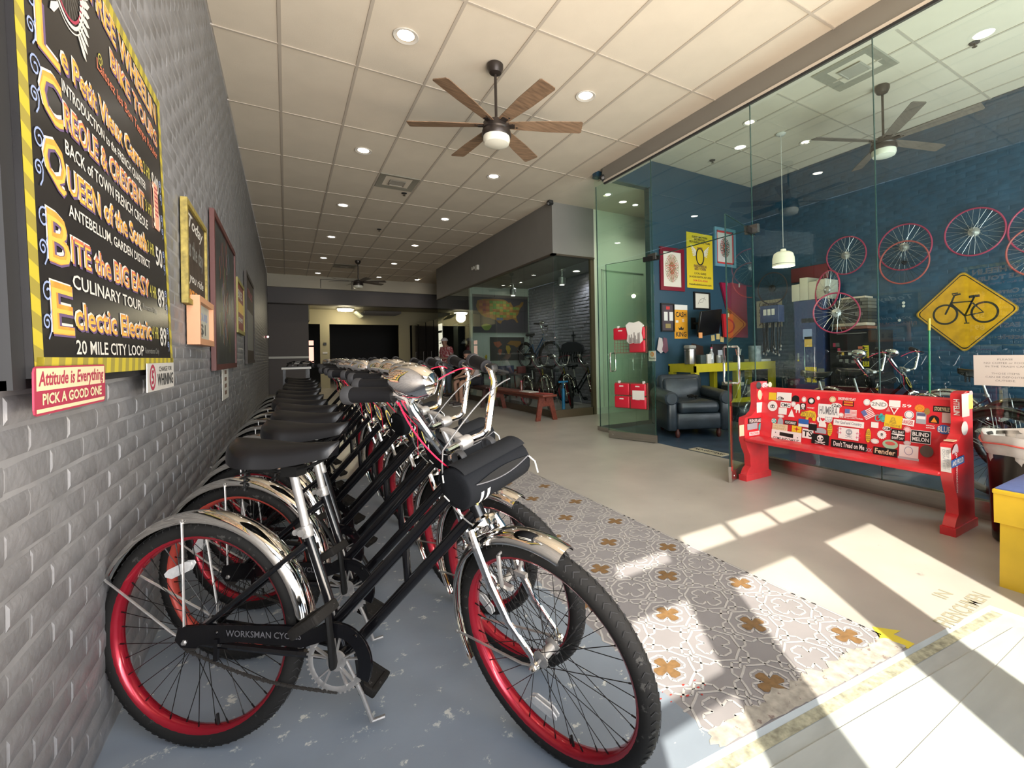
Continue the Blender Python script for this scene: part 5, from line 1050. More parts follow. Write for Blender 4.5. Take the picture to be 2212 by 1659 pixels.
# red wire racks and pockets on the open left door (local x from hinge)
M_pock = mat('pocket_red', (.48, .012, .03), .4); M_wire = mat('wire_red', (.22, .02, .02), .5); M_paper = mat('paper_white', (.66, .64, .60), .7)
def rack(z0, label, spec):
    t = thing('wall_rack', label, 'rack', (0, 0, 0), group='red wire racks on the open glass door'); w_, h_ = .47, .33; x0 = .115; M = D1
    b = B(M); y = .022
    for k in range(12): x = x0+w_*k/11; b.cyl((x, y, z0), (x, y, z0+h_), .0018, 5)
    for k in range(9): z = z0+h_*k/8; b.cyl((x0, y, z), (x0+w_, y, z), .0018, 5)
    for k in (0, 1): b.cyl((x0+w_*k, y, z0), (x0+w_*k, y, z0+h_), .004, 6); b.cyl((x0, y, z0+h_*k), (x0+w_, y, z0+h_*k), .004, 6)
    b.build('wire_grid', M_wire, t)
    for (cx_, cz_, full) in spec:
        if not full: continue
        b = B(M); b.rbox((x0+w_*(.25+.5*cx_), y+.03, z0+h_*(.25+.5*cz_)), (w_*.46, .045, h_*.46), .012); pk = b.build('pocket', M_pock, t)
        b = B(M); b.bb((x0+w_*(.25+.5*cx_)-.03, y+.0525, z0+h_*(.25+.5*cz_)+.035), (x0+w_*(.25+.5*cx_)+.03, y+.0545, z0+h_*(.25+.5*cz_)+.05)); b.build('label', M_paper, pk)
    for k in (0, 1): b = B(M); b.bb((x0+w_*(.12+.76*k)-.012, .006, z0+h_-.01), (x0+w_*(.12+.76*k)+.012, .03, z0+h_+.025)); b.build('hook', M_paper, t)
    return x0, w_, h_
rack(1.14, 'red wire rack with pockets and papers high on the open glass door', [(1, 1, 1), (0, 0, 1), (1, 0, 0), (0, 1, 1)])
rack(.42, 'red wire rack with four pockets low on the open glass door', [(0, 0, 1), (1, 1, 1), (0, 1, 1), (1, 0, 1)])
t = thing('paper_stack', 'fanned white printed papers sticking out of the upper red rack', 'papers'); 
for k in range(5):
    b = B(D1 @ Matrix.Translation((.25, .085, 1.40)) @ Matrix.Rotation(-.15+.09*k, 4, 'Y')); b.bb((-.10, .001*k*3, -.13), (.10, .001*k*3+.0008, .12)); s_ = b.build('sheet', M_paper, t)
b = B(D1 @ Matrix.Translation((.25, .105, 1.34)))
for i in range(9): b.bb((-.08+i*.018, 0, -.08), (-.072+i*.018, .0008, -.03+random.random()*.09))
for i in range(7): b.bb((-.09, 0, -.095-.012*i), (.09, .0006, -.093-.012*i))
b.build('print', mat('print_ink', (.12, .10, .10), .7), t)
t = thing('paper_note', 'blank white paper sheet clipped on the lower red rack', 'paper'); b = B(D1); b.bb((.13, .085, .545), (.30, .087, .66)); b.build('sheet', M_paper, t)
t = thing('door_sticker', 'square white Bitcoin accepted here sticker with an orange coin on the shop glass', 'sticker')
c0 = onX(1409, 769, GX-.01); b = B(); b.bb((c0.x-.001, c0.y-.065, c0.z-.065), (c0.x, c0.y+.065, c0.z+.065)); b.build('sheet', M_paper, t)
b = B(); nX = Vector((-1, 0, 0)); q = Vector((c0.x-.0016, c0.y, c0.z)); b.face([q+Vector((0, -.03*math.cos(2*PI*k/20), .022+.03*math.sin(2*PI*k/20))) for k in range(20)], 0); b.txt('B', q+Vector((-.0006, 0, .022)), (0, -1, 0), (0, 0, 1), .034, None, 1, .03); b.txt('Bitcoin', q+Vector((0, 0, -.028)), (0, -1, 0), (0, 0, 1), .026, .11, 2, .02); b.txt('ACCEPTED HERE', q+Vector((0, 0, -.050)), (0, -1, 0), (0, 0, 1), .009, .10, 2); b.build('print', [mat('coin_orange', (.80, .25, .03), .5), M_paper, M_dark], t, ang=0)
# ================================================================== GLASS SHOP INTERIOR
WB2 = 5.404; WR2 = 7.60
def YB(): return B()
def art_y(name, label, cat, px, frame=None, fw_=.045, paper=None, paint=None, d=.03, grp=None, plain=False):
    """flat piece on the blue back wall from its four pixels (tl, tr, br, bl)"""
    P = [onY(x, y, WB2-.002) for x, y in px]; c = sum(P, Vector())/4; t = thing(name, label, cat, (c.x, WB2, c.z), group=grp)
    x0 = (P[0].x+P[3].x)/2-c.x; x1 = (P[1].x+P[2].x)/2-c.x; z1 = (P[0].z+P[1].z)/2-c.z; z0 = (P[2].z+P[3].z)/2-c.z
    if frame:
        b = B(); f_ = fw_; b.bb((x0, -d, z0), (x0+f_, 0, z1)); b.bb((x1-f_, -d, z0), (x1, 0, z1)); b.bb((x0+f_, -d, z0), (x1-f_, 0, z0+f_)); b.bb((x0+f_, -d, z1-f_), (x1-f_, 0, z1)); b.build('frame', frame, t, ang=0)
        b = B(); b.bb((x0+f_, -.012, z0+f_), (x1-f_, 0, z1-f_)); b.build('picture', paper, t, ang=0); dd = -.0135
    else:
        b = B(); b.bb((x0, -.004, z0), (x1, 0, z1)); b.build('sheet', paper, t, ang=0); dd = -.0055
    if paint: b = B(); ms = paint(b, x0, x1, z0, z1, dd); b.build('print', ms, t, ang=0)
    return t
XR, ZU = Vector((1, 0, 0)), Vector((0, 0, 1))
def loopy(b, cx_, cz_, rx, rz, y, n, wd, mi, k1=7, k2=3):
    for q in range(n):
        ph = q*1.7; b.strip([(cx_+rx*(.55+.42*math.sin(k1*a+ph))*math.cos(a), y-.0001*q, cz_+rz*(.55+.42*math.sin(k1*a+ph))*math.sin(a)) for a in [2*PI*i/90 for i in range(90)]], wd, (0, -1, 0), mi[q % len(mi)], True)
M_art = [mat('ink_brown', (.18, .10, .04), .6), mat('ink_red', (.55, .04, .04), .6), mat('ink_black', (.015, .015, .015), .6), mat('ink_olive', (.28, .22, .08), .6), mat('ink_white', (.7, .7, .68), .6)]
def a1(b, x0, x1, z0, z1, y): cx_, cz_ = (x0+x1)/2, (z0+z1)/2+.02; loopy(b, cx_, cz_, .16, .24, y, 5, .006, [0, 3, 0, 1, 3]); loopy(b, cx_, cz_, .08, .09, y-.001, 2, .008, [1, 0], 3); return M_art
art_y('framed_picture', 'dark red framed print of a round brown ornament on the blue back wall', 'picture', [(1421, 534), (1475, 538), (1477, 629), (1428, 628)], mat('frame_crimson', (.18, .005, .02), .4), .065, mat('print_paper', (.66, .63, .55), .6), a1)
def wing(b, cx_, cz_, s, y, m=2):
    b.strip([(cx_+s*.22*math.cos(a), y, cz_+s*.34*math.sin(a)) for a in [2*PI*i/24 for i in range(24)]], s*.06, (0, -1, 0), m, True)
    for sg in (-1, 1):
        for k in range(7): b.strip([(cx_+sg*s*.24, y, cz_+s*(.05+.03*k)), (cx_+sg*s*(.42+.02*k), y, cz_+s*(.0+.075*k))], s*.03, (0, -1, 0), 4)
def a2(b, x0, x1, z0, z1, y):
    w_ = x1-x0; cx_ = (x0+x1)/2; H_ = z1-z0
    for i, (s, h, k) in enumerate((('GUIDED BIKE TOURS', .93, .6), ('BIKE RENTALS', .885, .42), ('SELF-GUIDED BIKE TOURS', .835, .8))): b.txt(s, (cx_, y, z0+H_*h), XR, ZU, .035, w_*k, 2, .03)
    wing(b, cx_, z0+H_*.58, .42, y); b.txt('FREEWHEELIN', (cx_, y-.0004, z0+H_*.40), XR, ZU, .05, w_*.48, 0, .05); b.txt('BIKE TOURS', (cx_, y-.0004, z0+H_*.35), XR, ZU, .04, w_*.44, 0, .05); b.txt('FREE', (cx_, y-.0004, z0+H_*.73), XR, ZU, .035, w_*.2, 0, .04)
    for s, h, k, m in (('LOCAL GUIDES', .27, .45, 2), ('24 HOUR RENTAL RETURNS', .205, .85, 2), ('504-522-4368', .14, .55, 1), ('freewheelinbiketours.com', .07, .85, 2)): b.txt(s, (cx_, y, z0+H_*h), XR, ZU, .035, w_*k, m, .02)
    return M_art
art_y('poster', 'tall yellow bike tour poster with winged wheel emblem on the blue back wall', 'poster', [(1481, 501), (1536, 508), (1543, 625), (1486, 622)], None, 0, mat('poster_yellow', (.66, .50, .02), .5), a2)
def a3(b, x0, x1, z0, z1, y):
    cx_, cz_ = (x0+x1)/2, (z0+z1)/2; f_ = .035
    for q in ((x0+.05, x0+.05+f_, z0+.05, z1-.05), (x1-.05-f_, x1-.05, z0+.05, z1-.05), (x0+.05, x1-.05, z0+.05, z0+.05+f_), (x0+.05, x1-.05, z1-.05-f_, z1-.05)): b.bb((q[0], y-.001, q[2]), (q[1], y, q[3]), 1)
    loopy(b, cx_, cz_, .13, .18, y-.002, 4, .010, [2, 1, 2, 0], 5); return M_art
art_y('framed_picture', 'light blue framed print with a red and black drawing high on the blue wall', 'picture', [(1541, 490), (1587, 498), (1587, 578), (1543, 576)], mat('frame_sky', (.14, .30, .40), .4), .05, mat('print_paper2', (.60, .58, .56), .6), a3)
def a4(b, x0, x1, z0, z1, y): b.strip([(x0+.1, y, z0+.09), (x0+.16, y, z0+.17), (x0+.24, y, z0+.20), (x1-.1, y, z0+.17)], .006, (0, -1, 0), 2); b.strip([(x0+.15, y, z0+.12), (x0+.22, y, z0+.13), (x0+.27, y, z0+.22)], .005, (0, -1, 0), 2); return M_art
art_y('framed_picture', 'small black framed white sketch above the monitor on the blue wall', 'picture', [(1497, 630), (1532, 633), (1532, 670), (1498, 668)], mat('frame_black2', (.01, .01, .01), .4), .025, mat('print_paper3', (.62, .6, .54), .6), a4)
def a5(b, x0, x1, z0, z1, y):
    b.bb((x0+.07, y-.002, z0+.18), (x0+.15, y, z1-.14), 4); b.bb((x0+.19, y-.002, z0+.18), (x0+.27, y, z1-.14), 4); b.bb((x0+.1, y-.002, z0+.06), (x1-.08, y, z0+.13), 3); b.bb((x0+.12, y-.002, z1-.1), (x0+.2, y, z1-.05), 1); return M_art
art_y('framed_picture', 'black framed memorabilia case with two tall panels at the left of the blue wall', 'picture', [(1425, 655), (1455, 656), (1455, 717), (1428, 716)], mat('frame_black2', (.01, .01, .01), .4), .02, mat('case_dark', (.06, .045, .06), .6), a5)
def a6(b, x0, x1, z0, z1, y):
    w_ = x1-x0; cx_ = (x0+x1)/2; H_ = z1-z0; b.bb((x0, y-.001, z1-H_*.15), (x1, y, z1), 4); b.txt('CASH', (cx_, y-.001, z0+H_*.71), XR, ZU, .085, w_*.8, 2, .02); b.txt('IS', (cx_+.05, y, z0+H_*.54), XR, ZU, .05, w_*.18, 4, .01); b.txt('KING', (cx_, y, z0+H_*.13), XR, ZU, .085, w_*.78, 2, .02); b.bb((x0+.03, y-.001, z0+H_*.47), (x0+.09, y, z0+H_*.54), 4)
    b.face([(cx_-.05, y, z0+H_*.26), (cx_+.05, y, z0+H_*.26), (cx_+.065, y, z0+H_*.34), (cx_+.03, y, z0+H_*.30), (cx_, y, z0+H_*.36), (cx_-.03, y, z0+H_*.30), (cx_-.065, y, z0+H_*.34)], 2); return M_art
art_y('wall_sign', 'orange yellow Cash is King sign with a crown on the blue wall', 'sign', [(1456, 657), (1484, 660), (1486, 732), (1457, 731)], None, 0, mat('cash_orange', (.72, .33, .02), .5), a6)
# monitor on an arm
c = onY(1533, 697, 5.15); t = thing('monitor', 'large black tilted monitor mounted on the blue back wall above the yellow desk', 'monitor', tuple(c))
Q = Matrix.Rotation(R_(-4), 4, 'Y') @ Matrix.Rotation(R_(14), 4, 'X') @ Matrix.Rotation(R_(10), 4, 'Z'); b = B(Q); b.rbox((0, 0, 0), (.66, .035, .42), .012); b.build('screen', mat('monitor_black', (.006, .006, .007), .3), t)
b = B(); b.tube([(0, .02, 0), (-.05, .14, .0), (-.12, .25, 0)], .018, 8); b.box((-.12, .245, 0), (.1, .02, .2)); b.build('wall_arm', M_blk, t)
b = B(); b.bb((-.32, -.05, -.26), (-.24, -.04, -.17)); tag(b.build('sticky_note', mat('note_orange', (.72, .32, .12), .7), None, loc=tuple(c)), 'orange sticky note hanging from the lower corner of the monitor', 'note')
for i, (x, y_, s) in enumerate(((1540, 730, 'beside the monitor foot'), (1551, 727, 'in the middle under the monitor'), (1560, 733, 'nearest the red folders'))):
    p = onY(x, y_, WB2-.003); b = B(); b.box((0, 0, 0), (.09, .003, .10), R=Matrix.Rotation(.1*i-.1, 3, 'Y')); tag(b.build('paper_note', mat('note_yellow', (.60, .48, .20), .7), None, loc=tuple(p)), 'small yellow paper note on the blue wall ' + s, 'note')
# red folders hanging at the back wall
for i, (px_, lb, cc) in enumerate(([[(1558, 610), (1580, 612), (1580, 675), (1572, 668)], 'dark red tall folder hanging at the right end of the blue back wall', (.28, .01, .05)], [[(1580, 610), (1612, 618), (1616, 730), (1580, 728)], 'translucent red hanging folder rack at the right end of the blue wall', (.30, .03, .05)], [[(1562, 678), (1584, 679), (1584, 730), (1566, 728)], 'bright red folder hanging low beside the open glass door', (.50, .02, .03)])):
    P = [onY(x, y_, WB2-.05-.02*i) for x, y_ in px_]; t = thing('hanging_folder', lb, 'folder', tuple(P[0])); b = B(); a0 = [p-P[0] for p in P]; b.add(a0+[p+Vector((0, .04, 0)) for p in a0], [(0, 1, 2, 3), (7, 6, 5, 4), (0, 4, 5, 1), (1, 5, 6, 2), (2, 6, 7, 3), (3, 7, 4, 0)]); b.build('cover', mat('folder_%d' % i, cc, .4), t, ang=0)
    b = B(); q = (a0[0]+a0[1])/2; b.box(q+Vector((0, -.006, -.02)), (.02, .01, .07)); b.build('clip', M_paper, t)
# yellow desk
M_dy = mat('desk_yellow', (.56, .47, .02), .45, var=.08, vs=6); dx0, dx1, dy0, dy1, dz = 5.38, 7.40, 4.84, 5.40, .945
t = thing('desk', 'long bright yellow wooden desk with open shelves against the blue back wall', 'desk', (dx0, dy0, 0))
W2, D2_ = dx1-dx0, dy1-dy0; b = B(); b.bb((0, 0, dz-.03), (W2, D2_, dz)); b.build('desktop', M_dy, t, ang=0)
b = B(); b.bb((0, 0, dz-.13), (W2, .03, dz-.03)); b.bb((0, 0, dz-.13), (.03, D2_, dz-.03)); b.bb((0, D2_-.03, dz-.13), (W2, D2_, dz-.03)); b.build('apron', M_dy, t, ang=0)
for x in (0, .98, W2-.09):
    for y in (0, D2_-.09): b = B(); b.bb((x, y, .0), (x+.09, y+.09, dz-.13)); b.build('leg', M_dy, t, ang=0)
b = B(); b.bb((0, 0, .30), (W2, D2_, .33)); b.bb((0, -.005, .26), (W2, .03, .36)); b.bb((-.005, 0, .26), (.03, D2_, .36)); b.build('lower_shelf', M_dy, t, ang=0)
def boxthing(name, label, cat, x, y, z, sx, sy, sz, m, rz=0, grp=None, r=.008):
    b = B(); b.rbox((0, 0, sz/2), (sx, sy, sz), r); return tag(b.build(name, m, None, loc=(x, y, z)), label, cat, grp) if not rz else tag_rot(b.build(name, m, None, loc=(x, y, z)), label, cat, grp, rz)
def tag_rot(o, label, cat, grp, rz): o.rotation_euler = (0, 0, rz); return tag(o, label, cat, grp)
M_cart = mat('carton_dark', (.03, .03, .035), .6); M_dsk = mat('device_black', (.012, .012, .014), .4); M_pap = mat('book_paper', (.45, .43, .38), .7)
for i, (x, w_, h_, m, lb) in enumerate(((5.55, .30, .19, M_cart, 'dark storage box at the left under the yellow desk'), (5.56, .26, .07, M_pap, 'pile of pale papers on the dark box under the desk'), (6.55, .30, .22, M_cart, 'dark storage box behind the open door under the desk'), (6.52, .2, .06, M_pap, 'pale folded papers lying on the right dark box'), (6.86, .17, .18, M_pap, 'small pale carton beside the dark box under the desk'), (7.08, .16, .2, mat('tub_grey', (.25, .25, .25), .5), 'round grey tub at the right under the yellow desk'))):
    z = .33+(.19 if i == 1 else .22 if i == 3 else 0); boxthing('storage_box' if i in (0, 2) else 'carton', lb, 'box', x, 5.05, z, w_, .3, h_, m)
def lathe_thing(name, label, cat, x, y, z, prof, m, n=20, grp=None):
    b = B(); b.lathe(prof, n=n); return tag(b.build(name, m, None, loc=(x, y, z)), label, cat, grp)
lathe_thing('steel_canister', 'brushed steel round canister on the left end of the yellow desk', 'canister', 5.43, 4.98, dz, [(.085, 0), (.088, .01), (.088, .20), (.092, .205), (.092, .23), (.03, .235)], M_steel)
boxthing('towel_stack', 'folded grey cloth on top of the steel canister', 'cloth', 5.43, 4.98, dz+.235, .16, .14, .06, mat('cloth_grey', (.3, .3, .28), .9), r=.025)
boxthing('card_terminal', 'small dark box with a pale front on the desk', 'device', 5.62, 4.93, dz, .12, .10, .14, mat('dk_green', (.04, .06, .06), .5)); boxthing('picture_card', 'white card with dark shape standing on the desk edge', 'card', 5.74, 4.88, dz, .09, .03, .15, M_paper, r=.004)
lathe_thing('water_bottle', 'clear bottle with a red cap standing on the desk', 'bottle', 5.86, 4.93, dz, [(.035, 0), (.038, .01), (.038, .14), (.03, .17), (.016, .19), (.018, .21), (.018, .235)], mat('bottle_clear', (.35, .38, .40), .1, spec=.8))
lathe_thing('bottle_cap', 'red screw cap on the clear desk bottle', 'cap', 5.86, 4.93, dz+.235, [(.02, 0), (.02, .025), (.004, .028)], M_rd)
for i, (x, s) in enumerate(((5.99, 'nearest the bottle'), (6.10, 'beside the black screen'))): lathe_thing('glass_jar', 'small glass jar on the yellow desk, ' + s, 'jar', x, 4.90, dz, [(.035, 0), (.04, .01), (.04, .11), (.032, .12), (.032, .13)], mat('jar_glass', (.25, .27, .27), .1, spec=.8))
t = thing('computer_screen', 'black desktop screen with a small lit square on the yellow desk', 'screen', (6.24, 5.08, dz)); b = B(); b.rbox((0, 0, .17), (.40, .03, .28), .01); b.rbox((0, .02, .01), (.2, .14, .02), .008); b.cyl((0, .02, .02), (0, .02, .1), .02, 10); b.build('body', M_dsk, t); b = B(); b.bb((-.06, -.017, .12), (.06, -.0155, .21)); b.build('lit_panel', mat('lit_panel', (.2, .22, .24), .4, emit=(.5, .55, .6), es=.25), t)
t = thing('laptop', 'dark tilted tablet leaning at the back of the desk', 'laptop', (5.78, 5.12, dz)); b = B(Matrix.Rotation(.2, 4, 'Y') @ Matrix.Rotation(-.25, 4, 'X')); b.rbox((0, 0, .17), (.27, .015, .30), .006); b.build('lid', mat('laptop_brown', (.035, .02, .016), .4), t)
boxthing('pen_box', 'black pen box filled with red tools on the desk', 'box', 6.62, 5.0, dz, .15, .12, .12, M_dsk)
for k in range(4): b = B(); b.tube([(0, 0, 0), (.02*(k-1.5), 0, .13)], .008, 6); tag(b.build('pen', [M_co, M_rd, M_or, M_wh][k], None, loc=(6.58+.025*k, 5.0, dz+.09)), ['coral pen leftmost in the black pen box', 'dark red pen second in the black pen box', 'orange pen third in the black pen box', 'white pen rightmost in the black pen box'][k], 'pen')
boxthing('paper_tray', 'white paper tray on the right end of the yellow desk', 'tray', 7.1, 5.0, dz, .4, .3, .04, M_paper)
lathe_thing('plastic_tub', 'clear plastic tub with blue print on the right of the desk', 'tub', 6.95, 4.92, dz+.0, [(.09, 0), (.1, .02), (.11, .26), (.115, .27), (.09, .275)], mat('tub_clear', (.30, .34, .37), .2, spec=.7, var=.4, vs=12))
for i, x in enumerate((5.16, 5.28)):
    p = onY(1424+10*i, 742, WB2-.03); t = thing('small_flag', ['white and red cloth flag hanging left of the desk', 'dark star-spotted cloth flag hanging beside the white flag'][i], 'flag', tuple(p)); b = B(); b.add([(0, 0, .1), (.05, -.02, .08), (.10, 0, -.12), (.02, -.015, -.16), (-.06, -.01, -.1), (0, .004, .1), (.05, -.016, .08), (.10, .004, -.12), (.02, -.011, -.16), (-.06, -.006, -.1)], [(0, 1, 2, 3, 4), (9, 8, 7, 6, 5)]); b.build('cloth', [mat('flag_pale', (.5, .45, .45), .8), mat('flag_dark', (.15, .06, .09), .8)][i], t)
# armchair and ottoman
M_lea = mat('leather_navy', (.022, .032, .042), .35, var=.35, vs=6, bump=.35, bs=30); M_foot = mat('foot_wood', (.07, .02, .015), .4)
t = thing('armchair', 'dark blue leather armchair with rolled arms just inside the glass shop doorway', 'armchair', (4.86, 4.50, 0), R_(-27))
b = B(); b.rbox((0, 0, .22), (.62, .78, .22), .04); b.build('base', M_lea, t); b = B(); b.rbox((0, -.05, .40), (.56, .72, .16), .06); b.build('seat_cushion', M_lea, t)
for s in (-1, 1):
    b = B(); b.rbox((s*.36, 0, .30), (.14, .78, .42), .04); b.tube([(s*.37, -.40, .52), (s*.37, -.38, .52), (s*.37, .3, .54), (s*.35, .36, .56)], [.07, .095, .095, .08], 14); b.build('arm', M_lea, t)
b = B(Matrix.Translation((0, .34, .42)) @ Matrix.Rotation(-.18, 4, 'X')); b.rbox((0, 0, .16), (.66, .16, .46), .07); b.rbox((0, -.05, .14), (.56, .14, .38), .06); b.build('backrest', M_lea, t)
for sx in (-.28, .28):
    for sy in (-.33, .33): b = B(); b.lathe([(.02, 0), (.03, .02), (.035, .06), (.025, .09), (.03, .12)], (sx, sy, 0), n=12); b.build('foot', M_foot, t)
t = thing('ottoman', 'dark blue leather ottoman behind the armchair by the open glass door', 'ottoman', (5.72, 4.22, 0), R_(-20)); b = B(); b.rbox((0, 0, .25), (.55, .5, .24), .06); b.build('cushion', M_lea, t)
for sx in (-.2, .2):
    for sy in (-.18, .18): b = B(); b.lathe([(.02, 0), (.03, .02), (.03, .13)], (sx, sy, 0), n=10); b.build('foot', M_foot, t)
b = B()
for k in range(6): b.tube([(.03*math.cos(k)*k, .02*k-.05, .01+.01*k), (.05, .03*k-.05, .05), (-.04*math.sin(k*2), .04, .02)], .008, 6)
tag(b.build('belt_tangle', M_blk, None, loc=(4.86, 4.42, .48)), 'tangle of black straps lying on the armchair seat', 'straps')
# lockers with boxes on top
M_lock = mat('locker_blue', (.035, .055, .14), .4, var=.08, vs=5)
t = thing('locker', 'tall dark blue metal locker with stickers by the blue brick wall', 'locker', (7.10, 3.84, 0)); b = B(); b.bb((.02, 0, 0), (.48, .47, 1.92)); b.build('body', M_lock, t, ang=0)
b = B(); b.bb((-.0, .01, .08), (.018, .46, 1.90)); dr = b.build('door', M_lock, t, ang=0); b = B(); b.bb((-.02, .38, .95), (0, .41, 1.08)); b.build('handle', M_chrome, dr)
b = B(); b.bb((-.004, .10, 1.56), (.0, .34, 1.63)); b.build('vent_slot', M_dsk, dr, ang=0)
for (yy, zz, w_, h_, m) in ((.18, 1.30, .14, .16, M_bl), (.18, 1.18, .12, .16, M_ye), (.12, .62, .18, .24, mat('poster_yellow', (.66, .50, .02), .5)), (.0, .66, .1, .18, M_gy), (.0, .5, .1, .14, M_gy)): b = B(); b.bb((-.003, yy, zz), (.0, yy+w_, zz+h_)); b.build('sticker', m, dr, ang=0)
for k in range(4): boxthing('white_carton', 'off-white cardboard carton on top of the blue locker, ' + ['farthest left', 'second from the left and tallest', 'third from the left', 'rightmost'][k], 'box', 7.28, 4.27-.135*k, 1.92, .36, .13, (.27, .36, .28, .30)[k], mat('carton_white', (.50, .48, .40), .7, var=.05, vs=4), grp='cartons on the locker', r=.004)
p = onX(1712, 590, 7.58); boxthing('red_crate', 'dark red board standing high behind the white cartons', 'board', 7.56, 4.30, 2.29, .04, .62, .24, mat('crate_red', (.12, .008, .012), .5))
t = thing('key_shelf', 'small dark blue shelf box with three white tags near the locker', 'shelf', (7.0, 4.62, 1.60)); b = B(); b.rbox((0, 0, .14), (.16, .34, .28), .01); b.build('box', M_lock, t)
for k in range(3): b = B(); b.bb((-.083, -.10+.075*k, .12), (-.081, -.045+.075*k, .22)); b.build('tag', M_paper, t)
for i in range(16):
    x, y = 6.96+random.uniform(-.02, .07), 4.47+i*.019; b = B(); zz = random.uniform(-.55, -.38); b.tube([(0, 0, .02), (random.uniform(-.03, .03), .01, zz*.5), (random.uniform(-.04, .04), 0, zz), (.012, .02, zz+.03)], .011, 6); b.lathe([(.008, 0), (.014, .01), (.008, .04)], (0, 0, zz-.02), n=8, m=1)
    tag(b.build('cable_lock', [M_blk, M_al], None, loc=(x, y, 1.60)), 'black cable lock dangling in the bundle under the key shelf by the locker', 'lock', 'cable locks hanging under the key shelf')
p = onX(1635, 675, 7.58); t = thing('wall_sign', 'pale sign with dark lettering Laissez les bon temps rouler by the locker', 'sign', (7.585, 4.95, 1.55)); b = B(); b.bb((-.01, -.14, 0), (0, .36, .50)); b.build('plate', mat('sign_parchment', (.42, .38, .27), .7), t, ang=0)
b = B()
for i, s in enumerate(('Laissez', 'LES BON', 'TEMPS', 'rouler')): b.txt(s, (-.012, .11, .43-.12*i), (0, -1, 0), (0, 0, 1), .075, .40, 0, .01, .2 if i in (0, 3) else 0)
b.build('lettering', mat('ink_dkbrown', (.05, .03, .02), .6), t, ang=0)
# black tool cabinet, stack of trays
t = thing('tool_cabinet', 'black tool cabinet covered with stickers against the blue brick wall', 'cabinet', (7.10, 3.12, 0)); b = B(); b.bb((.02, 0, .03), (.48, .64, 1.40)); b.build('body', M_dsk, t, ang=0)
for k in range(5): b = B(); b.bb((0, .01, .10+.26*k), (.02, .63, .345+.26*k)); dd = b.build('drawer', M_dsk, t, ang=0); b = B(); b.cyl((-.012, .12, .32+.26*k), (-.012, .52, .32+.26*k), .006, 6); b.build('handle', M_al, dd)
for k in range(16):
    yy, zz = random.uniform(.02, .55), random.uniform(.72, 1.30); w_, h_ = random.uniform(.03, .08), random.uniform(.03, .07); b = B(); b.bb((-.003, yy, zz), (-.0005, yy+w_, zz+h_)); b.build('sticker', [M_wh, M_gy, M_rd, M_co, M_gr2, M_ye][k % 6], t, ang=0)
b = B(); b.bb((-.003, .10, .88), (-.0005, .18, 1.18)); b.build('sticker', mat('sticker_lemon', (.60, .50, .02), .5), t, ang=0); b = B(); b.txt('COMMUNITY', (-.0035, .14, 1.03), (0, 0, -1), (0, 1, 0), .05, .27, bold=.04) if False else b.txt('COMMUNITY', (-.0035, .14, 1.03), (0, 0, 1), (0, 1, 0), .05, .27, bold=.03); b.build('sticker', M_dark, t, ang=0)
t = thing('parts_rack', 'stack of small dark parts boxes standing on the black tool cabinet', 'rack', (7.28, 3.25, 1.42)); random.seed(3)
for r in range(9):
    y = 0
    while y < .42:
        w_ = random.uniform(.06, .12); b = B(); b.bb((-.12+random.uniform(-.01, .01), y, .05*r), (.14, y+w_-.006, .05*r+.044)); b.build('parts_box', [mat('pb1', (.06, .055, .045), .7), mat('pb2', (.13, .12, .10), .7), mat('pb3', (.03, .03, .03), .6)][random.randrange(3)], t, ang=0); y += w_
boxthing('binder', 'pale binder lying on the black tool cabinet', 'binder', 7.16, 3.42, 1.465, .24, .42, .045, mat('binder_cream', (.48, .40, .32), .6)); boxthing('book', 'brown book lying under the pale binder on the cabinet', 'book', 7.16, 3.42, 1.42, .26, .44, .04, mat('book_brown', (.16, .06, .04), .6))
boxthing('flat_box', 'flat pale box on top of the parts boxes', 'box', 7.28, 3.45, 1.87, .22, .34, .03, mat('binder_cream', (.48, .40, .32), .6))
# wheels hung on the blue wall
M_pink = mat('rim_pink', (.36, .035, .085), .4); M_salm = mat('rim_salmon', (.40, .08, .07), .4); M_sil = mat('spoke_silver', (.62, .62, .60), .3, .7); M_bbk = mat('rim_dark', (.05, .04, .045), .4)
def wall_wheel(c, R0, label, m, disc=True, nrm=(-1, 0, 0), sp=True, bl=False):
    t = thing('hung_wheel', label, 'wheel', tuple(c), group='bicycle wheels hung on the blue brick wall'); b = B(); b.ring((0, 0, 0), nrm, R0, .011, 56, 8, r2=.012); b.build('rim', m, t)
    if sp:
        x, y, d = frame_of(nrm); b = B()
        for k in range(28): a = 2*PI*k/28; s = 1 if k % 2 else -1; a2 = a+s*.7; b.cyl(x*(.03*math.cos(a2))+y*(.03*math.sin(a2))+d*(.02*s), x*(R0*math.cos(a))+y*(R0*math.sin(a)), .0017, 4)
        b.build('spokes', M_spk if bl else M_sil, t)['kind'] = 'stuff'
        b = B(); b.lathe([(.012, -.05), (.03, -.03), (.06 if disc else .02, -.015), (.06 if disc else .02, .012), (.02, .03), (.012, .05)], (0, 0, 0), nrm, 20); b.build('hub', M_al if not bl else M_blk, t)
def wpx(cx_, cy_, top, bot, label, m, X=7.54, **k):
    c = onX(cx_, cy_, X); R0 = abs(onX(cx_, top, X).z-onX(cx_, bot, X).z)/2; wall_wheel(c, R0, label, m, **k)
wpx(1827, 552, 513, 593, 'dark pink rimmed wheel hung above the white cartons', M_pink); wpx(1953, 534, 486, 584, 'pink rimmed wheel with silver spokes, upper of the overlapping pair', M_pink, X=7.54)
wpx(1952, 567, 522, 613, 'pale red rim, lower of the overlapping pair of wheels', M_salm, X=7.47, disc=False, bl=True); wpx(2104, 501, 452, 553, 'pink rimmed wheel with silver disc hub above the yellow bicycle sign', M_pink)
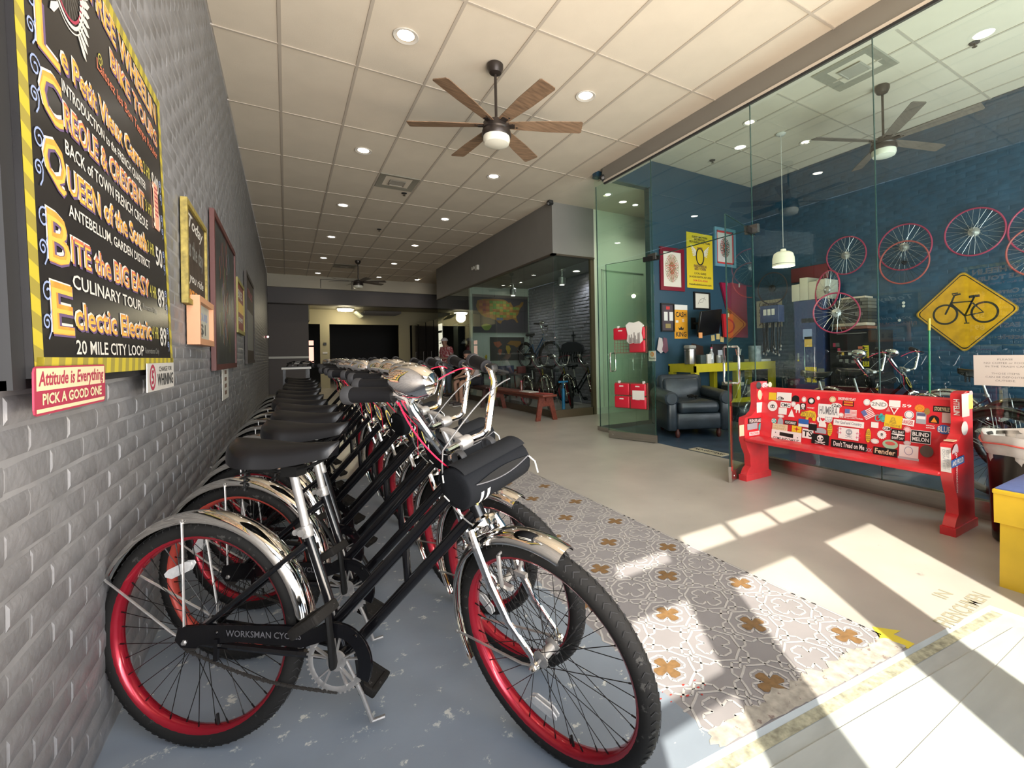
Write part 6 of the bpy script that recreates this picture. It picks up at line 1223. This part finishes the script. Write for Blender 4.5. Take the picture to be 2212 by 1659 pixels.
wpx(2256, 490, 430, 545, 'pink rimmed wheel cut off at the upper right edge', M_pink); wpx(2250, 540, 488, 600, 'pale red wheel at the right edge below the cut off pink wheel', M_salm, X=7.53, disc=False)
wpx(1668, 623, 590, 658, 'dim dark wheel with a bright disc hub behind the pendant lamp', M_bbk, bl=True)
wall_wheel((6.96, 3.70, 2.02), .29, 'dark pink wheel seen nearly edge on beside the white cartons', M_pink, nrm=(-.85, .5, .1)); wall_wheel((6.85, 3.52, 1.66), .29, 'dark pink wheel leaning low between the locker and the tool cabinet', M_pink, nrm=(-.8, -.6, .05))
# diamond bicycle sign
P = [onX(x, y, 7.588) for x, y in ((2087, 584), (1972, 685), (2087, 761), (2202, 662))]; c = sum(P, Vector())/4; hd = (abs(P[0].z-P[2].z)+abs(P[1].y-P[3].y))/4
t = thing('road_sign', 'yellow diamond road sign with a black bicycle on the blue brick wall', 'sign', tuple(c))
def dia(s, r=.05):
    o = []
    for k in range(4):
        a = k*PI/2+PI/2; cx_, cz_ = (s-r*1.41)*math.cos(a), (s-r*1.41)*math.sin(a)
        for j in range(5): q = a-PI/4+j*PI/8; o.append((cx_+r*math.cos(q), cz_+r*math.sin(q)))
    return o
def sg(b, pts, x, m): b.face([(x, -p[0], p[1]) for p in pts], m)
b = B(); b.prism(dia(hd), .004, (-.004, 0, 0), (0, -1, 0), (0, 0, 1)); b.build('plate', mat('sign_edge', (.30, .20, .05), .5, var=.2, vs=12), t, ang=0)
b = B(); sg(b, dia(hd*.975), -.0085, 0); sg(b, dia(hd*.945), -.0090, 1); sg(b, dia(hd*.915), -.0095, 0)
L = lambda pts, w_, cl=False: b.strip([(-.0102, -p[0]*hd, p[1]*hd) for p in pts], w_*hd, (-1, 0, 0), 1, cl)
cir = lambda cx_, cz_, r: [(cx_+r*math.cos(2*PI*k/36), cz_+r*math.sin(2*PI*k/36)) for k in range(36)]
L(cir(-.36, -.04, .235), .045, True); L(cir(.38, -.04, .235), .045, True)
L([(-.36, -.04), (-.22, .28), (-.17, .42)], .04); L([(-.17, .42), (-.05, .44)], .04); L([(-.24, .24), (.16, .24), (.02, -.10)], .04); L([(-.24, .22), (.02, -.10)], .04); L([(.02, -.10), (.36, -.04), (.17, .20)], .035); L([(.02, -.10), (.20, .34)], .04); L([(.10, .35), (.30, .36)], .06); L([(-.19, .42), (-.22, .46), (-.10, .47)], .03); L([(.02, -.10), (.05, -.28)], .03); L([(.0, -.28), (.10, -.28)], .03)
b.build('face', [mat('sign_amber', (.66, .33, .008), .4, var=.18, vs=10), mat('sign_black', (.02, .018, .012), .5)], t, ang=0)
# patch of bare dots on the wall
for i, (x, y) in enumerate(((1952, 654), (1952, 661), (1943, 692))): p = onX(x, y, 7.59); b = B(); b.lathe([(.02, 0), (.02, .004), (.004, .006)], (0, 0, 0), (-1, .0, 0), 9); tag(b.build('wall_chip', M_wh, None, loc=tuple(p)), ['upper small white chip on the blue wall left of the diamond sign', 'second small white chip just below the upper one', 'lowest white chip on the blue wall left of the diamond sign'][i], 'chip')
t = thing('flag_pole', 'thin green pole with a yellow grip leaning by the bicycle sign', 'pole', (5.6, 2.02, 0)); p0 = onX(2007, 688, 5.6)-Vector((5.6, 2.02, 0)); p1 = Vector((p0.x, p0.y+.02, .02)); b = B(); b.tube([p0+(p1-p0)*.07, p1], .009, 8); b.build('shaft', mat('pole_green', (.01, .22, .08), .4), t); b = B(); b.tube([p0, p0+(p1-p0)*.085], .012, 8); b.build('grip', mat('pole_yellow', (.65, .42, .02), .4), t)
# bicycles inside the shop (seen through the glass)
GS = 'bicycles parked in the glass shop'
k1 = dup(b3, s3, (5.0, 3.07, 0), (-.03, 0, -PI/2+.04), 'black cruiser with tall chrome bars nearest the glass behind the red bench', GS); k2 = dup(b3, s3, (5.65, 3.02, 0), (-.03, 0, -PI/2-.03), 'second black cruiser behind the glass, beside the tool cabinet', GS)
g = dup(bg1, sbg, (5.0, 3.07, 0), (-.03, 0, -PI/2+.04), 'black handlebar bag on the cruiser behind the shop glass')
bw = make_bike('black cruiser bicycle with a white front tire by the blue brick wall', steer=.0, rim=M_chrome, rear_rim=M_chrome, spokes='joined', cables=False, group=GS, tirem=M_wht, lettering=False, framem=mat('frame_navy', (.012, .014, .03), .25, coat=.5)); bw.location = (6.15, 2.05, 0); bw.rotation_euler = (-.03, 0, -PI/2+.05)
bk = make_bike('cruiser bicycle with glossy black fenders behind the glass by the trash can', steer=.1, rim=M_bbk, spokes='joined', cables=False, group=GS, lettering=False, fm=mat('fender_black', (.012, .01, .012), .12, coat=.8)); bk.location = (4.62, 1.22, 0); bk.rotation_euler = (-.03, 0, -PI/2+.06)
sk = snapshot(bk); dup(bk, sk, (5.42, 1.30, 0), (-.03, 0, -PI/2), 'second cruiser with black fenders, farther from the glass by the trash can', GS)
# ================================================================== BACK ROOM BEHIND THE SECOND GLASS WALL
def wallpic(name, label, cat, px, Y, m, paint=None, frame=None):
    P = [onY(x, y, Y) for x, y in px]; x0, x1 = (P[0].x+P[3].x)/2, (P[1].x+P[2].x)/2; z1, z0 = (P[0].z+P[1].z)/2, (P[2].z+P[3].z)/2; t = thing(name, label, cat, ((x0+x1)/2, Y, (z0+z1)/2)); w_, h_ = (x1-x0)/2, (z1-z0)/2
    b = B(); b.bb((-w_, -.012, -h_), (w_, 0, h_)); b.build('sheet', m, t, ang=0)
    if frame: b = B(); b.bb((-w_-.02, -.02, -h_-.02), (-w_, 0, h_+.02)); b.bb((w_, -.02, -h_-.02), (w_+.02, 0, h_+.02)); b.bb((-w_, -.02, h_), (w_, 0, h_+.02)); b.bb((-w_, -.02, -h_-.02), (w_, 0, -h_)); b.build('frame', frame, t, ang=0)
    if paint: b = B(); ms = paint(b, w_, h_, -.0135); b.build('print', ms, t, ang=0)
    return t
USA = [(-.92, .70), (-.70, .80), (-.30, .84), (.10, .82), (.22, .74), (.30, .62), (.38, .66), (.44, .50), (.50, .36), (.62, .46), (.74, .52), (.84, .72), (.92, .70), (.88, .50), (.80, .36), (.74, .20), (.72, .02), (.66, -.14), (.60, -.26), (.62, -.42), (.68, -.62), (.62, -.66), (.54, -.46), (.44, -.40), (.34, -.44), (.22, -.50), (.12, -.46), (.02, -.58), (-.04, -.74), (-.14, -.66), (-.22, -.50), (-.34, -.46), (-.44, -.38), (-.62, -.34), (-.76, -.22), (-.90, .02), (-.98, .34)]
mc = [mat('map_%d' % i, c, .6) for i, c in enumerate([(.34, .10, .05), (.12, .24, .04), (.38, .26, .04), (.28, .14, .03), (.10, .13, .22), (.22, .28, .06), (.40, .16, .05), (.25, .06, .06)])]
def usa(b, w_, h_, y):
    w2, h2 = w_*.93, h_*.86
    def inside(x, z):
        c = False; n = len(USA); j = n-1
        for i in range(n):
            if (USA[i][1] > z) != (USA[j][1] > z) and x < (USA[j][0]-USA[i][0])*(z-USA[i][1])/(USA[j][1]-USA[i][1])+USA[i][0]: c = not c
            j = i
        return c
    b.face([(p[0]*w2, y, p[1]*h2+.05) for p in USA], 3); random.seed(11)
    nx, nz = 15, 9
    for i in range(nx):
        for j in range(nz):
            x0, x1, z0, z1 = -1+2*i/nx, -1+2*(i+1)/nx, -.7+1.6*j/nz, -.7+1.6*(j+1)/nz
            if all(inside(x, z) for x in (x0, x1) for z in (z0, z1)):
                m = [0, 6, 7, 0][(i+j*2) % 4] if i < 4 else [1, 5, 2, 1][(i*2+j) % 4] if i < 7 and j > 4 else [2, 5, 3, 1, 6][(i*3+j) % 5]
                if j < 2: m = 4
                g = .004; b.face([(x0*w2+g, y-.0008, z0*h2+.05+g), (x1*w2-g, y-.0008, z0*h2+.05+g), (x1*w2-g, y-.0008, z1*h2+.05-g), (x0*w2+g, y-.0008, z1*h2+.05-g)], m)
    b.face([(w_*(-.55+.17*math.cos(a)*(1+.2*math.sin(3*a))), y, h_*(-.72+.18*math.sin(a))) for a in [2*PI*k/14 for k in range(14)]], 5)
    return mc
wallpic('wall_map', 'large framed United States map on the white wall of the glass back room', 'map', [(1022, 637), (1139, 642), (1139, 718), (1023, 718)], 11.14, mat('map_ground', (.07, .06, .07), .4), usa, mat('map_frame', (.15, .15, .14), .4))
def world(b, w_, h_, y):
    for pts, m in (([(-.9, .6), (-.5, .7), (-.35, .4), (-.6, .1), (-.8, .3)], 0), ([(-.55, 0), (-.35, -.05), (-.42, -.5), (-.52, -.6), (-.6, -.2)], 0), ([(-.1, .3), (.1, .3), (.2, 0), (.1, -.5), (0, -.45), (-.12, 0)], 2), ([(-.05, .45), (.2, .75), (.85, .7), (.9, .45), (.6, .1), (.4, .3), (.2, .35)], 3), ([(.62, -.2), (.85, -.2), (.85, -.45), (.6, -.4)], 7)): b.face([(p[0]*w_*.95, y, p[1]*h_) for p in pts], m)
    return mc
wallpic('wall_map', 'smaller dim world map on the back room wall below the large map', 'map', [(1060, 729), (1131, 731), (1131, 777), (1060, 777)], 11.14, mat('map_ground2', (.06, .055, .055), .5), world, mat('map_frame2', (.08, .07, .06), .4))
p = onX(1239, 728, 5.82); t = thing('wall_cross', 'small dark cross on the grey brick wall of the back room', 'cross', tuple(p)); b = B(); b.bb((-.01, -.02, -.13), (0, .02, .13)); b.bb((-.01, -.08, .02), (0, .08, .06)); b.build('body', M_cart, t)
p = onX(1238, 755, 5.80); t = thing('hook_rack', 'dark fan-shaped rack with hanging tools on the back room brick wall', 'rack', tuple(p)); b = B(); b.prism([(-.5, -.06), (.5, -.06), (.42, .10), (.2, .17), (-.2, .18), (-.44, .12)], .04, (0, 0, 0), (0, -1, 0), (0, 0, 1)); b.build('board', M_cart, t)
for k in range(9): b = B(); b.tube([(-.03, -.42+.105*k, -.05), (-.06, -.42+.105*k, -.2), (-.03, -.42+.105*k, -.30)], .012, 5); b.build('tool', M_blk, t)
for i, (xx, yy) in enumerate(((5.1, 8.2), (4.9, 10.2))):
    t = thing('ceiling_speaker', ['small dark hanging projector lamp under the back room ceiling near the glass corner', 'small bright hanging spot lamp under the back room ceiling by the map'][i], 'lamp', (xx, yy, 2.955)); b = B(); b.cyl((0, 0, 0), (0, 0, -.15), .02, 8); b.lathe([(.07, -.05), (.09, -.02), (.09, 0)], (0, 0, 0), n=14); b.lathe([(.05, -.15), (.08, -.18), (.08, -.32), (.05, -.34)], (0, 0, 0), n=14); b.build('body', M_al, t)
    b = B(); b.lathe([(.055, -.345), (.001, -.35)], (0, 0, 0), n=12); b.build('lens', mat('spot_glow', (1, 1, 1), .3, emit=(1, .97, .9), es=3), t)
# display table, crates and bicycles in the back room
t = thing('display_table', 'dark low display table with goods inside the glass back room', 'table', (4.62, 10.15, 0)); b = B(); b.bb((-.30, -.85, .66), (.30, .85, .70)); b.build('top', M_cart, t)
for sx in (-.28, .24):
    for sy in (-.82, .78): b = B(); b.bb((sx, sy, 0), (sx+.04, sy+.04, .66)); b.build('leg', M_cart, t)
b = B(); b.bb((-.28, -.8, .2), (.28, .8, .24)); b.build('shelf', M_cart, t); random.seed(5)
for k in range(14):
    w_, h_ = random.uniform(.1, .22), random.uniform(.06, .2); z = .70 if k % 2 else .24
    cn = [((.10, .10, .11), 'dark grey'), ((.16, .03, .03), 'dull red'), ((.25, .23, .2), 'pale'), ((.03, .05, .12), 'navy')][k % 4]
    boxthing('goods_box', f'{cn[1]} box on the {"top" if k % 2 else "lower shelf"} of the display table, ' + ['nearest', 'second', 'third', 'farthest'][k//4] + ' of its colour', 'box', 4.62+random.uniform(-.12, .12), 9.36+.115*k, z, .2, .10, h_, mat('goods_%s' % cn[1].replace(' ', '_'), cn[0], .6), grp='goods on the display table')
t = thing('flower_pot', 'small yellow flowers in a pale pot beside the seated person', 'plant', (4.45, 11.0, .70)); b = B(); b.lathe([(.06, 0), (.09, .18), (.08, .18)], n=14); b.build('pot', M_paper, t); b = B(); random.seed(9)
for k in range(14): a, r = random.uniform(0, 6.3), random.uniform(.02, .13); q = Vector((r*math.cos(a), r*math.sin(a), random.uniform(.25, .45))); b.tube([(0, 0, .15), q], .004, 4, m=1); b.lathe([(.005, -.01), (.03, 0), (.012, .02)], q, (math.cos(a), math.sin(a), .6), 6)
b.build('flowers', [mat('petal_yellow', (.6, .45, .03), .6), mat('stem_green', (.08, .16, .04), .7)], t)['kind'] = 'stuff'
t = thing('stool', 'small dull red wooden stool inside the back room near the maps', 'stool', (5.10, 10.85, 0)); b = B(); b.lathe([(.18, .70), (.2, .71), (.2, .74), (.18, .75)], n=16); b.build('seat', mat('stool_red', (.20, .03, .02), .5), t)
for k in range(4): a = k*PI/2+.4; b = B(); b.tube([(.12*math.cos(a), .12*math.sin(a), .70), (.2*math.cos(a), .2*math.sin(a), 0)], .014, 6); b.build('leg', mat('stool_red', (.2, .03, .02), .5), t)
GB = 'bicycles stored in the glass back room'
for i, (x, y) in enumerate(((4.52, 8.85), (5.05, 8.95), (5.52, 8.80))):
    dup(b3, s3, (x, y, 0), (-.03, 0, -PI/2+.06*(i-1)), 'dark bicycle stored in the glass back room, ' + ['nearest the hall glass', 'in the middle of three', 'beside the grey brick wall'][i], GB)
M_fblue = mat('frame_blue', (.02, .09, .22), .3, coat=.4)
eb = make_bike('blue fat-tired electric bicycle raised on a stand in the back room', steer=.3, rim=M_bbk, spokes='joined', cables=False, group=GB, lettering=False, framem=M_fblue, fm=mat('fender_black', (.012, .01, .012), .12)); eb.location = (5.42, 10.60, .78); eb.rotation_euler = (0, 0, -1.45)
t = thing('bike_stand', 'dark stand carrying the raised blue bicycle in the back room', 'stand', (5.48, 10.05, 0)); b = B(); b.bb((-.2, -.7, .70), (.2, .75, .775)); b.build('deck', M_cart, t)
for s in (-.5, .5): b = B(); b.bb((-.18, s-.04, 0), (.18, s+.04, .70)); b.build('leg', M_cart, t)
t = thing('pump', 'bright blue floor pump standing behind the back room glass', 'pump', (4.4, 7.1, 0)); b = B(); b.cyl((0, 0, .02), (0, 0, .50), .03, 12); b.cyl((0, 0, .5), (0, 0, .62), .01, 8); b.bb((-.1, -.015, .61), (.1, .015, .64)); b.bb((-.12, -.05, 0), (.12, .05, .02)); b.build('body', mat('pump_blue', (.02, .18, .42), .4), t)
t = thing('helmet_shelf', 'black shelf unit holding bicycle helmets beyond the seated person', 'shelf', (4.45, 12.3, 0)); b = B(); b.bb((-.28, 0, 0), (-.25, .4, 2.05)); b.bb((.25, 0, 0), (.28, .4, 2.05)); b.bb((-.28, .37, 0), (.28, .4, 2.05)); b.build('case', M_dsk, t, ang=0)
for z in (.05, .75, 1.45, 2.0): b = B(); b.bb((-.25, 0, z), (.25, .37, z+.03)); b.build('shelf_board', M_dsk, t, ang=0)
def helmet(b, c, s=1.0, ax=0):
    c = Vector(c); rings = []
    for i in range(7):
        f = i/6; a = f*PI/2; rings.append([c+Vector((.10*s*math.cos(a)*math.cos(t_), .145*s*math.cos(a)*math.sin(t_), .11*s*math.sin(a))) for t_ in [2*PI*k/18 for k in range(18)]])
    b.loft(rings, 0); 
    for k in range(-2, 3):
        for j in range(3): q = c+Vector((.034*k*s, (.06-.06*j)*s, .098*s*(1-.22*abs(k)**1.2/2.2-.12*abs(j-1)))); b.box(q, (.016*s, .045*s, .02*s), 1)
M_hel = mat('helmet_white', (.55, .53, .55), .35)
t = thing('bicycle_helmet', 'white vented bicycle helmet on the black shelf behind the seated person', 'helmet', (4.42, 12.42, 1.48)); b = B(); helmet(b, (0, 0, 0), 1.1); b.build('shell', [M_hel, M_dark], t)
# ================================================================== WOODEN BENCHES IN THE HALL
M_bw = mat('bench_wood', (.16, .035, .02), .4, var=.35, vs=5, stretch=(8, 1, 8))
def plank_bench(name, label, x, y0_, y1_, m):
    t = thing(name, label, 'bench', (x, y0_, 0)); L = y1_-y0_
    b = B(); b.rbox((0, L/2, .43), (.28, L, .04), .01); b.build('seat', m, t); b = B(); b.bb((-.02, .1, .34), (.02, L-.1, .41)); b.build('stretcher', m, t)
    for yy in (.16, L-.16):
        b = B(); b.loft([[Vector((-.13, yy-.02, .41)), Vector((.13, yy-.02, .41)), Vector((.13, yy+.02, .41)), Vector((-.13, yy+.02, .41))], [Vector((-.16, yy-.02, .24)), Vector((.16, yy-.02, .24)), Vector((.16, yy+.02, .24)), Vector((-.16, yy+.02, .24))]]); b.build('leg_panel', m, t)
        for s in (-1, 1): b = B(); b.loft([[Vector((s*.06, yy-.02, .30)), Vector((s*.15, yy-.02, .30)), Vector((s*.15, yy+.02, .30)), Vector((s*.06, yy+.02, .30))], [Vector((s*.13, yy-.04, 0)), Vector((s*.21, yy-.04, 0)), Vector((s*.21, yy+.0, 0)), Vector((s*.13, yy+.0, 0))]]); b.build('leg', m, t)
    return t
plank_bench('wooden_bench', 'reddish brown plank bench with splayed legs in front of the back room glass', 3.84, 6.62, 9.05, M_bw)
plank_bench('wooden_bench', 'dark brown plank bench under the seated person farther along the glass', 3.84, 9.15, 11.4, mat('bench_wood_dark', (.05, .02, .015), .45))
t = thing('magazine', 'white open magazine lying on the near end of the reddish bench', 'magazine', (3.84, 7.35, .452)); b = B(); b.box((0, 0, .004), (.2, .30, .008)); b.box((.03, .2, .004), (.18, .2, .008), rz=.3); b.build('pages', M_paper, t)
t = thing('booklet', 'red booklet lying on the bench end beside the magazine', 'booklet', (3.86, 6.85, .452)); b = B(); b.box((0, 0, .004), (.18, .26, .008), rz=.1); b.build('cover', mat('booklet_red', (.35, .05, .04), .5), t)
t = thing('bench_bottle', 'small red capped bottle standing on the reddish bench', 'bottle', (3.86, 7.75, .452)); b = B(); b.lathe([(.03, 0), (.032, .1), (.014, .14), (.014, .17)], n=12); b.build('body', mat('bottle_brown', (.12, .04, .03), .2), t); b = B(); b.lathe([(.017, .165), (.017, .19), (.003, .19)], n=10); b.build('cap', M_rd, t)
# ================================================================== PEOPLE
def skin(name, mt, nodes, edges, root=0, parent=None, sub=2):
    me = bpy.data.meshes.new(name); me.from_pydata([n[0] for n in nodes], edges, []); me.materials.append(mt); o = bpy.data.objects.new(name, me); COL.objects.link(o)
    bm = bmesh.new(); bm.from_mesh(me); L = bm.verts.layers.skin.verify(); bm.verts.ensure_lookup_table()
    for i, n in enumerate(nodes): r = n[1]; bm.verts[i][L].radius = r if isinstance(r, tuple) else (r, r); bm.verts[i][L].use_root = (i == root)
    bm.to_mesh(me); bm.free(); a = o.modifiers.new('k', 'SKIN'); a.use_smooth_shade = True; s = o.modifiers.new('s', 'SUBSURF'); s.levels = s.render_levels = sub
    if parent is not None: o.parent = parent
    return o
M_skin = mat('skin', (.40, .22, .15), .55); M_skin2 = mat('skin_dark', (.28, .15, .10), .55)
def person(label, loc, rz, J, skm, shirt, pants, cap=None, short=False, z=1.0):
    """J: joint positions in metres; the person faces +x before turning"""
    t = thing('person', label, 'person', loc, rz); N_ = []; E_ = []
    def add(p, r, q=None): N_.append((tuple(p), r)); i = len(N_)-1; (E_.append((q, i)) if q is not None else None); return i
    pel = add(J['pelvis'], (.13, .11)); wa = add(J['waist'], (.115, .10), pel); ch = add(J['chest'], (.145, .11), wa); nk = add(J['neck'], .052, ch); hd = Vector(J['head'])
    h1 = add(hd+Vector((-.005, 0, -.06)), (.062, .068), nk); h2 = add(hd+Vector((0, 0, .02)), (.082, .095), h1); add(hd+Vector((-.005, 0, .075)), (.062, .07), h2)
    for s in ('L', 'R'):
        sy = 1 if s == 'L' else -1
        hp = add(J['hip'+s], .082, pel); kn = add(J['knee'+s], .055, hp); cf = add(Vector(J['knee'+s]).lerp(Vector(J['ankle'+s]), .35), .052, kn); an = add(J['ankle'+s], .036, cf); add(J['toe'+s], .032, an)
        sh = add(J['shoulder'+s], .055, ch); el = add(J['elbow'+s], .038, sh); wr = add(J['wrist'+s], .026, el); d = (Vector(J['wrist'+s])-Vector(J['elbow'+s])).normalized(); pm = add(Vector(J['wrist'+s])+d*.05, (.032, .018), wr)
        side = d.cross(Vector((0, 0, 1))).normalized(); side = side if side.length > .5 else Vector((0, 1, 0)); base = Vector(J['wrist'+s])+d*.07
        for k, ln in enumerate((.060, .070, .066, .050)): f1 = add(base+side*(.024-.016*k)+d*ln*.5, .0095, pm); add(base+side*(.022-.015*k)+d*ln+Vector((0, 0, -.018)), .008, f1)
        th = add(Vector(J['wrist'+s])+d*.03+side*.035, .011, wr); add(Vector(J['wrist'+s])+d*.065+side*.045, .009, th)
    skin('body', skm, N_, E_, 0, t)
    A = []; G = []
    def ad(p, r, q=None): A.append((tuple(p), r)); i = len(A)-1; (G.append((q, i)) if q is not None else None); return i
    a0 = ad(Vector(J['pelvis'])+Vector((0, 0, .02)), (.155, .135)); a1 = ad(J['waist'], (.145, .125), a0); a2 = ad(J['chest'], (.165, .13), a1); ad(Vector(J['neck'])+Vector((0, 0, -.03)), .07, a2)
    for s in 'LR': s1 = ad(J['shoulder'+s], .074, a2); ad(Vector(J['shoulder'+s]).lerp(Vector(J['elbow'+s]), .62), .064, s1)
    skin('shirt', shirt, A, G, 0, t)
    A = []; G = []; a0 = ad(Vector(J['pelvis'])+Vector((0, 0, .03)), (.145, .125))
    for s in 'LR':
        h_ = ad(J['hip'+s], .098, a0)
        if short: ad(Vector(J['hip'+s]).lerp(Vector(J['knee'+s]), .85), .088, h_)
        else: k_ = ad(J['knee'+s], .074, h_); c_ = ad(Vector(J['knee'+s]).lerp(Vector(J['ankle'+s]), .5), .066, k_); ad(Vector(J['ankle'+s])+Vector((0, 0, .02)), .058, c_)
    skin('shorts' if short else 'jeans', pants, A, G, 0, t)
    for s in 'LR':
        a_ = Vector(J['ankle'+s]); to = Vector(J['toe'+s]); d = (to-a_); d.z = 0; d.normalize(); b = B(); ang_ = math.atan2(d.y, d.x); c = Vector((a_.x, a_.y, to.z-.03))+d*.075
        b.rbox(c+Vector((0, 0, .015)), (.29, .10, .028), .012, rz=ang_, m=1); b.rbox(c+Vector((0, 0, .055)), (.26, .09, .07), .03, rz=ang_); b.build('shoe', [mat('shoe_dark', (.06, .05, .05), .6), mat('sole_white', (.5, .48, .45), .6)], t)
    f = Vector(J.get('face', (1, 0, 0))).normalized(); sd_ = Vector((0, 1, 0)); upv = f.cross(sd_); b = B()
    for s in (-1, 1): b.lathe([(.012, 0), (.008, .005), (.001, .006)], hd+f*.083+sd_*s*.032+upv*.012, f, 8, 0); b.box(hd+f*.086+sd_*s*.032+upv*.034, (.008, .028, .006), 0)
    b.add([hd+f*.085+upv*.01, hd+f*.088-upv*.028+sd_*.014, hd+f*.088-upv*.028-sd_*.014, hd+f*.112-upv*.024], [(0, 1, 3), (0, 3, 2), (1, 2, 3)], 1); b.box(hd+f*.080-upv*.058, (.008, .045, .008), 2)
    b.build('face', [M_dark, skm, mat('lips', (.25, .08, .07), .5)], t)
    b = B()
    for s in (-1, 1): b.lathe([(.02, 0), (.026, .006), (.012, .012)], hd+sd_*s*.088+Vector((-.005, 0, -.01)), (0, s, 0), 10)
    b.build('ears', skm, t)
    if cap:
        b = B(); rings = [[hd+Vector((-.008, 0, .022))+Vector((.102*math.cos(a)*math.cos(q), .092*math.cos(a)*math.sin(q), .09*math.sin(a))) for q in [2*PI*k/18 for k in range(18)]] for a in [PI/2*i/6 for i in range(7)]]; b.loft(rings); vis = cap[1]
        b.prism([(.07*vis, -.07), (.12*vis, -.065), (.165*vis, -.03), (.165*vis, .03), (.12*vis, .065), (.07*vis, .07)] if vis > 0 else [(.07*vis, .07), (.12*vis, .065), (.165*vis, .03), (.165*vis, -.03), (.12*vis, -.065), (.07*vis, -.07)], .008, hd+Vector((0, 0, .022))); b.build('cap', cap[0], t)
    return t
JS = dict(pelvis=(0, 0, .90), waist=(-.01, 0, 1.06), chest=(0, 0, 1.26), neck=(.02, 0, 1.42), head=(.07, 0, 1.53), face=(1, 0, -.55))
for s, y in (('L', 1), ('R', -1)): JS.update({'hip'+s: (0, y*.10, .84), 'knee'+s: (.03, y*.12, .46), 'ankle'+s: (0, y*.13, .08), 'toe'+s: (.15, y*.16, .035), 'shoulder'+s: (0, y*.19, 1.34), 'elbow'+s: (.02, y*.27, 1.06), 'wrist'+s: (.24, y*.12, 1.08)})
M_pat = mat('shirt_pattern', (.30, .05, .06), .8, dirt=(.55, .42, .42), ds=22, dth=.52)
person('standing person in a red patterned shirt, jeans and white cap holding a helmet', (3.80, 12.2, 0), R_(200), JS, M_skin2, M_pat, mat('jeans', (.12, .16, .20), .8, var=.15, vs=14), (mat('cap_pale', (.45, .43, .45), .7), 1))
t = thing('bicycle_helmet', 'white vented bicycle helmet held by the standing person', 'helmet', (3.47, 11.98, 1.0)); b = B(); helmet(b, (0, 0, 0), 1.15); b.build('shell', [M_hel, M_dark], t)
JT = dict(pelvis=(0, 0, .565), waist=(.03, 0, .70), chest=(.09, 0, .90), neck=(.15, 0, 1.06), head=(.22, 0, 1.16), face=(1, 0, -.8))
for s, y in (('L', 1), ('R', -1)): JT.update({'hip'+s: (.02, y*.10, .55), 'knee'+s: (.46, y*.14, .54), 'shoulder'+s: (.10, y*.18, .97), 'elbow'+s: (.22, y*.24, .72), 'wrist'+s: (.42, y*.10, .66)})
JT.update(ankleL=(.46, .15, .08), toeL=(.60, .16, .035), ankleR=(.40, -.14, .08), toeR=(.54, -.16, .035))
person('seated person in a white t-shirt, dark shorts and backward black cap on the bench', (3.80, 10.0, .0), R_(188), JT, M_skin, mat('tee_white', (.52, .44, .42), .8), mat('shorts_black', (.015, .015, .02), .8), (mat('cap_black', (.01, .01, .01), .8), -1), short=True)
# ================================================================== FAR END DETAILS
for k, (y, w_) in enumerate(((14.6, .9), (15.6, .9), (16.6, .9), (17.7, .9))):
    b = B(); b.bb((4.28, y-.45, 0), (4.34, y+.45, 2.35)); d_ = b.build('door_%d' % (k+4), mat('door_dark', (.015, .013, .012), .12, spec=.9), ang=0); d_['kind'] = 'structure'
    b = B(); b.tube([(4.26, y-.38, .95), (4.22, y-.38, .95), (4.22, y-.38, 1.3), (4.26, y-.38, 1.3)], .012, 6); b.build('door_handle', M_chrome, d_)
t = thing('lit_window', 'narrow bright window strip with papers between the dark far doors', 'window', (4.30, 14.1, .95)); b = B(); b.bb((-.05, -.01, 0), (-.03, .36, 1.22)); b.build('pane', mat('window_glow', (1, .9, .8), .5, emit=(1, .88, .74), es=1.0), t)
b = B(); b.bb((-.055, -.01, .93), (-.03, .36, 1.0)); 
for k in range(3): b.bb((-.053, .08, .14+.22*k), (-.05, .26, .17+.22*k))
b.build('bars', M_dark, t)
b = B(); b.bb((.74, 19.38, .95), (.90, 19.4, 1.57)); b.bb((.74, 19.38, 1.63), (.90, 19.4, 1.81)); struct('window_5', b, mat('window_pink', (1, .6, .5), .5, emit=(1, .50, .38), es=1.1))
t = thing('wall_switch', 'dark thermostat and pale plate on the cream far column', 'switch', (1.26, 18.995, 1.62)); b = B(); b.bb((-.05, -.02, 0), (.05, 0, .1)); b.build('thermostat', M_cart, t); b = B(); b.bb((-.08, -.012, -.32), (.08, 0, -.25)); b.build('plate', M_paper, t)
p0, p1 = onY(608, 797, 9.0), onY(672, 797, 9.0); W2 = p1.x-p0.x; zc = p0.z; t = thing('handcart', 'black cart with a white edge at the far end of the bicycle row', 'cart', (p0.x, 9.0, 0))
b = B(); b.bb((0, 0, zc), (W2, .8, zc+.03)); b.build('deck', M_dsk, t); b = B(); b.bb((0, -.03, zc-.01), (W2, 0, zc+.02)); b.build('edge_rail', M_paper, t)
for sx in (.02, W2-.06):
    for sy in (.02, .74): b = B(); b.bb((sx, sy, 0), (sx+.04, sy+.04, zc)); b.build('leg', M_dsk, t)
for k in range(5): x = p0.x+.08+W2*.18*k; b = B(); b.tube([(0, 0, 0), (.04, .05, .06), (.12, .02, .08), (.10, -.05, .04), (.0, -.05, .05)], .012, 6); tag(b.build('bike_part', [M_blk, M_al, M_blk, M_chrome, M_blk][k], None, loc=(x, 9.15+.05*(k % 3), zc+.04)), 'small ' + ['black', 'grey', 'dark curved', 'chrome', 'black bent'][k] + ' bicycle part lying on the cart at the far end', 'part')
